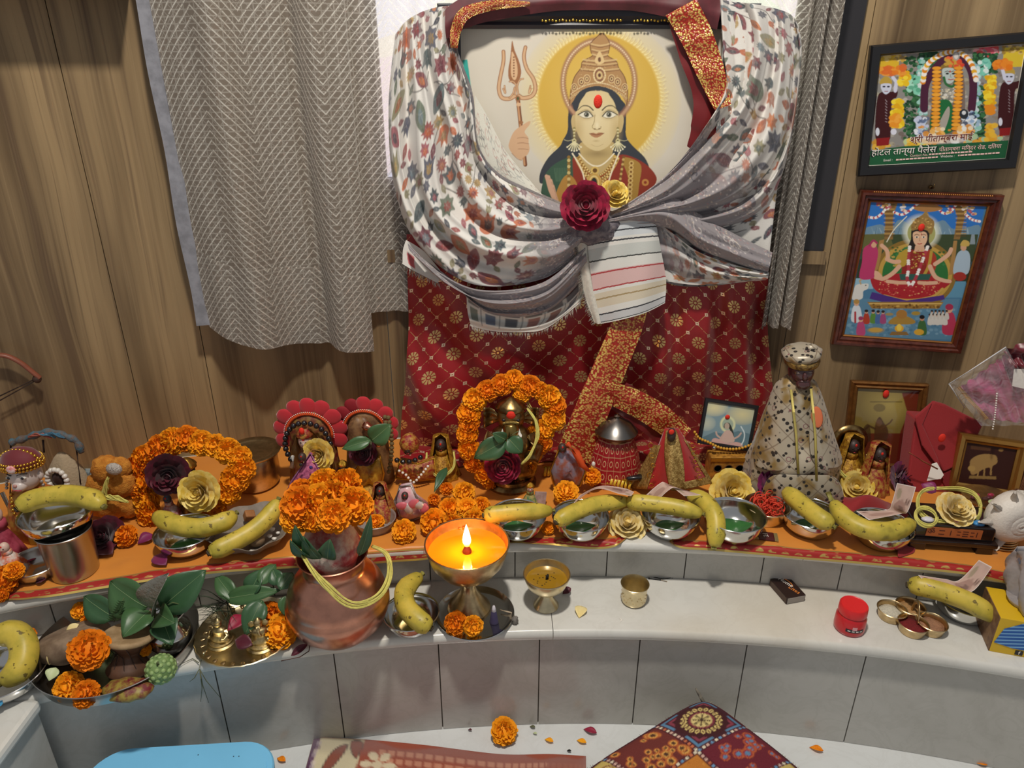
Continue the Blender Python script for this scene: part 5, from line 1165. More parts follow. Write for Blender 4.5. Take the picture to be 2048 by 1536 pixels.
# ---- bowl with banana left of the lamp
bowl('steel bowl under the bent banana left of the burning lamp', L_(824, 1252), .051, .034, group='steel bowls')
banana('bent banana on the bowl between copper pot and lamp', [(862, 1256, Z_LO+.036), (838, 1240, Z_LO+.046), (812, 1212, Z_LO+.054), (810, 1180, Z_LO+.058), (842, 1150, Z_LO+.062)], .0185)
# ---- brass cup
pc = L_(1267, 1203)
cp = thing('brass_cup', 'small engraved brass cup standing alone on the lower step', 'cup', tuple(pc))
MB().lathe([(0, 0), (.0195, 0), (.0225, .003), (.0245, .010), (.0240, .028), (.0245, .034), (.0268, .043), (.0276, .044), (.0268, .0445), (.0236, .035), (.0228, .012), (.02, .004), (0, .004)], 48).build('body', BRASS_P, cp, sharp=50)
m = MB()
for k in range(8):
    a = 2*PI*k/8
    for q in range(6): b = a+q*.11; m.ell((.0247*math.cos(b), .0247*math.sin(b), .012+.014*abs(math.sin(q*.6))), .0009, 5, 4)
m.build('engraving', BRASS, cp)['kind'] = 'stuff'
# ---- burnt matches, matchbox
BLK = M('charred_match', '17130f', .9); MW = M('match_wood', 'b6a48c', .8)
for k, (a, b, c, lb) in enumerate((((1298, 1157), (1322, 1160), (1334, 1163), 'burnt match with pale end behind the brass cup, nearer one'), ((1307, 1154), (1325, 1158), (1345, 1155), 'bent burnt match behind the brass cup, farther one'))):
    q = [L_(*x_, .0014) for x_ in (a, b, c)]; base = q[1].copy(); base.z = Z_LO
    th = thing('matchstick', lb, 'matchstick', tuple(base), 0, 'burnt matches'); W3 = [x_-base for x_ in q]; MB().tube([W3[0], W3[1]], .0011, 6).build('charred_end', BLK, th); MB().tube([W3[1], W3[2]], .001, 6).build('stick', MW if k == 0 else BLK, th)
    MB().ell(W3[0] if k == 0 else W3[2], .0019, 8, 6).build('head', BLK, th)
pm = L_(1573, 1186); rz = math.radians(-72)
mb = thing('matchbox', 'dark brown matchbox lying flat right of the middle', 'matchbox', tuple(pm), math.radians(14), scale=1.2)
MB().box((0, 0, .0065), (.034, .049, .013)).build('sleeve', M('matchbox_brown', '2a1712', .4), mb, smooth=False, bevel=.0006)
MB().box((0, -.0005, .0065), (.031, .0490, .0105)).build('tray', M('matchbox_card', '9a948c', .8), mb, smooth=False)
for s_ in (-1, 1): MB().box((s_*.0171, 0, .0065), (.0004, .046, .010)).build('striking_strip', M('striker_brown', '5c4a40', .95), mb, smooth=False)
text('Home', .0105, M('print_white', 'efe9e0', .5), mb, (.003, .010, .0132), (0, 0, math.radians(-68)))
text('Lites', .0105, M('print_orange', 'e88a3a', .5), mb, (-.0005+.006, -.010, .0132), (0, 0, math.radians(-68)))
m = MB(); m.tube([V3((-.002+.012*math.cos(a), .006+.017*math.sin(a), .0131)) for a in np.linspace(-.5, 1.6, 12)], [.0003+.0009*math.sin(PI*i/11) for i in range(12)], 5, sq=.15); m.build('logo_arc', M('print_orange', 'e88a3a', .5), mb)
# ---- red jar
pj = L_(1697, 1256)
jr = thing('plastic_jar', 'small red plastic jar with screw lid on the lower step', 'jar', tuple(pj), math.radians(-8))
RP = M('red_plastic', 'c41a22', .28, coat=.3); RP2 = M('red_plastic_lid', 'd8262a', .35)
MB().lathe([(0, 0), (.024, 0), (.0265, .003), (.0270, .010), (.0265, .030), (.0235, .036), (.022, .038), (0, .038)], 40).build('body', RP, jr, sharp=50)
MB().lathe([(.0205, .038), (.0245, .0385), (.0250, .040), (.0245, .054), (.0235, .056), (.0222, .0555), (.0215, .0545), (0, .054)], 48, fn=lambda a, z: 1+(.008*math.cos(36*a) if .0395 < z < .0545 else 0)).build('lid', RP2, jr, sharp=50)
def band(r, a0, a1, z0, z1, n=12): return [[V3((r*math.sin(a), -r*math.cos(a), z)) for a in np.linspace(a0, a1, n)] for z in (z0, z1)]
MB().grid(band(.0273, -.55, .65, .012, .019)).build('label_band', M('print_black', '1d1a22', .4), jr); MB().grid(band(.02735, -.15, .15, .018, .025)).build('label_badge', M('print_pink', 'e2a0a4', .5), jr)
for k in range(4): MB().grid(band(.0276, -.42+.26*k, -.42+.26*k+.17, .0145, .0165, 4)).build('label_line', M('print_white', 'efe9e0', .5), jr)
# ---- four-cup brass powder holder
ph = L_(1818, 1246)
q4 = thing('powder_holder', 'brass holder of four small cups joined under an arched handle', 'holder', tuple(ph), math.radians(-12))
for k, (x_, y_, nm, colr) in enumerate(((-.030, .010, 'white rice', 'd9d2bf'), (-.002, -.022, 'red powder', '7a1a1e'), (.032, -.012, 'tan powder', 'a87a5c'), (.006, .026, 'dry chips', 'b98e5c'))):
    c4 = MB().lathe(bowl_prof(.0255, .019, .85, .001), 36, c=(x_, y_, 0)).build('cup', BRASS, q4, sharp=50)
    m = MB().lathe([(0, .0150), (.012, .0142), (.0225, .0115), (.0225, .010), (0, .009)], 24, c=(x_, y_, 0), fn=lambda a, z: 1+.04*math.sin(5*a)); m.build('powder', M(nm.replace(' ', '_'), colr, .9, var=.25, vs=250, bump=.6, bs=400), c4)
MB().tube(cr([(.006, -.018, .012), (.007, -.010, .034), (.008, .004, .044), (.008, .018, .034), (.007, .022, .012)], 24), .0042, 8, sq=.35, up=V3((1, 0, 0))).build('handle', BRASS, q4)
# ---- bowl and banana at the right end
bowl('steel bowl under the banana at the right end of the lower step', L_(1922, 1226), .054, .038, group='steel bowls')
banana('long banana with stalk on the bowl at the right end of the lower step', [(1816, 1170, Z_LO+.060), (1850, 1174, Z_LO+.066), (1905, 1190, Z_LO+.066), (1955, 1212, Z_LO+.060), (1992, 1240, Z_LO+.046)], .0185, stem=True)
# ---- brass plate with leaves and tiny brass figures
pp_ = L_(496, 1270)
bpz = thing('brass_plate', 'brass plate with fluted rim, tiny brass figures and mango leaves', 'plate', tuple(pp_))
MB().lathe([(0, 0), (.066, 0), (.076, .004), (.088, .012), (.0895, .0125), (.088, .0135), (.076, .0055), (.065, .0015), (0, .0015)], 96, fn=lambda a, z: 1+(.014*abs(math.cos(14*a)) if z > .003 else 0)).build('dish', BRASS_P, bpz, sharp=50)
for k in range(28):
    a = 2*PI*k/28; MB().ell((.078*math.cos(a), .078*math.sin(a), .0068), (.007, .0042, .0012), 10, 6, Matrix.Rotation(a, 3, 'Z')).build('rim_lobe', BRASS, bpz)
def seated(name, label, p, h, mat, ele=False, rz=0.0, hal=False):
    th = thing(name, label, 'idol', tuple(p), rz)
    MB().lathe([(0, 0), (.46*h, 0), (.48*h, .05*h), (.38*h, .10*h), (.42*h, .13*h), (.42*h, .17*h), (.30*h, .21*h), (0, .21*h)], 24).build('pedestal', mat, th, sharp=50)
    m = MB().lathe([(0, .18*h), (.38*h, .20*h), (.40*h, .27*h), (.26*h, .36*h), (.24*h, .48*h), (.27*h, .58*h), (.20*h, .66*h), (.09*h, .70*h), (.08*h, .74*h), (0, .75*h)], 20, sc=(1, .75)); m.build('body', mat, th)
    for s_ in (-1, 1): MB().tube([(s_*.24*h, 0, .60*h), (s_*.36*h, -.06*h, .46*h), (s_*.30*h, -.22*h, .36*h), (s_*.22*h, -.28*h, .42*h)], [.075*h, .065*h, .05*h, .06*h], 8).build('arm', mat, th)
    MB().ell((0, -.02*h, .82*h), (.13*h, .13*h, .14*h), 14, 10).build('head', mat, th)
    MB().lathe([(0, .88*h), (.14*h, .90*h), (.13*h, .94*h), (.07*h, .99*h), (.03*h, 1.04*h), (0, 1.05*h)], 14).build('crown', mat, th)
    if ele:
        for s_ in (-1, 1): MB().ell((s_*.20*h, 0, .82*h), (.11*h, .025*h, .12*h), 10, 8).build('ear', mat, th)
        MB().tube([(0, -.12*h, .80*h), (0, -.20*h, .70*h), (.02*h, -.22*h, .58*h), (.09*h, -.24*h, .52*h)], [.06*h, .05*h, .04*h, .03*h], 8).build('trunk', mat, th)
    return th
BRS = M('cast_brass', 'd2bd8a', .38, 1.0, var=.35, vs=150)
seated('brass_idol', 'tiny seated brass elephant-headed idol in the middle of the brass plate', L_(524, 1288, .0016), .058, BRS, True, .2)
seated('brass_idol', 'tiny seated brass goddess idol at the left of the brass plate', L_(444, 1284, .0016), .052, BRS, False, -.3)
marigold('marigold showing its green stalk on the brass plate', L_(562, 1262, .022), .032, (.1, -.5, .85), group='marigolds on the brass plate')
marigold('marigold under the mango leaves on the brass plate', L_(540, 1232, .032), .026, (.2, -.7, .6), group='marigolds on the brass plate', calyx=False)
for k, (b, tp, w, lb) in enumerate((((470, 1200, .06), (432, 1150, .085), .035, 'leaf rising left over the brass plate'), ((500, 1190, .07), (525, 1138, .105), .040, 'upper leaf of the sprig above the brass plate'), ((520, 1170, .09), (552, 1128, .105), .032, 'leaf touching the orange cloth above the brass plate'), ((560, 1180, .09), (585, 1145, .10), .036, 'leaf beside the copper pot neck'), ((450, 1198, .06), (562, 1180, .08), .036, 'long horizontal leaf across the brass plate'), ((525, 1200, .07), (490, 1270, .03), .046, 'leaf spotted with red powder hanging over the brass plate'), ((575, 1190, .08), (570, 1232, .05), .030, 'leaf hanging against the copper pot'), ((560, 1170, .09), (545, 1138, .11), .03, 'small upper leaf near the leaf plate'))):
    tag(leaf(L_(b[0], b[1], b[2]), L_(tp[0], tp[1], tp[2]), w, (rnd.uniform(-.3, .3), -.7, .7), mat=LEAF if k % 2 else LEAF2, name='mango_leaf'), lb, 'leaf', 'mango leaves on the brass plate')
m = MB(); g = random.Random(12)
for k in range(34):
    p0 = L_(g.uniform(425, 470), g.uniform(1196, 1225), g.uniform(.02, .06)); d = V3((g.uniform(-1, .6), g.uniform(-.6, .2), g.uniform(-.5, .5))).normalized(); L = g.uniform(.03, .06); m.tube([p0, p0+d*L*.5+V3((0, 0, .006)), p0+d*L], [.0008, .0007, .0003], 4)
o = m.build('sacred_grass', M('dark_grass', '34432c', .7)); tag(o, 'tuft of dark green grass under the leaves of the brass plate', 'grass', kind='stuff')
o = thing('grass_stalk', 'grass stalk with thin forked blades hanging over the step edge', 'grass', tuple(L_(405, 1320)))
for k, L in enumerate((((414, 1296, .012), (405, 1315, .006), (400, 1336, .004)), ((402, 1333, .004), (415, 1356, -.02), (445, 1392, -.06)), ((402, 1333, .004), (408, 1365, -.03), (420, 1400, -.07)), ((400, 1335, .004), (392, 1350, -.005), (382, 1358, -.01)), ((402, 1333, .004), (407, 1370, -.03), (404, 1398, -.07)), ((400, 1320, .004), (388, 1312, .004), (362, 1324, .006)))):
    MB().tube([L_(*q)+V3((0, -.006, 0)) for q in L], [.0009, .0008, .0004], 5).build('blade', M('dry_green_grass', '5d5f44', .7), o, world=True)
for k, (b, tp, w, mt, lb) in enumerate((((455, 1262), (490, 1232), .03, R_CRIM, 'crimson petal between the brass idols, upper one'), ((470, 1280), (505, 1290), .028, R_DARK, 'dark wine petal between the brass idols, lower one'), ((530, 1215), (548, 1248), .016, R_DARK, 'dark folded petal over the marigold on the brass plate'))):
    petal(lb, L_(*b, .03), L_(*tp, .034), w, mt, (0, -.6, .8))
pe = L_(600, 1305); o = thing('petal', 'crimson petal with thin stem lying on the step edge', 'petal', tuple(pe), 0, 'fallen petals')
MB().grid(leaf_grid(L_(582, 1312, .002), L_(616, 1288, .010), .014, (.2, -.6, .8), ovate=.5, fold=.5)).build('blade', R_DARK, o, world=True); MB().tube([L_(562, 1322, .002), L_(600, 1314, .002), L_(618, 1302, .004), L_(620, 1290, .008)], .0009, 5).build('stem', M('dry_stem', '4a2a22', .8), o, world=True)
petal('pale yellow petal lying right of the small brass lamp', L_(1158, 1236, .001), L_(1164, 1212, .004), .026, R_CRM, (0, -.2, 1))
petal('dark red petal behind the small brass lamp', L_(1125, 1188, .004), L_(1142, 1176, .012), .016, R_DARK, (0, -.5, 1))
tag(MB().tube([(-.002, .006, .0006), (.002, .001, .0008), (-.001, -.005, .0006)], [.0004, .0014, .0004], 6, sq=.4).build('rice_grain', M('print_white', 'efe9e0', .5), loc=tuple(L_(1241, 1241))), 'white curved grain right of the pale yellow petal', 'grain')
# ================================================================ left steel platter with offerings
pL = L_(240, 1300)
pL = L_(241, 1302)
th = thing('steel_platter', 'large steel platter with drum, coconut, flowers and leaves on the left', 'platter', tuple(pL), 0)
MB().lathe([(0, 0), (.116, 0), (.126, .004), (.133, .030), (.1345, .031), (.1335, .032), (.1240, .007), (.114, .0016), (0, .0016)], 72).build('dish', STEEL_B, th, sharp=50)
zp = Z_LO+.0018
def Z(u, v, dz=0.0): return on_z(u, v, zp+dz)
# coconut half / wooden dish
tag(MB().lathe([(0, 0), (.035, .002), (.054, .016), (.058, .034), (.053, .046), (.048, .049), (.03, .053), (0, .054)], 36, rot=Euler((-.35, -.25, 0)).to_matrix()).build('drum', M('dull_drumskin', '8f7a64', .8, col2='6e5a48', vs=30), loc=tuple(Z(158, 1314, .004))), 'brown drum head lying tilted at the left of the platter', 'drum')
pd = Z(258, 1340, .0)
dr = thing('hand_drum', 'small hourglass hand drum with tan skin in the platter', 'drum', tuple(pd), 0, None, rot=(-.25, .10, 0))
MB().lathe([(.034, .0), (.036, .004), (.030, .014), (.019, .028), (.017, .033), (.021, .040), (.036, .056), (.040, .062), (.040, .067)], 36).build('shell', M('drum_wood', '6a4a38', .5, var=.3, vs=40), dr)
MB().lathe([(.041, .061), (.0425, .063), (.0425, .068), (.039, .070), (.036, .0695), (0, .0700)], 36).build('drum_skin', M('goat_skin', 'a98e6a', .75, col2='8f7552', vs=45), dr)
for k in range(10):
    a = 2*PI*k/10; MB().tube([(.040*math.cos(a), .040*math.sin(a), .062), (.020*math.cos(a+.3), .020*math.sin(a+.3), .033), (.034*math.cos(a+.6), .034*math.sin(a+.6), .004)], .0009, 4).build('lacing', M('drum_cord', '4a3a34', .9), dr)
pcl = Z(258, 1390, .0)
o = thing('cloth_pouch', 'maroon and gold brocade pouch under the hand drum', 'pouch', tuple(pcl)); MB().ell((0, 0, .012), (.042, .024, .014), 20, 10, fn=lambda d: 1+.06*math.sin(8*math.atan2(d.y, d.x))).build('pouch', M('maroon_brocade', '6e1a26', .5, col2='9a8a3a', vs=70), o)
for k, (u, v, r, dz, lb) in enumerate(((160, 1222, 17, .050, 'marigold at the far rim of the platter'), (172, 1238, 11, .04, 'small marigold beneath the far one on the platter'), (178, 1300, 35, .075, 'big marigold on the tilted drum head'), (138, 1374, 26, .022, 'marigold at the near left rim of the platter'), (172, 1388, 24, .020, 'darker marigold at the near rim of the platter'), (228, 1278, 15, .045, 'marigold between custard apple and hand drum'), (290, 1300, 12, .03, 'marigold behind the hand drum'))):
    marigold(lb, Z(u, v, dz), r*.00092, (rnd.uniform(-.3, .3), -.7, .7), group='marigolds on the left platter', calyx=k in (3, 5))
CA = M('custard_apple_green', '7d9a5c', .6, col2='5c7a44', vs=60)
def custard(label, p, r, rot):
    g = random.Random(int(r*1e5)); th = thing('custard_apple', label, 'fruit', tuple(p), 0, 'green custard apples', rot=rot)
    m = MB().ell((0, 0, r), (r, r, r*.95), 24, 16); 
    m.build('flesh', CA, th); m = MB()
    for i in range(70):
        z = 1-2*(i+.5)/70; q = math.sqrt(1-z*z); a = i*2.39996; d = V3((q*math.cos(a), q*math.sin(a), z)); m.ell(V3((0, 0, r))+d*r*.95, (r*.17, r*.17, r*.10), 8, 5, d.to_track_quat('Z', 'Y').to_matrix())
    m.build('scales', M('custard_scale', '94b070', .55, var=.2, vs=90), th)['kind'] = 'stuff'
    MB().tube([(0, 0, 2*r*.94), (0, .002, 2*r+.006)], [.003, .0022], 8).build('stalk', TWIG, th)
custard('green custard apple at the near right rim of the platter', Z(328, 1346, .004), .0245, (.5, .2, 0))
custard('green custard apple below the big leaves on the platter', Z(206, 1282, .008), .0235, (1.9, 0, .2))
petal('cream petal on the left part of the platter', Z(130, 1268, .05), Z(158, 1248, .06), .016, R_CRM, (0, -.5, .8)); petal('cream and pink petal at the left rim of the platter', Z(98, 1330, .03), Z(108, 1300, .05), .018, R_CRM, (.6, -.4, .6)); petal('long pink-edged petal behind the hand drum', Z(243, 1290, .05), Z(285, 1276, .06), .012, R_CRM, (0, -.5, .8)); petal('pale green petal at the near left rim of the platter', Z(98, 1362, .02), Z(112, 1335, .03), .024, M('pale_green_petal', 'c2cfa0', .5), (.2, -.6, .7))
# steel water pot on the platter holding a leaf sprig
pw_ = Z(345, 1292)
lo = thing('steel_pot', 'small steel water pot holding a sprig of big leaves on the platter', 'pot', tuple(pw_)); MB().lathe([(0, 0), (.022, 0), (.034, .010), (.039, .026), (.036, .042), (.026, .054), (.0235, .060), (.030, .070), (.034, .074), (.032, .0745), (.022, .062), (.02, .05), (0, .05)], 40).build('body', STEEL, lo, sharp=50)
spr = thing('leaf_sprig', 'sprig of broad dark green leaves standing in the small steel pot', 'leaves', tuple(Z(320, 1240, .07)))
Yp = pw_.y-.01
for k, (b, tp, w, nn) in enumerate((((295, 1215), (220, 1162), .075, (-.2, -.8, .5)), ((232, 1236), (168, 1192), .050, (-.2, -.7, .6)), ((300, 1222), (246, 1275), .058, (-.1, -.6, .7)), ((322, 1216), (412, 1140), .072, (.2, -.8, .5)), ((318, 1226), (350, 1246), .046, (.2, -.7, .6)), ((325, 1235), (345, 1290), .050, (.3, -.7, .6)))):
    leaf(on_y(b[0], b[1], Yp), on_y(tp[0], tp[1], Yp+(.03 if tp[1] < b[1] else -.05)), w, nn, spr, LEAF if k % 2 else LEAF2)
leaf(on_y(312, 1222, Yp-.01), on_y(338, 1146, Yp-.01), .052, (-.5, -.8, .3), spr, M('shiny_leaf_back', '8d8a80', .18, .55, bump=.6, bs=180), fold=.5)
MB().tube([on_y(312, 1250, Yp), on_y(310, 1222, Yp)], .0016, 6).build('twig', TWIG, spr, world=True); MB().tube([on_y(312, 1222, Yp-.004), on_y(345, 1205, Yp-.004), on_y(375, 1212, Yp-.004), on_y(380, 1200, Yp-.004)], .001, 5).build('twig', TWIG, spr, world=True)
fr_ = thing('fern_sprig', 'tiny fern sprig among the leaves on the platter', 'leaves', tuple(on_y(235, 1245, Yp)))
for k in range(11):
    q = on_y(230+k*1.7, 1240-k*4.0, Yp-.012); 
    for s_ in (-1, 1): leaf(q, q+V3((s_*.012*(1-k*.05), -.002, .006)), .004, (0, -1, .2), fr_, LEAF2, 'leaflet', n=5, nc=3) if k < 10 else None
MB().tube([on_y(228, 1244, Yp-.011), on_y(248, 1196, Yp-.011)], .0008, 5).build('twig', TWIG, fr_, world=True)
# bowl with banana in the left corner
pb0 = L_(18, 1372); bw = bowl('steel bowl with blue sticker under the bananas at the left edge', pb0, .064, .034, STEEL)
MB().ell((0, 0, 0), (.010, .0012, .006), 14, 8, Euler((-.55, 0, .35)).to_matrix()).build('sticker', M('blue_sticker', '4aa0cf', .4), bw, loc=(.022, -.0575, .022))
banana('large banana curling down into the bowl at the left edge', [(-16, 1270, Z_LO+.085), (28, 1268, Z_LO+.080), (48, 1296, Z_LO+.066), (40, 1336, Z_LO+.048), (2, 1366, Z_LO+.036)], .0215)
marigold('marigold behind the large banana at the left edge', L_(56, 1272, .02), .014, (0, -.6, .7)); petal('cream petal between left bowl and platter', L_(66, 1318, .002), L_(86, 1304, .006), .016, R_CRM, (0, -.3, 1))
# petals on the orange cloth
for a, b, w, mt, lb in (((275, 1088), (308, 1070), .030, R_PUR, 'purple petal right of the stalked marigold'), ((308, 1112), (332, 1130), .030, R_PUR, 'pink-edged petal lying on the orange cloth left of the bowl'), ((190, 1096), (225, 1108), .04, R_DARK, 'wine red petal right of the tumbler, lowest one'), ((70, 1166), (92, 1158), .02, R_DARK, 'dark petal in front of the low steel bowl'), ((30, 1128), (78, 1112), .03, R_CRIM, 'crimson petal behind the low steel bowl'), ((236, 1040), (260, 1028), .025, R_PUR, 'pink tipped petal left of the left garland')):
    petal(lb, U_(*a, .004), U_(*b, .008), w, mt, (rnd.uniform(-.2, .2), -.2, 1))
rose('heap of wine red rose petals right of the tumbler', U_(212, 1078, .006), .040, R_DARK, (.1, -.6, .7), 1)
# ================================================================ framed pictures on and before the right wall
def tangent(u, v, off):
    p = on_cyl(u, v, R_WALL); a = arc_ang(p); n = V3((-math.sin(a), -math.cos(a), 0)); return p+n*off, n
def leaning(p, a, tilt):
    n = V3((-math.sin(a)*math.cos(tilt), -math.cos(a)*math.cos(tilt), math.sin(tilt))); return p, n
def framed(label, cat, corners, plane, cv, prof, mat, step, name='framed_picture', back=.012, res_mat=None):
    o, n = plane; TL, TR, BR, BL = (on_plane(u, v, o, n) for u, v in corners)
    ax = ((BR-BL)+(TR-TL)).normalized(); ay = n.cross(ax).normalized(); ay = ay if ay.z > 0 else -ay
    w = ((BR-BL).dot(ax)+(TR-TL).dot(ax))/2; h = ((TL-BL).dot(ay)+(TR-BR).dot(ay))/2; c = (TL+TR+BR+BL)/4; bl = c-ax*w/2-ay*h/2
    th = thing(name, label, cat, tuple(bl))
    print_plane('print', cv, bl, ax, ay, w, h, step, res_mat or PRINT, th)
    frame4(th, bl, ax, ay, w, h, prof, mat, n=n)
    e = max(x for x, _ in prof)*.9
    R = Matrix((ax, -n, ay)).transposed()
    MB().box(bl+ax*w/2+ay*h/2-n*(back/2+.0006), (w+2*e, back, h+2*e), R).build('backing_board', M('plain_board', '5a4634', .8), th, smooth=False, world=True)
    return th, bl, ax, ay, w, h, n
# ---- black frame with temple photograph
def paint_temple():
    c = Canvas(1725, 80, 2060, 345, .75, '7a6f5c'); S = 4.517; X = lambda x: 1640+x/S; Y = lambda y: 40+y/S; Q = lambda L: [(X(a), Y(b)) for a, b in L]; g = random.Random(5)
    def dab(x0, x1, y0, y1, n, cols, r, op=.9):
        for _ in range(n): q = g.uniform(*r); c.ell(X(g.uniform(x0, x1)), Y(g.uniform(y0, y1)), q, q*g.uniform(.6, 1), g.choice(cols), op)
    c.poly(Q([(450, 200), (1900, 200), (1900, 1340), (430, 1340)]), '8d8a86')
    dab(500, 1850, 230, 1150, 500, ['a9a6a0', 'c4bfb8', '6c5a52', '8a7d6c', 'b0a890'], (2, 6), .7)
    c.poly(Q([(540, 310), (720, 300), (710, 440), (535, 470)]), 'd8b02c'); c.poly(Q([(1660, 250), (1850, 240), (1850, 420), (1650, 430)]), 'd8bc34'); dab(545, 800, 300, 370, 30, ['c9a23c', 'e0c47a', '9a8050'], (2, 5)); dab(1650, 1850, 230, 300, 24, ['d6b870', '9c7c34'], (2, 5)); dab(1400, 1600, 240, 320, 22, ['d8566a', 'c83a3a', 'e8a0a8'], (4, 8))
    for x0, x1, y0, y1 in ((760, 900, 330, 1130), (1390, 1490, 600, 1130), (900, 1060, 290, 420), (1380, 1600, 300, 480)): dab(x0, x1, y0, y1, 240, ['1f4a2e', '2d5f38', '183a26', '3c7046'], (2, 4.5), 1)
    dab(890, 960, 330, 1000, 90, ['9fd0c4', 'd8e6e4', '6fb8a8', 'c0d8e0'], (3, 6)); dab(1370, 1440, 380, 1000, 80, ['8fc8bc', 'd0e0e4', '9ab8d0'], (3, 6)); dab(790, 890, 500, 660, 30, ['7fcdb0', 'a6e0c8', '58a888'], (4, 7)); dab(1420, 1520, 350, 520, 24, ['7fcdb8', 'e0f0ee', '60b0a0'], (4, 7))
    # arch of garlands
    c.line(Q([(940, 800), (950, 600), (1010, 480), (1100, 380), (1200, 330), (1300, 360), (1370, 470), (1385, 620), (1370, 800)]), 16, '4a1f38', 1, 40)
    for k in range(34):
        a = k/33; q = cr([(930, 560), (960, 420), (1060, 330), (1180, 290), (1290, 310), (1370, 400), (1410, 540)], 34)[k]; c.ell(X(q[0]), Y(q[1]), 5.5, 5, ['e08a24', 'f0ece6', 'e8b030', 'f4f0ea'][k % 4])
    c.poly(Q([(1040, 560), (1100, 440), (1160, 400), (1260, 420), (1300, 520), (1310, 700), (1280, 1000), (1000, 1000), (1020, 720)]), '7a6a62', 1, 40)
    c.poly(Q([(1090, 420), (1130, 390), (1210, 350), (1280, 380), (1290, 430), (1190, 460), (1110, 450)]), '8a6f34', 1, 30); dab(1130, 1290, 340, 420, 30, ['d8442c', 'e86a3c', 'c8a040'], (3, 6)); c.ell(X(1230), Y(325), 7, 9, 'a8a4a0'); c.ell(X(1230), Y(325), 4, 6, 'd8d4d0')
    c.poly(Q([(1110, 440), (1220, 440), (1235, 500), (1200, 560), (1160, 575), (1115, 530)]), 'b9c6c2', 1, 30)
    for x in (1150, 1205): c.ell(X(x), Y(485), 3.2, 1.8, '20241f'); c.line(Q([(x-22, 470), (x, 460), (x+20, 470)]), 1.2, '2a2a2a', 1)
    c.line(Q([(1180, 490), (1176, 515), (1190, 517)]), .8, '6a6a66'); c.line(Q([(1160, 535), (1180, 540), (1205, 534)]), 1.8, 'a83a3a'); c.ell(X(1175), Y(465), 1.4, 2.2, 'c03028')
    c.poly(Q([(1110, 560), (1160, 600), (1220, 560), (1250, 700), (1180, 760), (1080, 740), (1070, 640)]), '8a8a80', 1, 30); dab(1080, 1230, 600, 740, 60, ['d8d4cc', '6a665e', 'b8b0a0', 'e0d8c0'], (1.5, 3.5)); c.line(Q([(1120, 520), (1140, 580), (1200, 600), (1225, 540)]), 5, '2f6a3c', 1, 16)
    c.poly(Q([(1040, 760), (1180, 740), (1200, 1000), (1000, 1000)]), '1f6a3a', 1, 30); c.poly(Q([(1160, 780), (1090, 900), (1060, 1000), (1120, 1000), (1170, 860)]), 'a8a298', 1, 20)
    for cx in (1015, 1250):
        for k in range(17):
            y = 440+k*34; x = cx+(-1 if cx < 1100 else 1)*(-k*2.2 if cx < 1100 else 0)+(k*-3 if cx < 1100 else 0)+(0 if cx < 1100 else 8*math.sin(k*.3)-k*1.0); c.ell(X(x+(40 if cx < 1100 else 0)), Y(y), 9.5, 4.2, '5a2a14'); c.ell(X(x+(40 if cx < 1100 else 0)), Y(y-4), 9, 3.6, ['e89a2c', 'f0a838'][k % 2])
    dab(860, 980, 880, 1120, 60, ['c8d0e8', 'e8ecf4', '5a6a8a', 'a8b8d8'], (3, 6)); dab(1280, 1400, 820, 1080, 60, ['2a3a5a', 'c8d8e8', 'e8eef4', '8aa8d0'], (3, 6)); c.ell(X(1300), Y(850), 9, 10, '2a3038'); c.ell(X(1300), Y(838), 4, 4, 'd8dce0')
    dab(900, 1400, 960, 1110, 70, ['e8a040', 'f0e0c0', 'e8eef0', 'f0b860', 'd89030'], (3, 7)); dab(480, 620, 1090, 1160, 30, ['c89030', 'e0b040'], (4, 7)); dab(770, 960, 1080, 1140, 40, ['e0b030', 'f0c850', 'b8d0a0'], (4, 7)); dab(1330, 1640, 1050, 1110, 30, ['e0a030', 'a8c8a0'], (4, 7))
    # two attendants
    for sx, x0, hy in ((0, 590, 520), (1, 1700, 430)):
        d = x0-590; h = hy-520
        c.poly(Q([(520+d, 700+h), (560+d, 650+h), (640+d, 650+h), (700+d, 640+h), (690+d, 700+h), (650+d, 740+h), (640+d, 1000+h), (620+d, 1090+h), (510+d, 1090+h), (500+d, 900+h)]), '3d1216', 1, 40)
        c.poly(Q([(545+d, 580+h), (550+d, 540+h), (595+d, 508+h), (645+d, 540+h), (640+d, 585+h)]), 'b99a40', 1, 24); c.poly(Q([(553+d, 580+h), (640+d, 578+h), (636+d, 640+h), (595+d, 672+h), (560+d, 640+h)]), 'ccd0e2', 1, 24)
        for x in (578, 618): c.ell(X(x+d), Y(602+h), 3, 1.6, '2a2430')
        c.line(Q([(585+d, 645+h), (612+d, 644+h)]), 1.6, '8a2a30'); c.line(Q([(680+d, 640+h), (690+d, 560+h), (660+d, 520+h)] if not sx else [(560+d, 620+h), (540+d, 540+h), (590+d, 480+h)]), 7, 'd0d2e4', 1)
        for k in range(8): c.line(Q([(590+d+4*sx, 720+h+k*28), (605+d, 740+h+k*26)]), 1.1, 'b8a8b0', .8)
        c.ell(X(520+d), Y(1010+h), 4, 8, 'd8dae8'); c.ell(X(665+d), Y(1010+h), 6, 6, 'd8dae8'); c.poly(Q([(510+d, 1070+h), (630+d, 1060+h), (620+d, 1130+h), (510+d, 1140+h)]), '8a1a1c')
    for x, y0, y1 in ((700, 740, 970), (1540, 520, 860), (760, 480, 600)):
        k = 0
        for y in range(y0, y1, 44): dab(x-40, x+40, y-14, y+14, 10, ['e8c020', 'f4d83a', 'e0a818'] if k < 6 else ['e08a20'], (4, 7), 1); k += 1
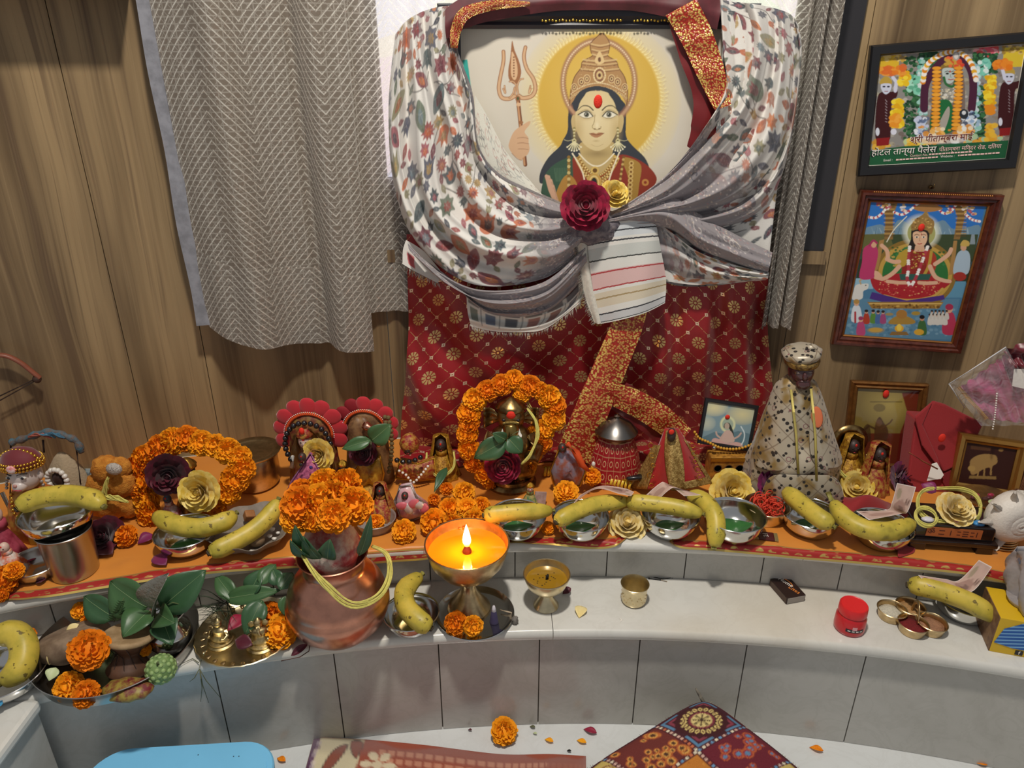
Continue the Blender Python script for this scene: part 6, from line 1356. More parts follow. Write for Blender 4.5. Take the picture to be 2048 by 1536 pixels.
    dab(640, 720, 860, 960, 26, ['e89428', 'f0a840'], (4, 8)); dab(540, 760, 430, 500, 30, ['e07a20', 'e89a38', 'd8682a'], (4, 8)); dab(1580, 1720, 370, 440, 26, ['e88a28', 'e07818'], (4, 8)); dab(1500, 1580, 950, 1090, 26, ['e0a020', 'e8b838'], (4, 7))
    c.poly(Q([(455, 1180), (760, 1140), (1330, 1110), (1730, 1085), (1720, 1260), (440, 1345)]), '1f5a38')
    c.poly(Q([(900, 1060), (1300, 1040), (1290, 1100), (905, 1115)]), 'e8d8cc', .55, 20)
    return c
a5 = tangent(1880, 215, .024)
FB = M('black_moulding', '1b1b1e', .38)
th, bl, ax, ay, w, h, n = framed('black framed temple photograph with Hindi lettering, upper right wall', 'photograph', [(1759, 110), (2047, 89), (2016, 315), (1739, 333)], a5, paint_temple(), [(0, -.01), (0, .004), (.003, .010), (.017, .010), (.020, .004), (.020, -.012)], FB, .00085, name='framed_photograph')
m = MB(); C_ = [bl, bl+ax*w, bl+ax*w+ay*h, bl+ay*h]
for i in range(4): m.tube([C_[i]+n*.0008, C_[(i+1) % 4]+n*.0008], .0009, 4)
m.build('white_margin', M('print_white', 'efe9e0', .5), th, world=True)
RotF = Matrix((ax, ay, n)).transposed().to_euler(); WHT = M('print_white', 'efe9e0', .5); MRN = M('print_maroon', '6a1a14', .5); PNK = M('print_pale_pink', 'f0c8c0', .5)
def at_print(u, v, off=.0009): return on_plane(u, v, a5[0]+n*off, n)-bl
# lettering pieces already in visual order (vowel signs placed by hand)
def rot_text(body, u, v, size, mat, off, sx=1.0):
    return text(body, size, mat, th, tuple(at_print(u, v, off)), RotF, ext=.0001, sx=sx)
rot_text('श्री पीताम्बरा माई', 1882, 276, .0165, WHT, .0008, 1.04); rot_text('श्री पीताम्बरा माई', 1882.6, 276.4, .0160, MRN, .0011, 1.04)
rot_text('होटल तान्या पैलेस', 1808, 303, .0180, M('print_black', '1d1a22', .4), .0008, 1.04); rot_text('होटल तान्या पैलेस', 1807.4, 302.6, .0172, WHT, .0011, 1.04)
rot_text('पीताम्बरा मिन्दर रोड, दितया', 1940, 296, .0108, PNK, .0009, 1.0)
rot_text('Contact No.', 1838, 310.5, .0066, PNK, .0009); rot_text('Email :', 1776, 320.5, .0066, WHT, .0009); rot_text('Website :', 1895, 312.5, .0066, WHT, .0009)
m = MB(); g = random.Random(3)
for (u0, v0, u1, v1) in ((1858, 308.8, 1938, 303.5), (1792, 319.6, 1872, 314.2), (1916, 311, 1992, 306)):
    u = u0
    while u < u1:
        w_ = g.uniform(3, 8); v_ = v0+(v1-v0)*(u-u0)/(u1-u0); p0, p1 = at_print(u, v_, .0009), at_print(u+w_, v_-.06*w_, .0009); m.box((p0+p1)/2, ((p1-p0).length, .0002, .0028), Matrix((ax, -n, ay)).transposed()); u += w_+1.4
m.build('small_print', PNK, th, smooth=False)['kind'] = 'stuff'
# ---- brown frame with seated goddess
def paint_seated():
    c = Canvas(1675, 395, 1985, 700, .72, '4a7a9c'); S = 4.042; X = lambda x: 1640+x/S; Y = lambda y: 360+y/S; Q = lambda L: [(X(a), Y(b)) for a, b in L]; g = random.Random(8)
    c.poly(Q([(380, 170), (1340, 190), (1290, 400), (360, 420)]), '2f72c0'); c.poly(Q([(360, 400), (430, 370), (500, 360), (560, 400), (640, 320), (720, 360), (800, 420), (950, 340), (1010, 330), (1080, 400), (1200, 380), (1290, 370), (1270, 520), (350, 520)]), '6f8fa6', 1, 40)
    for k in range(30): x = g.uniform(380, 1270); c.line(Q([(x, 380+g.uniform(0, 40)), (x+g.uniform(-20, 30), 460)]), 1.5, g.choice(['a8bcc8', '4e6c84', '8aa4b4']), .7)
    c.poly(Q([(350, 440), (1280, 440), (1240, 660), (320, 660)]), '3c4a30'); c.poly(Q([(360, 440), (560, 430), (600, 560), (340, 560)]), '6a6a3c', .8)
    c.poly(Q([(320, 640), (1230, 640), (1200, 830), (290, 800)]), '2f3a28'); c.poly(Q([(290, 795), (430, 795), (430, 880), (275, 880)]), '8fb8cc'); c.poly(Q([(1060, 820), (1180, 820), (1150, 950), (1020, 950)]), '5f93b0')
    c.poly(Q([(230, 960), (1130, 960), (1060, 1290), (190, 1260)]), '5a86a2'); dab = lambda x0, x1, y0, y1, n, cols, r, op=.9: [c.ell(X(g.uniform(x0, x1)), Y(g.uniform(y0, y1)), (q := g.uniform(*r)), q*.7, g.choice(cols), op) for _ in range(n)]
    dab(230, 1080, 1040, 1260, 160, ['4a7694', '7aa2ba', '8ab0c4', '3f6a88'], (2, 5), .5)
    # pillars, garlands, canopy
    for x in (560, 1140): c.poly(Q([(x-70, 180), (x+70, 180), (x+30, 300), (x+30 if x < 800 else x-10, 480), (x-40 if x < 800 else x-60, 480), (x-30, 300)]), '8a6a3c', 1); [c.line(Q([(x-40, y), (x+40, y)]), 2, 'c09a58' if (y//20) % 2 else '5a3f20', .8) for y in range(200, 470, 18)]
    for A in ([(395, 300), (450, 305), (500, 270), (560, 200)], [(600, 260), (660, 280), (720, 250), (790, 190)], [(940, 200), (990, 265), (1050, 260), (1100, 200)], [(1180, 280), (1230, 320), (1290, 335)]):
        for k, q in enumerate(cr(A, 16)): c.ell(X(q[0]), Y(q[1]), 2.8, 2.6, ['f0ece8', 'c04050', 'f4f0ec'][k % 3])
    for x, y in ((490, 200), (545, 215), (680, 230), (1050, 240), (1170, 235), (1230, 250)): dab(x-24, x+24, y-30, y+30, 12, ['d8b060', 'e8e0d8', 'b05060'], (2, 4))
    c.poly(Q([(760, 235), (800, 200), (870, 185), (940, 200), (990, 235), (870, 260)]), 'a87a48', 1, 30); c.ell(X(855), Y(290), 6, 8, 'a08040')
    # throne back and halo
    c.ell(X(770), Y(760), 82, 70, '8a6c30'); c.ell(X(770), Y(760), 74, 62, 'c09a48'); c.ell(X(770), Y(765), 66, 56, '2f7038'); dab(540, 1010, 540, 700, 60, ['b8a050', '3f8048', '245a2c'], (2, 3.5)); c.ell(X(820), Y(420), 35, 32, 'e8ecd8', .9, soft=.4); c.ell(X(820), Y(430), 28, 26, 'a8a868')
    c.poly(Q([(480, 490), (520, 480), (470, 720), (440, 740)]), 'a8804a'); c.poly(Q([(1080, 490), (1110, 490), (1080, 760), (1040, 770)]), 'a8804a'); c.line(Q([(540, 500), (600, 400), (700, 295)]), 2, 'e0dcc8', 1, 12)
    # body
    sk = 'dcae90'
    c.poly(Q([(410, 770), (500, 800), (560, 760), (900, 760), (960, 800), (1070, 810), (1000, 880), (900, 940), (700, 970), (520, 930), (430, 870)]), 'a8242c', 1, 50); dab(480, 980, 810, 940, 130, ['d87a60', 'c85048', 'e8b078', '8a1a20'], (.9, 1.8)); c.line(Q([(520, 935), (700, 972), (900, 945), (990, 880)]), 5, 'c8a050', 1, 24)
    c.poly(Q([(400, 960), (420, 905), (520, 930), (700, 975), (900, 945), (1000, 930), (1010, 965), (900, 985), (500, 985)]), '4a3080', 1); c.poly(Q([(380, 985), (1000, 985), (960, 1040), (420, 1040)]), '9a7434'); c.line(Q([(400, 1000), (980, 1000)]), 2.5, 'd8b468'); dab(430, 980, 1005, 1035, 40, ['c8a050', '6a4a1c'], (1.5, 3))
    c.poly(Q([(640, 600), (720, 560), (800, 560), (900, 580), (930, 680), (880, 800), (680, 800), (660, 700)]), '8e2a24', 1, 40); c.poly(Q([(610, 700), (620, 620), (690, 560), (720, 580), (690, 690)]), 'b89838', 1, 24); c.poly(Q([(850, 560), (930, 600), (940, 690), (900, 780), (860, 700)]), 'a83a28', 1, 24); c.line(Q([(900, 580), (880, 690), (830, 790)]), 6, 'b8963c', 1, 14); c.poly(Q([(640, 760), (900, 760), (880, 810), (650, 810)]), '2f5a50')
    for L in ([(540, 640), (590, 660), (640, 660)], [(500, 530), (540, 570), (550, 630)], [(1060, 560), (1040, 600), (990, 640), (930, 680)]): c.line(Q(L), 8, sk, 1, 14)
    for L in ([(640, 700), (580, 760), (500, 800), (440, 760)], [(890, 700), (930, 780), (990, 810), (1050, 820)]): c.line(Q(L), 9, sk, 1, 16, w2=7)
    c.poly(Q([(430, 740), (470, 740), (510, 790), (480, 810), (430, 790)]), sk, 1, 16); c.line(Q([(545, 820), (640, 830), (700, 830)]), 7, sk, 1); c.line(Q([(800, 830), (860, 835), (940, 830)]), 7, sk, 1)
    # head
    c.poly(Q([(735, 480), (740, 400), (770, 380), (860, 385), (885, 420), (880, 500), (900, 560), (720, 560)]), '2a2420', 1, 24); c.poly(Q([(760, 420), (850, 420), (868, 470), (850, 520), (805, 548), (765, 515), (752, 470)]), 'e2b896', 1, 30); c.poly(Q([(770, 530), (840, 530), (850, 580), (760, 580)]), 'd8ac8c', 1)
    c.poly(Q([(745, 410), (735, 370), (770, 320), (815, 290), (850, 270), (885, 300), (925, 340), (910, 420), (890, 440), (860, 405), (780, 400)]), '9a7a44', 1, 30); dab(750, 910, 310, 400, 40, ['d8b870', '6a4c24', 'b89050'], (1.2, 2.4))
    for x in (783, 838): c.ell(X(x), Y(462), 3.4, 1.7, 'f0ece0'); c.ell(X(x), Y(462), 1.6, 1.7, '201a18'); c.line(Q([(x-18, 446), (x, 438), (x+18, 446)]), 1.1, '2a1f1a')
    c.line(Q([(808, 465), (803, 490), (812, 494)]), .9, 'a87a60'); c.line(Q([(790, 515), (805, 518), (822, 513)]), 1.8, 'b03a34'); c.ell(X(820), Y(438), 1, 1.6, 'b82a20')
    for sx in (0, 1):
        A = [(725, 540), (715, 640), (715, 720), (705, 800), (730, 860)] if not sx else [(870, 540), (840, 620), (810, 700), (775, 790), (735, 860)]
        for k, q in enumerate(cr(A, 22)): c.ell(X(q[0]), Y(q[1]), 3.4, 2.8, 'f2eee8' if (k//3) % 2 == 0 else 'b03a48')
    dab(740, 840, 570, 720, 40, ['d8b050', 'e8cc80', '8a6020'], (1, 2))
    # side figures
    c.poly(Q([(350, 560), (400, 520), (450, 530), (470, 600), (440, 740), (430, 795), (320, 795), (340, 660)]), 'b83a6a', 1, 30); c.ell(X(435), Y(520), 5.5, 7, 'd8a888'); c.line(Q([(400, 530), (430, 490), (460, 510)]), 4, 'a83060', 1, 10)
    c.poly(Q([(1100, 620), (1140, 570), (1200, 580), (1215, 660), (1190, 760), (1080, 760)]), 'a8bccc', 1, 30); c.ell(X(1160), Y(545), 6, 7, 'cfa080'); c.poly(Q([(1135, 530), (1160, 485), (1205, 500), (1200, 535)]), 'c8a858', 1, 16); c.ell(X(1130), Y(780), 13, 9, 'a03028'); c.poly(Q([(1210, 520), (1225, 440), (1250, 440), (1255, 520)]), '8a98a0', 1)
    c.poly(Q([(270, 900), (290, 850), (340, 840), (390, 840), (385, 880), (350, 900), (340, 960), (260, 965)]), 'd8d8d2', 1, 30); c.line(Q([(330, 840), (320, 815), (335, 805)]), 3, 'b8a078'); c.ell(X(370), Y(852), 1.3, 1.3, '201a18')
    def fig(x, y, s_, col, hair='2a2020', skin='d8a888'): c.poly(Q([(x-34*s_, y+130*s_), (x-26*s_, y+40*s_), (x, y+22*s_), (x+26*s_, y+40*s_), (x+34*s_, y+130*s_)]), col, 1, 20); c.ell(X(x), Y(y+8*s_), 4.4*s_, 5*s_, skin); c.ell(X(x), Y(y-2*s_), 5*s_, 4*s_, hair)
    fig(295, 985, 1.2, 'd4dce4', 'b08a4a'); c.line(Q([(285, 1070), (285, 1150)]), 4, 'b03038'); fig(375, 1060, .75, 'b0402c'); fig(430, 1060, .72, '5a8a3c'); fig(470, 1065, .7, '4a6aa0'); fig(510, 1065, .7, 'a04a78'); fig(330, 1120, 1.0, 'b84a78', 'a03a60'); fig(1045, 1030, 1.6, 'b83a58', 'a83050'); fig(825, 1110, 1.05, '3f6a3c', '1a1616', 'c89070'); c.ell(X(800), Y(1230), 10, 6, 'd8a838')
    for k in range(5): fig(890+k*30, 1090-3*(k % 2), .6, 'd8d4cc'); fig(905+k*30, 1060, .5, 'd0ccc4')
    c.poly(Q([(560, 1140), (620, 1100), (700, 1100), (770, 1140), (740, 1165), (570, 1165)]), 'a8843c', 1, 20); c.ell(X(660), Y(1085), 11, 9, 'a87838'); c.ell(X(560), Y(1085), 8, 3, 'a08a5a'); c.ell(X(775), Y(1078), 9, 4, 'a88a3c'); c.ell(X(450), Y(1215), 18, 6, '8a8a7a'); c.ell(X(450), Y(1212), 14, 4.5, 'c8a04a'); c.ell(X(640), Y(1200), 9, 7, 'e0a82c'); c.ell(X(640), Y(1192), 5, 7, 'f0d058'); c.poly(Q([(580, 1225), (700, 1225), (720, 1255), (560, 1255)]), '8a6a3c')
    return c
a6 = tangent(1830, 545, .018)
FBR = M('red_brown_moulding', '5c2a1c', .32, col2='43190f', vs=60, coat=.2)
th, bl, ax, ay, w, h, n6 = framed('brown framed print of a seated goddess under a blue sky, middle right wall', 'picture', [(1739.5, 404.5), (1969, 412), (1906, 684), (1689.5, 668)], a6, paint_seated(), [(.004, -.012), (.004, .004), (.009, .010), (.013, .009), (.016, .014), (.021, .014), (.024, .008), (.024, -.012)], FBR, .00085)
frame4(th, bl, ax, ay, w, h, [(0, 0), (0, .003), (.0025, .0055), (.005, .003), (.005, 0)], M('copper_gilt', 'a8703c', .35, .8), 'inner_bead', n=n6)
m = MB()
for k in range(60): m.ell(bl+ay*(h+.0225)+ax*(w*k/59)+n6*.0125, .0022, 6, 4)
m.build('beaded_edge', M('copper_gilt', 'a8703c', .35, .8), th, world=True)['kind'] = 'stuff'
MB().ell(on_plane(1843, 455, a6[0]+n6*.001, n6), (.007, .003, .008), 10, 8).build('vermilion_mark', M('vermilion', 'e8301c', .7), th, world=True)
q = on_cyl(1861, 374, R_WALL-.004); hk = thing('wall_hook', 'small metal wall hook above the brown framed print', 'hook', tuple(q)); MB().lathe([(0, 0), (.004, 0), (.004, .003), (0, .003)], 12, rot=Euler((PI/2, 0, 0)).to_matrix()).build('plate', BRONZE, hk); MB().tube(cr([(0, -.002, 0), (0, -.010, -.001), (0, -.013, .004), (0, -.012, .008)], 12), .0012, 6).build('hook', BRONZE, hk)
# ---- gilt frame leaning behind the small idols
def paint_dim():
    c = Canvas(1700, 765, 1850, 940, .8, '7d6a34'); S = 3.34; X = lambda x: 1660+x/S; Y = lambda y: 660+y/S; Q = lambda L: [(X(a), Y(b)) for a, b in L]
    c.glow(X(400), Y(500), 60, 50, 'b8a458', .8); c.poly(Q([(480, 420), (600, 400), (560, 900), (440, 900), (470, 680), (520, 560)]), '6a1c18', .9); c.poly(Q([(180, 690), (560, 690), (500, 900), (130, 900)]), '5e1a16', .9)
    c.poly(Q([(300, 640), (330, 580), (360, 620), (390, 680), (370, 800), (400, 880), (250, 880), (290, 760)]), '4a2c1c', .9, 30); c.ell(X(328), Y(620), 6, 7, '6a4a30'); c.line(Q([(340, 660), (400, 620), (415, 600)]), 3, '5a3a24', .9); c.line(Q([(220, 680), (260, 640), (300, 660)]), 4, '3f281a', .9); c.poly(Q([(220, 660), (260, 630), (270, 740), (200, 740)]), '3c281a', .8, 16)
    c.line(Q([(270, 480), (480, 480)]), 2, '4a3a20', .7); c.ell(X(330), Y(520), 12, 8, '6a5a34', .7); return c
pl3 = leaning(U_(1765, 940), arc_ang(U_(1765, 940)), math.radians(12))
th, bl, ax, ay, w, h, n7 = framed('gilt frame with a dim print leaning on the wall behind the small idols', 'picture', [(1716, 772), (1842, 786), (1815, 925), (1700, 925)], pl3, paint_dim(), [(0, -.008), (0, .003), (.004, .009), (.008, .006), (.013, .011), (.017, .007), (.017, -.008)], M('worn_gilt', '8a5c2c', .4, .6, var=.3, vs=60), .0014, res_mat=Mvc('glazed_print', .12, coat=.6))
MB().ell(on_plane(1772, 788, pl3[0]+n7*.003, n7), (.007, .004, .010), 10, 8).build('vermilion_mark', M('vermilion', 'e8301c', .7), th, world=True)
# ---- gold frame with a cow
def paint_cow():
    c = Canvas(1900, 880, 2060, 1000, .8, '33150f'); S = 5.12; X = lambda x: 1840+x/S; Y = lambda y: 660+y/S; Q = lambda L: [(X(a), Y(b)) for a, b in L]
    c.poly(Q([(520, 1330), (600, 1280), (700, 1270), (780, 1290), (790, 1360), (740, 1400), (735, 1480), (715, 1480), (715, 1410), (640, 1430), (560, 1480), (520, 1470), (510, 1400)]), '9a7a48', 1, 50); c.poly(Q([(510, 1390), (560, 1400), (560, 1440), (520, 1450), (490, 1420)]), 'a8884e', 1, 16); c.line(Q([(600, 1430), (590, 1490)]), 3, '9a7a48'); c.line(Q([(660, 1420), (655, 1490)]), 3, '9a7a48'); c.poly(Q([(510, 1490), (780, 1500), (780, 1530), (500, 1520)]), 'a8884e', .6); c.ell(X(830), Y(1230), 5, 3, '8a6a3c'); c.poly(Q([(520, 1180), (730, 1200), (720, 1240), (520, 1220)]), '5a3a24', .8); return c
pl4 = leaning(U_(1970, 992), arc_ang(U_(1970, 992)), math.radians(14))
framed('gold frame with a cow relief at the right behind the red wrapped book', 'picture', [(1938, 886), (2036, 898), (2012, 980), (1912, 962)], pl4, paint_cow(), [(0, -.008), (0, .003), (.004, .006), (.008, .012), (.016, .013), (.019, .007), (.019, -.008)], M('bright_gilt', 'b58a48', .3, .85), .0014)
# ---- small black framed print on a yellow pedestal
def paint_lake():
    c = Canvas(1395, 795, 1520, 915, .6, '7f9aa4'); S = 4.517; X = lambda x: 1140+x/S; Y = lambda y: 780+y/S; Q = lambda L: [(X(a), Y(b)) for a, b in L]; g = random.Random(2)
    c.glow(X(1300), Y(160), 30, 18, 'e6dca8', .9, .5); c.glow(X(1560), Y(220), 34, 22, 'e0d6a0', .9, .5); c.glow(X(1230), Y(300), 20, 16, 'ccd0b8', .8, .5); c.poly(Q([(1190, 430), (1300, 380), (1420, 400), (1520, 370), (1640, 400), (1600, 520), (1190, 450)]), '5c7a86', .9)
    c.ell(X(1425), Y(310), 13, 14, 'd8dcb0', 1, ring=2.4); c.ell(X(1425), Y(310), 11, 12, 'a8b8a0', .8); c.poly(Q([(1390, 340), (1400, 300), (1440, 300), (1470, 360), (1480, 420), (1450, 420), (1440, 350)]), '2f3430', 1, 24); c.ell(X(1418), Y(325), 5, 6.5, 'b8a898'); c.poly(Q([(1370, 470), (1380, 400), (1410, 365), (1450, 370), (1475, 410), (1480, 470)]), 'ccb0a4', 1, 30)
    for L in ([(1370, 440), (1330, 410), (1320, 380)], [(1480, 440), (1520, 420), (1545, 390)], [(1385, 400), (1360, 440), (1350, 470)]): c.line(Q(L), 3.4, 'c8aca0', 1, 10)
    c.poly(Q([(1280, 480), (1290, 440), (1340, 440), (1420, 480), (1500, 470), (1560, 490), (1520, 520), (1330, 500)]), 'd0a8a0', 1, 30); c.line(Q([(1545, 330), (1575, 390), (1570, 450), (1550, 490)]), 2.4, 'cfe0e4', 1, 14); return c
ped = U_(1462, 955)
pd5 = thing('pedestal_block', 'yellow and gold draped block under the small black framed print', 'pedestal', tuple(ped)); MB().box((0, .012, .028), (.105, .045, .056)).build('block', M('ochre_cloth', 'b8822c', .6, col2='8a5c1e', vs=90), pd5, smooth=False, bevel=.004); MB().box((0, -.0112, .052), (.107, .003, .008)).build('lace_band', GOLD, pd5, smooth=False)
for k in range(4): MB().lathe([(.0075, -.0004), (.0095, -.0004), (.0095, .0004), (.0075, .0004), (.0075, -.0004)], 20, c=(-.036+k*.024, -.0112, .030), rot=Euler((PI/2, 0, 0)).to_matrix()).build('printed_ring', M('brown_print', '5a3a1c', .7), pd5)
pl5 = leaning(ped+V3((0, .012, .057)), arc_ang(ped)+.05, math.radians(16))
th, bl, ax, ay, w, h, n8 = framed('small black framed print of a seated pale figure before blue mountains', 'picture', [(1415, 804), (1509, 817), (1495, 896), (1404, 880)], pl5, paint_lake(), [(0, -.005), (0, .002), (.001, .004), (.0065, .004), (.008, .001), (.008, -.005)], FB, .0008, back=.005)
MB().ell(on_plane(1455, 834, pl5[0]+n8*.0012, n8), (.0055, .003, .0055), 10, 8).build('vermilion_mark', M('vermilion', 'e8301c', .7), th, world=True)
yb_ = (bl+n8*.012).y
gb = thing('bead_garland', 'yellow bead string hung across the small black framed print', 'beads', tuple(on_y(1450, 900, yb_))); beads(MB(), [on_y(u, v, yb_-.012) for u, v in ((1388, 862), (1398, 876), (1416, 884), (1436, 894), (1455, 898), (1480, 897), (1506, 888))], .0034).build('beads', M('yellow_bead', 'd09a2c', .35, coat=.4), gb, world=True)['kind'] = 'stuff'
MB().ell(on_y(1428, 896, yb_-.014), .005, 10, 8).build('silver_bead', STEEL, gb, world=True)
# ================================================================ idols and dressed figures on the upper shelf
def hgt(p, u, v): return on_y(u, v, p.y).z-p.z
SEQR = M('red_brocade', '8e1620', .45, col2='b98a3c', vs=120, bump=.4, bs=300); SEQG = M('gold_brocade', 'c8982e', .4, col2='8a5a18', vs=140, metal=.3, bump=.5, bs=300)
SEQP = M('pink_sequin_cloth', 'c86a90', .45, col2='8a3a62', vs=110, bump=.5, bs=250); SKIN = M('painted_face', 'dcbcae', .45); BLKB = M('black_beads', '17151a', .3, coat=.5); RUD = M('brown_seed_beads', '6e5a34', .7, bump=.6, bs=400)
VERM = M('vermilion', 'e8301c', .7); PEARL = M('pearl', 'e4e0d8', .2, coat=.6); STONE = M('dark_stone', '3c2c28', .5); SILV = M('silver_cloth', 'b8b4ac', .35, .5, col2='7a6a6a', vs=90, bump=.4, bs=200)
def skirt(R, h, nf=11, top=.22, amp=.08): return [(0, 0), (R, 0), (R*1.02, h*.04), (R*.86, h*.3), (R*.62, h*.6), (R*.40, h*.85), (R*top, h), (0, h)]
def face(th, c, r, mark=True, skin=None, par=True):
    hd = MB().ell(c, (r*.82, r*.85, r), 16, 12).build('head', skin or SKIN, th)
    c = V3(c)
    for s_ in (-1, 1): MB().ell(c+V3((s_*r*.32, -r*.76, r*.12)), (r*.15, r*.08, r*.09), 8, 6).build('eye', BLKB, hd)
    MB().ell(c+V3((0, -r*.84, -r*.10)), (r*.10, r*.12, r*.22), 8, 6).build('nose', skin or SKIN, hd)
    MB().ell(c+V3((0, -r*.76, -r*.45)), (r*.22, r*.08, r*.07), 8, 6).build('mouth', M('painted_lips', 'a8323a', .5), hd)
    if mark: MB().ell(c+V3((0, -r*.74, r*.55)), (r*.16, r*.08, r*.22), 8, 6).build('vermilion_mark', VERM, hd)
    return hd
def doll(label, u, vb, vt, R, dress, skin=None, crown=None, veil=None, fold=11, yaw=0.0, name='dressed_idol', dh=.60, thread=None, sash=None):
    p = U_(u, vb); h = hgt(p, u, vt); th = thing(name, label, 'idol', tuple(p), yaw)
    MB().lathe(skirt(R, h*dh), 44, fn=lambda a, z: 1+.07*math.cos(fold*a)*(1-z/(h*dh+1e-6))).build('dress', dress, th)
    rr = h*.15; c = V3((0, -.002, h*.78))
    MB().lathe([(rr*.9, h*dh*.9), (rr*.85, h*.66), (rr*.4, h*.70), (0, h*.70)], 16).build('torso', dress, th)
    face(th, c, rr, skin=skin)
    if crown: MB().lathe([(rr*.95, h*.82), (rr*1.05, h*.85), (rr*.85, h*.91), (rr*.45, h*.97), (rr*.12, h*1.0), (0, h*1.0)], 18, fn=lambda a, z: 1+.06*math.cos(8*a)).build('crown', crown, th)
    if veil:
        P = []
        for i in range(9):
            t = i/8; row = []
            for j in range(21):
                a = -2.35+4.7*j/20; q = (rr*1.15+(R*.95-rr*1.15)*t**1.3)*(1+.04*math.sin(7*a)*t); row.append(V3((q*math.sin(a), q*math.cos(a)*.9, h*(1.0-.10*(1-math.cos(a))*0-.88*t)+.0-abs(a)*0)))
            P.append(row)
        P.insert(0, [V3((0, rr*.2, h*1.03))]*21); MB().grid(P).build('veil', veil, th, solid=.0008)
    if sash: MB().lathe([(R*.66, h*dh*.52), (R*.70, h*dh*.55), (R*.62, h*dh*.62), (R*.58, h*dh*.60), (R*.66, h*dh*.52)], 30).build('sash', sash, th)
    if thread: strands(MB(), [V3((-R*.8, -R*.2, h*.62)), V3((-R*.7, -R*.7, h*.40)), V3((0, -R*1.05, h*.22)), V3((R*.7, -R*.7, h*.36)), V3((R*.7, -R*.1, h*.62))], .0011, 8, .004, 3).build('thread_loop', thread, th)['kind'] = 'stuff'
    return th
# ---- brass elephant-headed idol inside the garland
pg = U_(1022, 966); hg = hgt(pg, 1015, 800)
gn = thing('brass_idol', 'brass elephant-headed idol wearing the right marigold ring', 'idol', tuple(pg))
MB().lathe([(0, 0), (.055, 0), (.056, .008), (.048, .014), (.052, .020), (.050, .026), (0, .026)], 36).build('pedestal', BRONZE, gn, sharp=50)
MB().lathe([(0, .02), (.056, .03), (.058, .05), (.046, .08), (.046, .11), (.040, .13), (.022, .145), (0, .147)], 30, sc=(1, .72)).build('body', BRONZE, gn)
for s_ in (-1, 1):
    MB().tube([(s_*.040, -.005, .125), (s_*.058, -.018, .100), (s_*.050, -.040, .082), (s_*.036, -.048, .098)], [.013, .012, .010, .011], 10).build('arm', BRONZE, gn)
    P = [[V3((s_*(.024+.034*t), -.004+.010*math.sin(PI*t)+.002*math.cos(9*a), hg*.80+(.030*(t**.6))*math.sin(a)*(1.05-.25*t))) for a in np.linspace(-1.5, 1.5, 13)] for t in np.linspace(0, 1, 7)]; MB().grid(P).build('ear', BRONZE, gn, solid=.003)
    MB().ell((s_*.015, -.030, hg*.84), (.0045, .003, .003), 8, 6).build('eye', BLKB, gn)
    MB().tube([(s_*.014, -.030, hg*.73), (s_*.020, -.045, hg*.70), (s_*.021, -.054, hg*.71)], [.0045, .0035, .0015], 8).build('tusk', PEARL, gn)
MB().ell((0, -.006, hg*.82), (.030, .028, .030), 20, 14).build('head', BRONZE, gn)
MB().tube(cr([(0, -.028, hg*.80), (0, -.044, hg*.70), (0, -.050, hg*.58), (.004, -.054, hg*.47), (.016, -.058, hg*.42)], 16), [.018-.010*i/15 for i in range(16)], 14, fn=lambda a, t: 1+.03*math.sin(60*t)).build('trunk', M('rubbed_brass', '9a8048', .25, 1.0), gn)
MB().lathe([(.030, hg*.90), (.033, hg*.92), (.026, hg*.96), (.014, hg*1.0), (.005, hg*1.03), (0, hg*1.035)], 24, fn=lambda a, z: 1+.05*math.cos(10*a)).build('crown', BRONZE, gn)
MB().ell((0, -.031, hg*.90), (.010, .004, .009), 12, 8).build('vermilion_mark', VERM, gn)
strands(MB(), [V3((.034, -.02, hg*.95)), V3((.052, -.035, hg*.85)), V3((.055, -.045, hg*.70)), V3((.040, -.060, hg*.52)), V3((.022, -.064, hg*.42))], .0014, 8, .004, 8).build('thread_loop', YTHR, gn)['kind'] = 'stuff'
yl = pg.y-.085
bl_ = thing('leaf_sprig', 'three-lobed leaf sprig lying on the elephant-headed idol', 'leaves', tuple(on_y(1000, 915, yl)))
for b, tp, w in (((1012, 880), (948, 916), .050), ((1016, 876), (1044, 906), .042), ((1012, 880), (985, 866), .028)): leaf(on_y(*b, yl), on_y(*tp, yl-.012), w, (.1, -.9, .4), bl_, LEAF)
MB().tube([on_y(1012, 880, yl-.002), on_y(1030, 866, yl), on_y(1038, 862, yl)], .001, 5).build('twig', TWIG, bl_, world=True)
rose('crimson rose under the leaf sprig on the elephant-headed idol', on_y(1006, 930, yl+.022), .036, R_CRIM, (0, -.9, .35))
petal('dark leaf standing among the heaped marigolds', U_(868, 985, .02), U_(894, 935, .045), .022, LEAF, (-.2, -.9, .4), group='leaves among the heap')
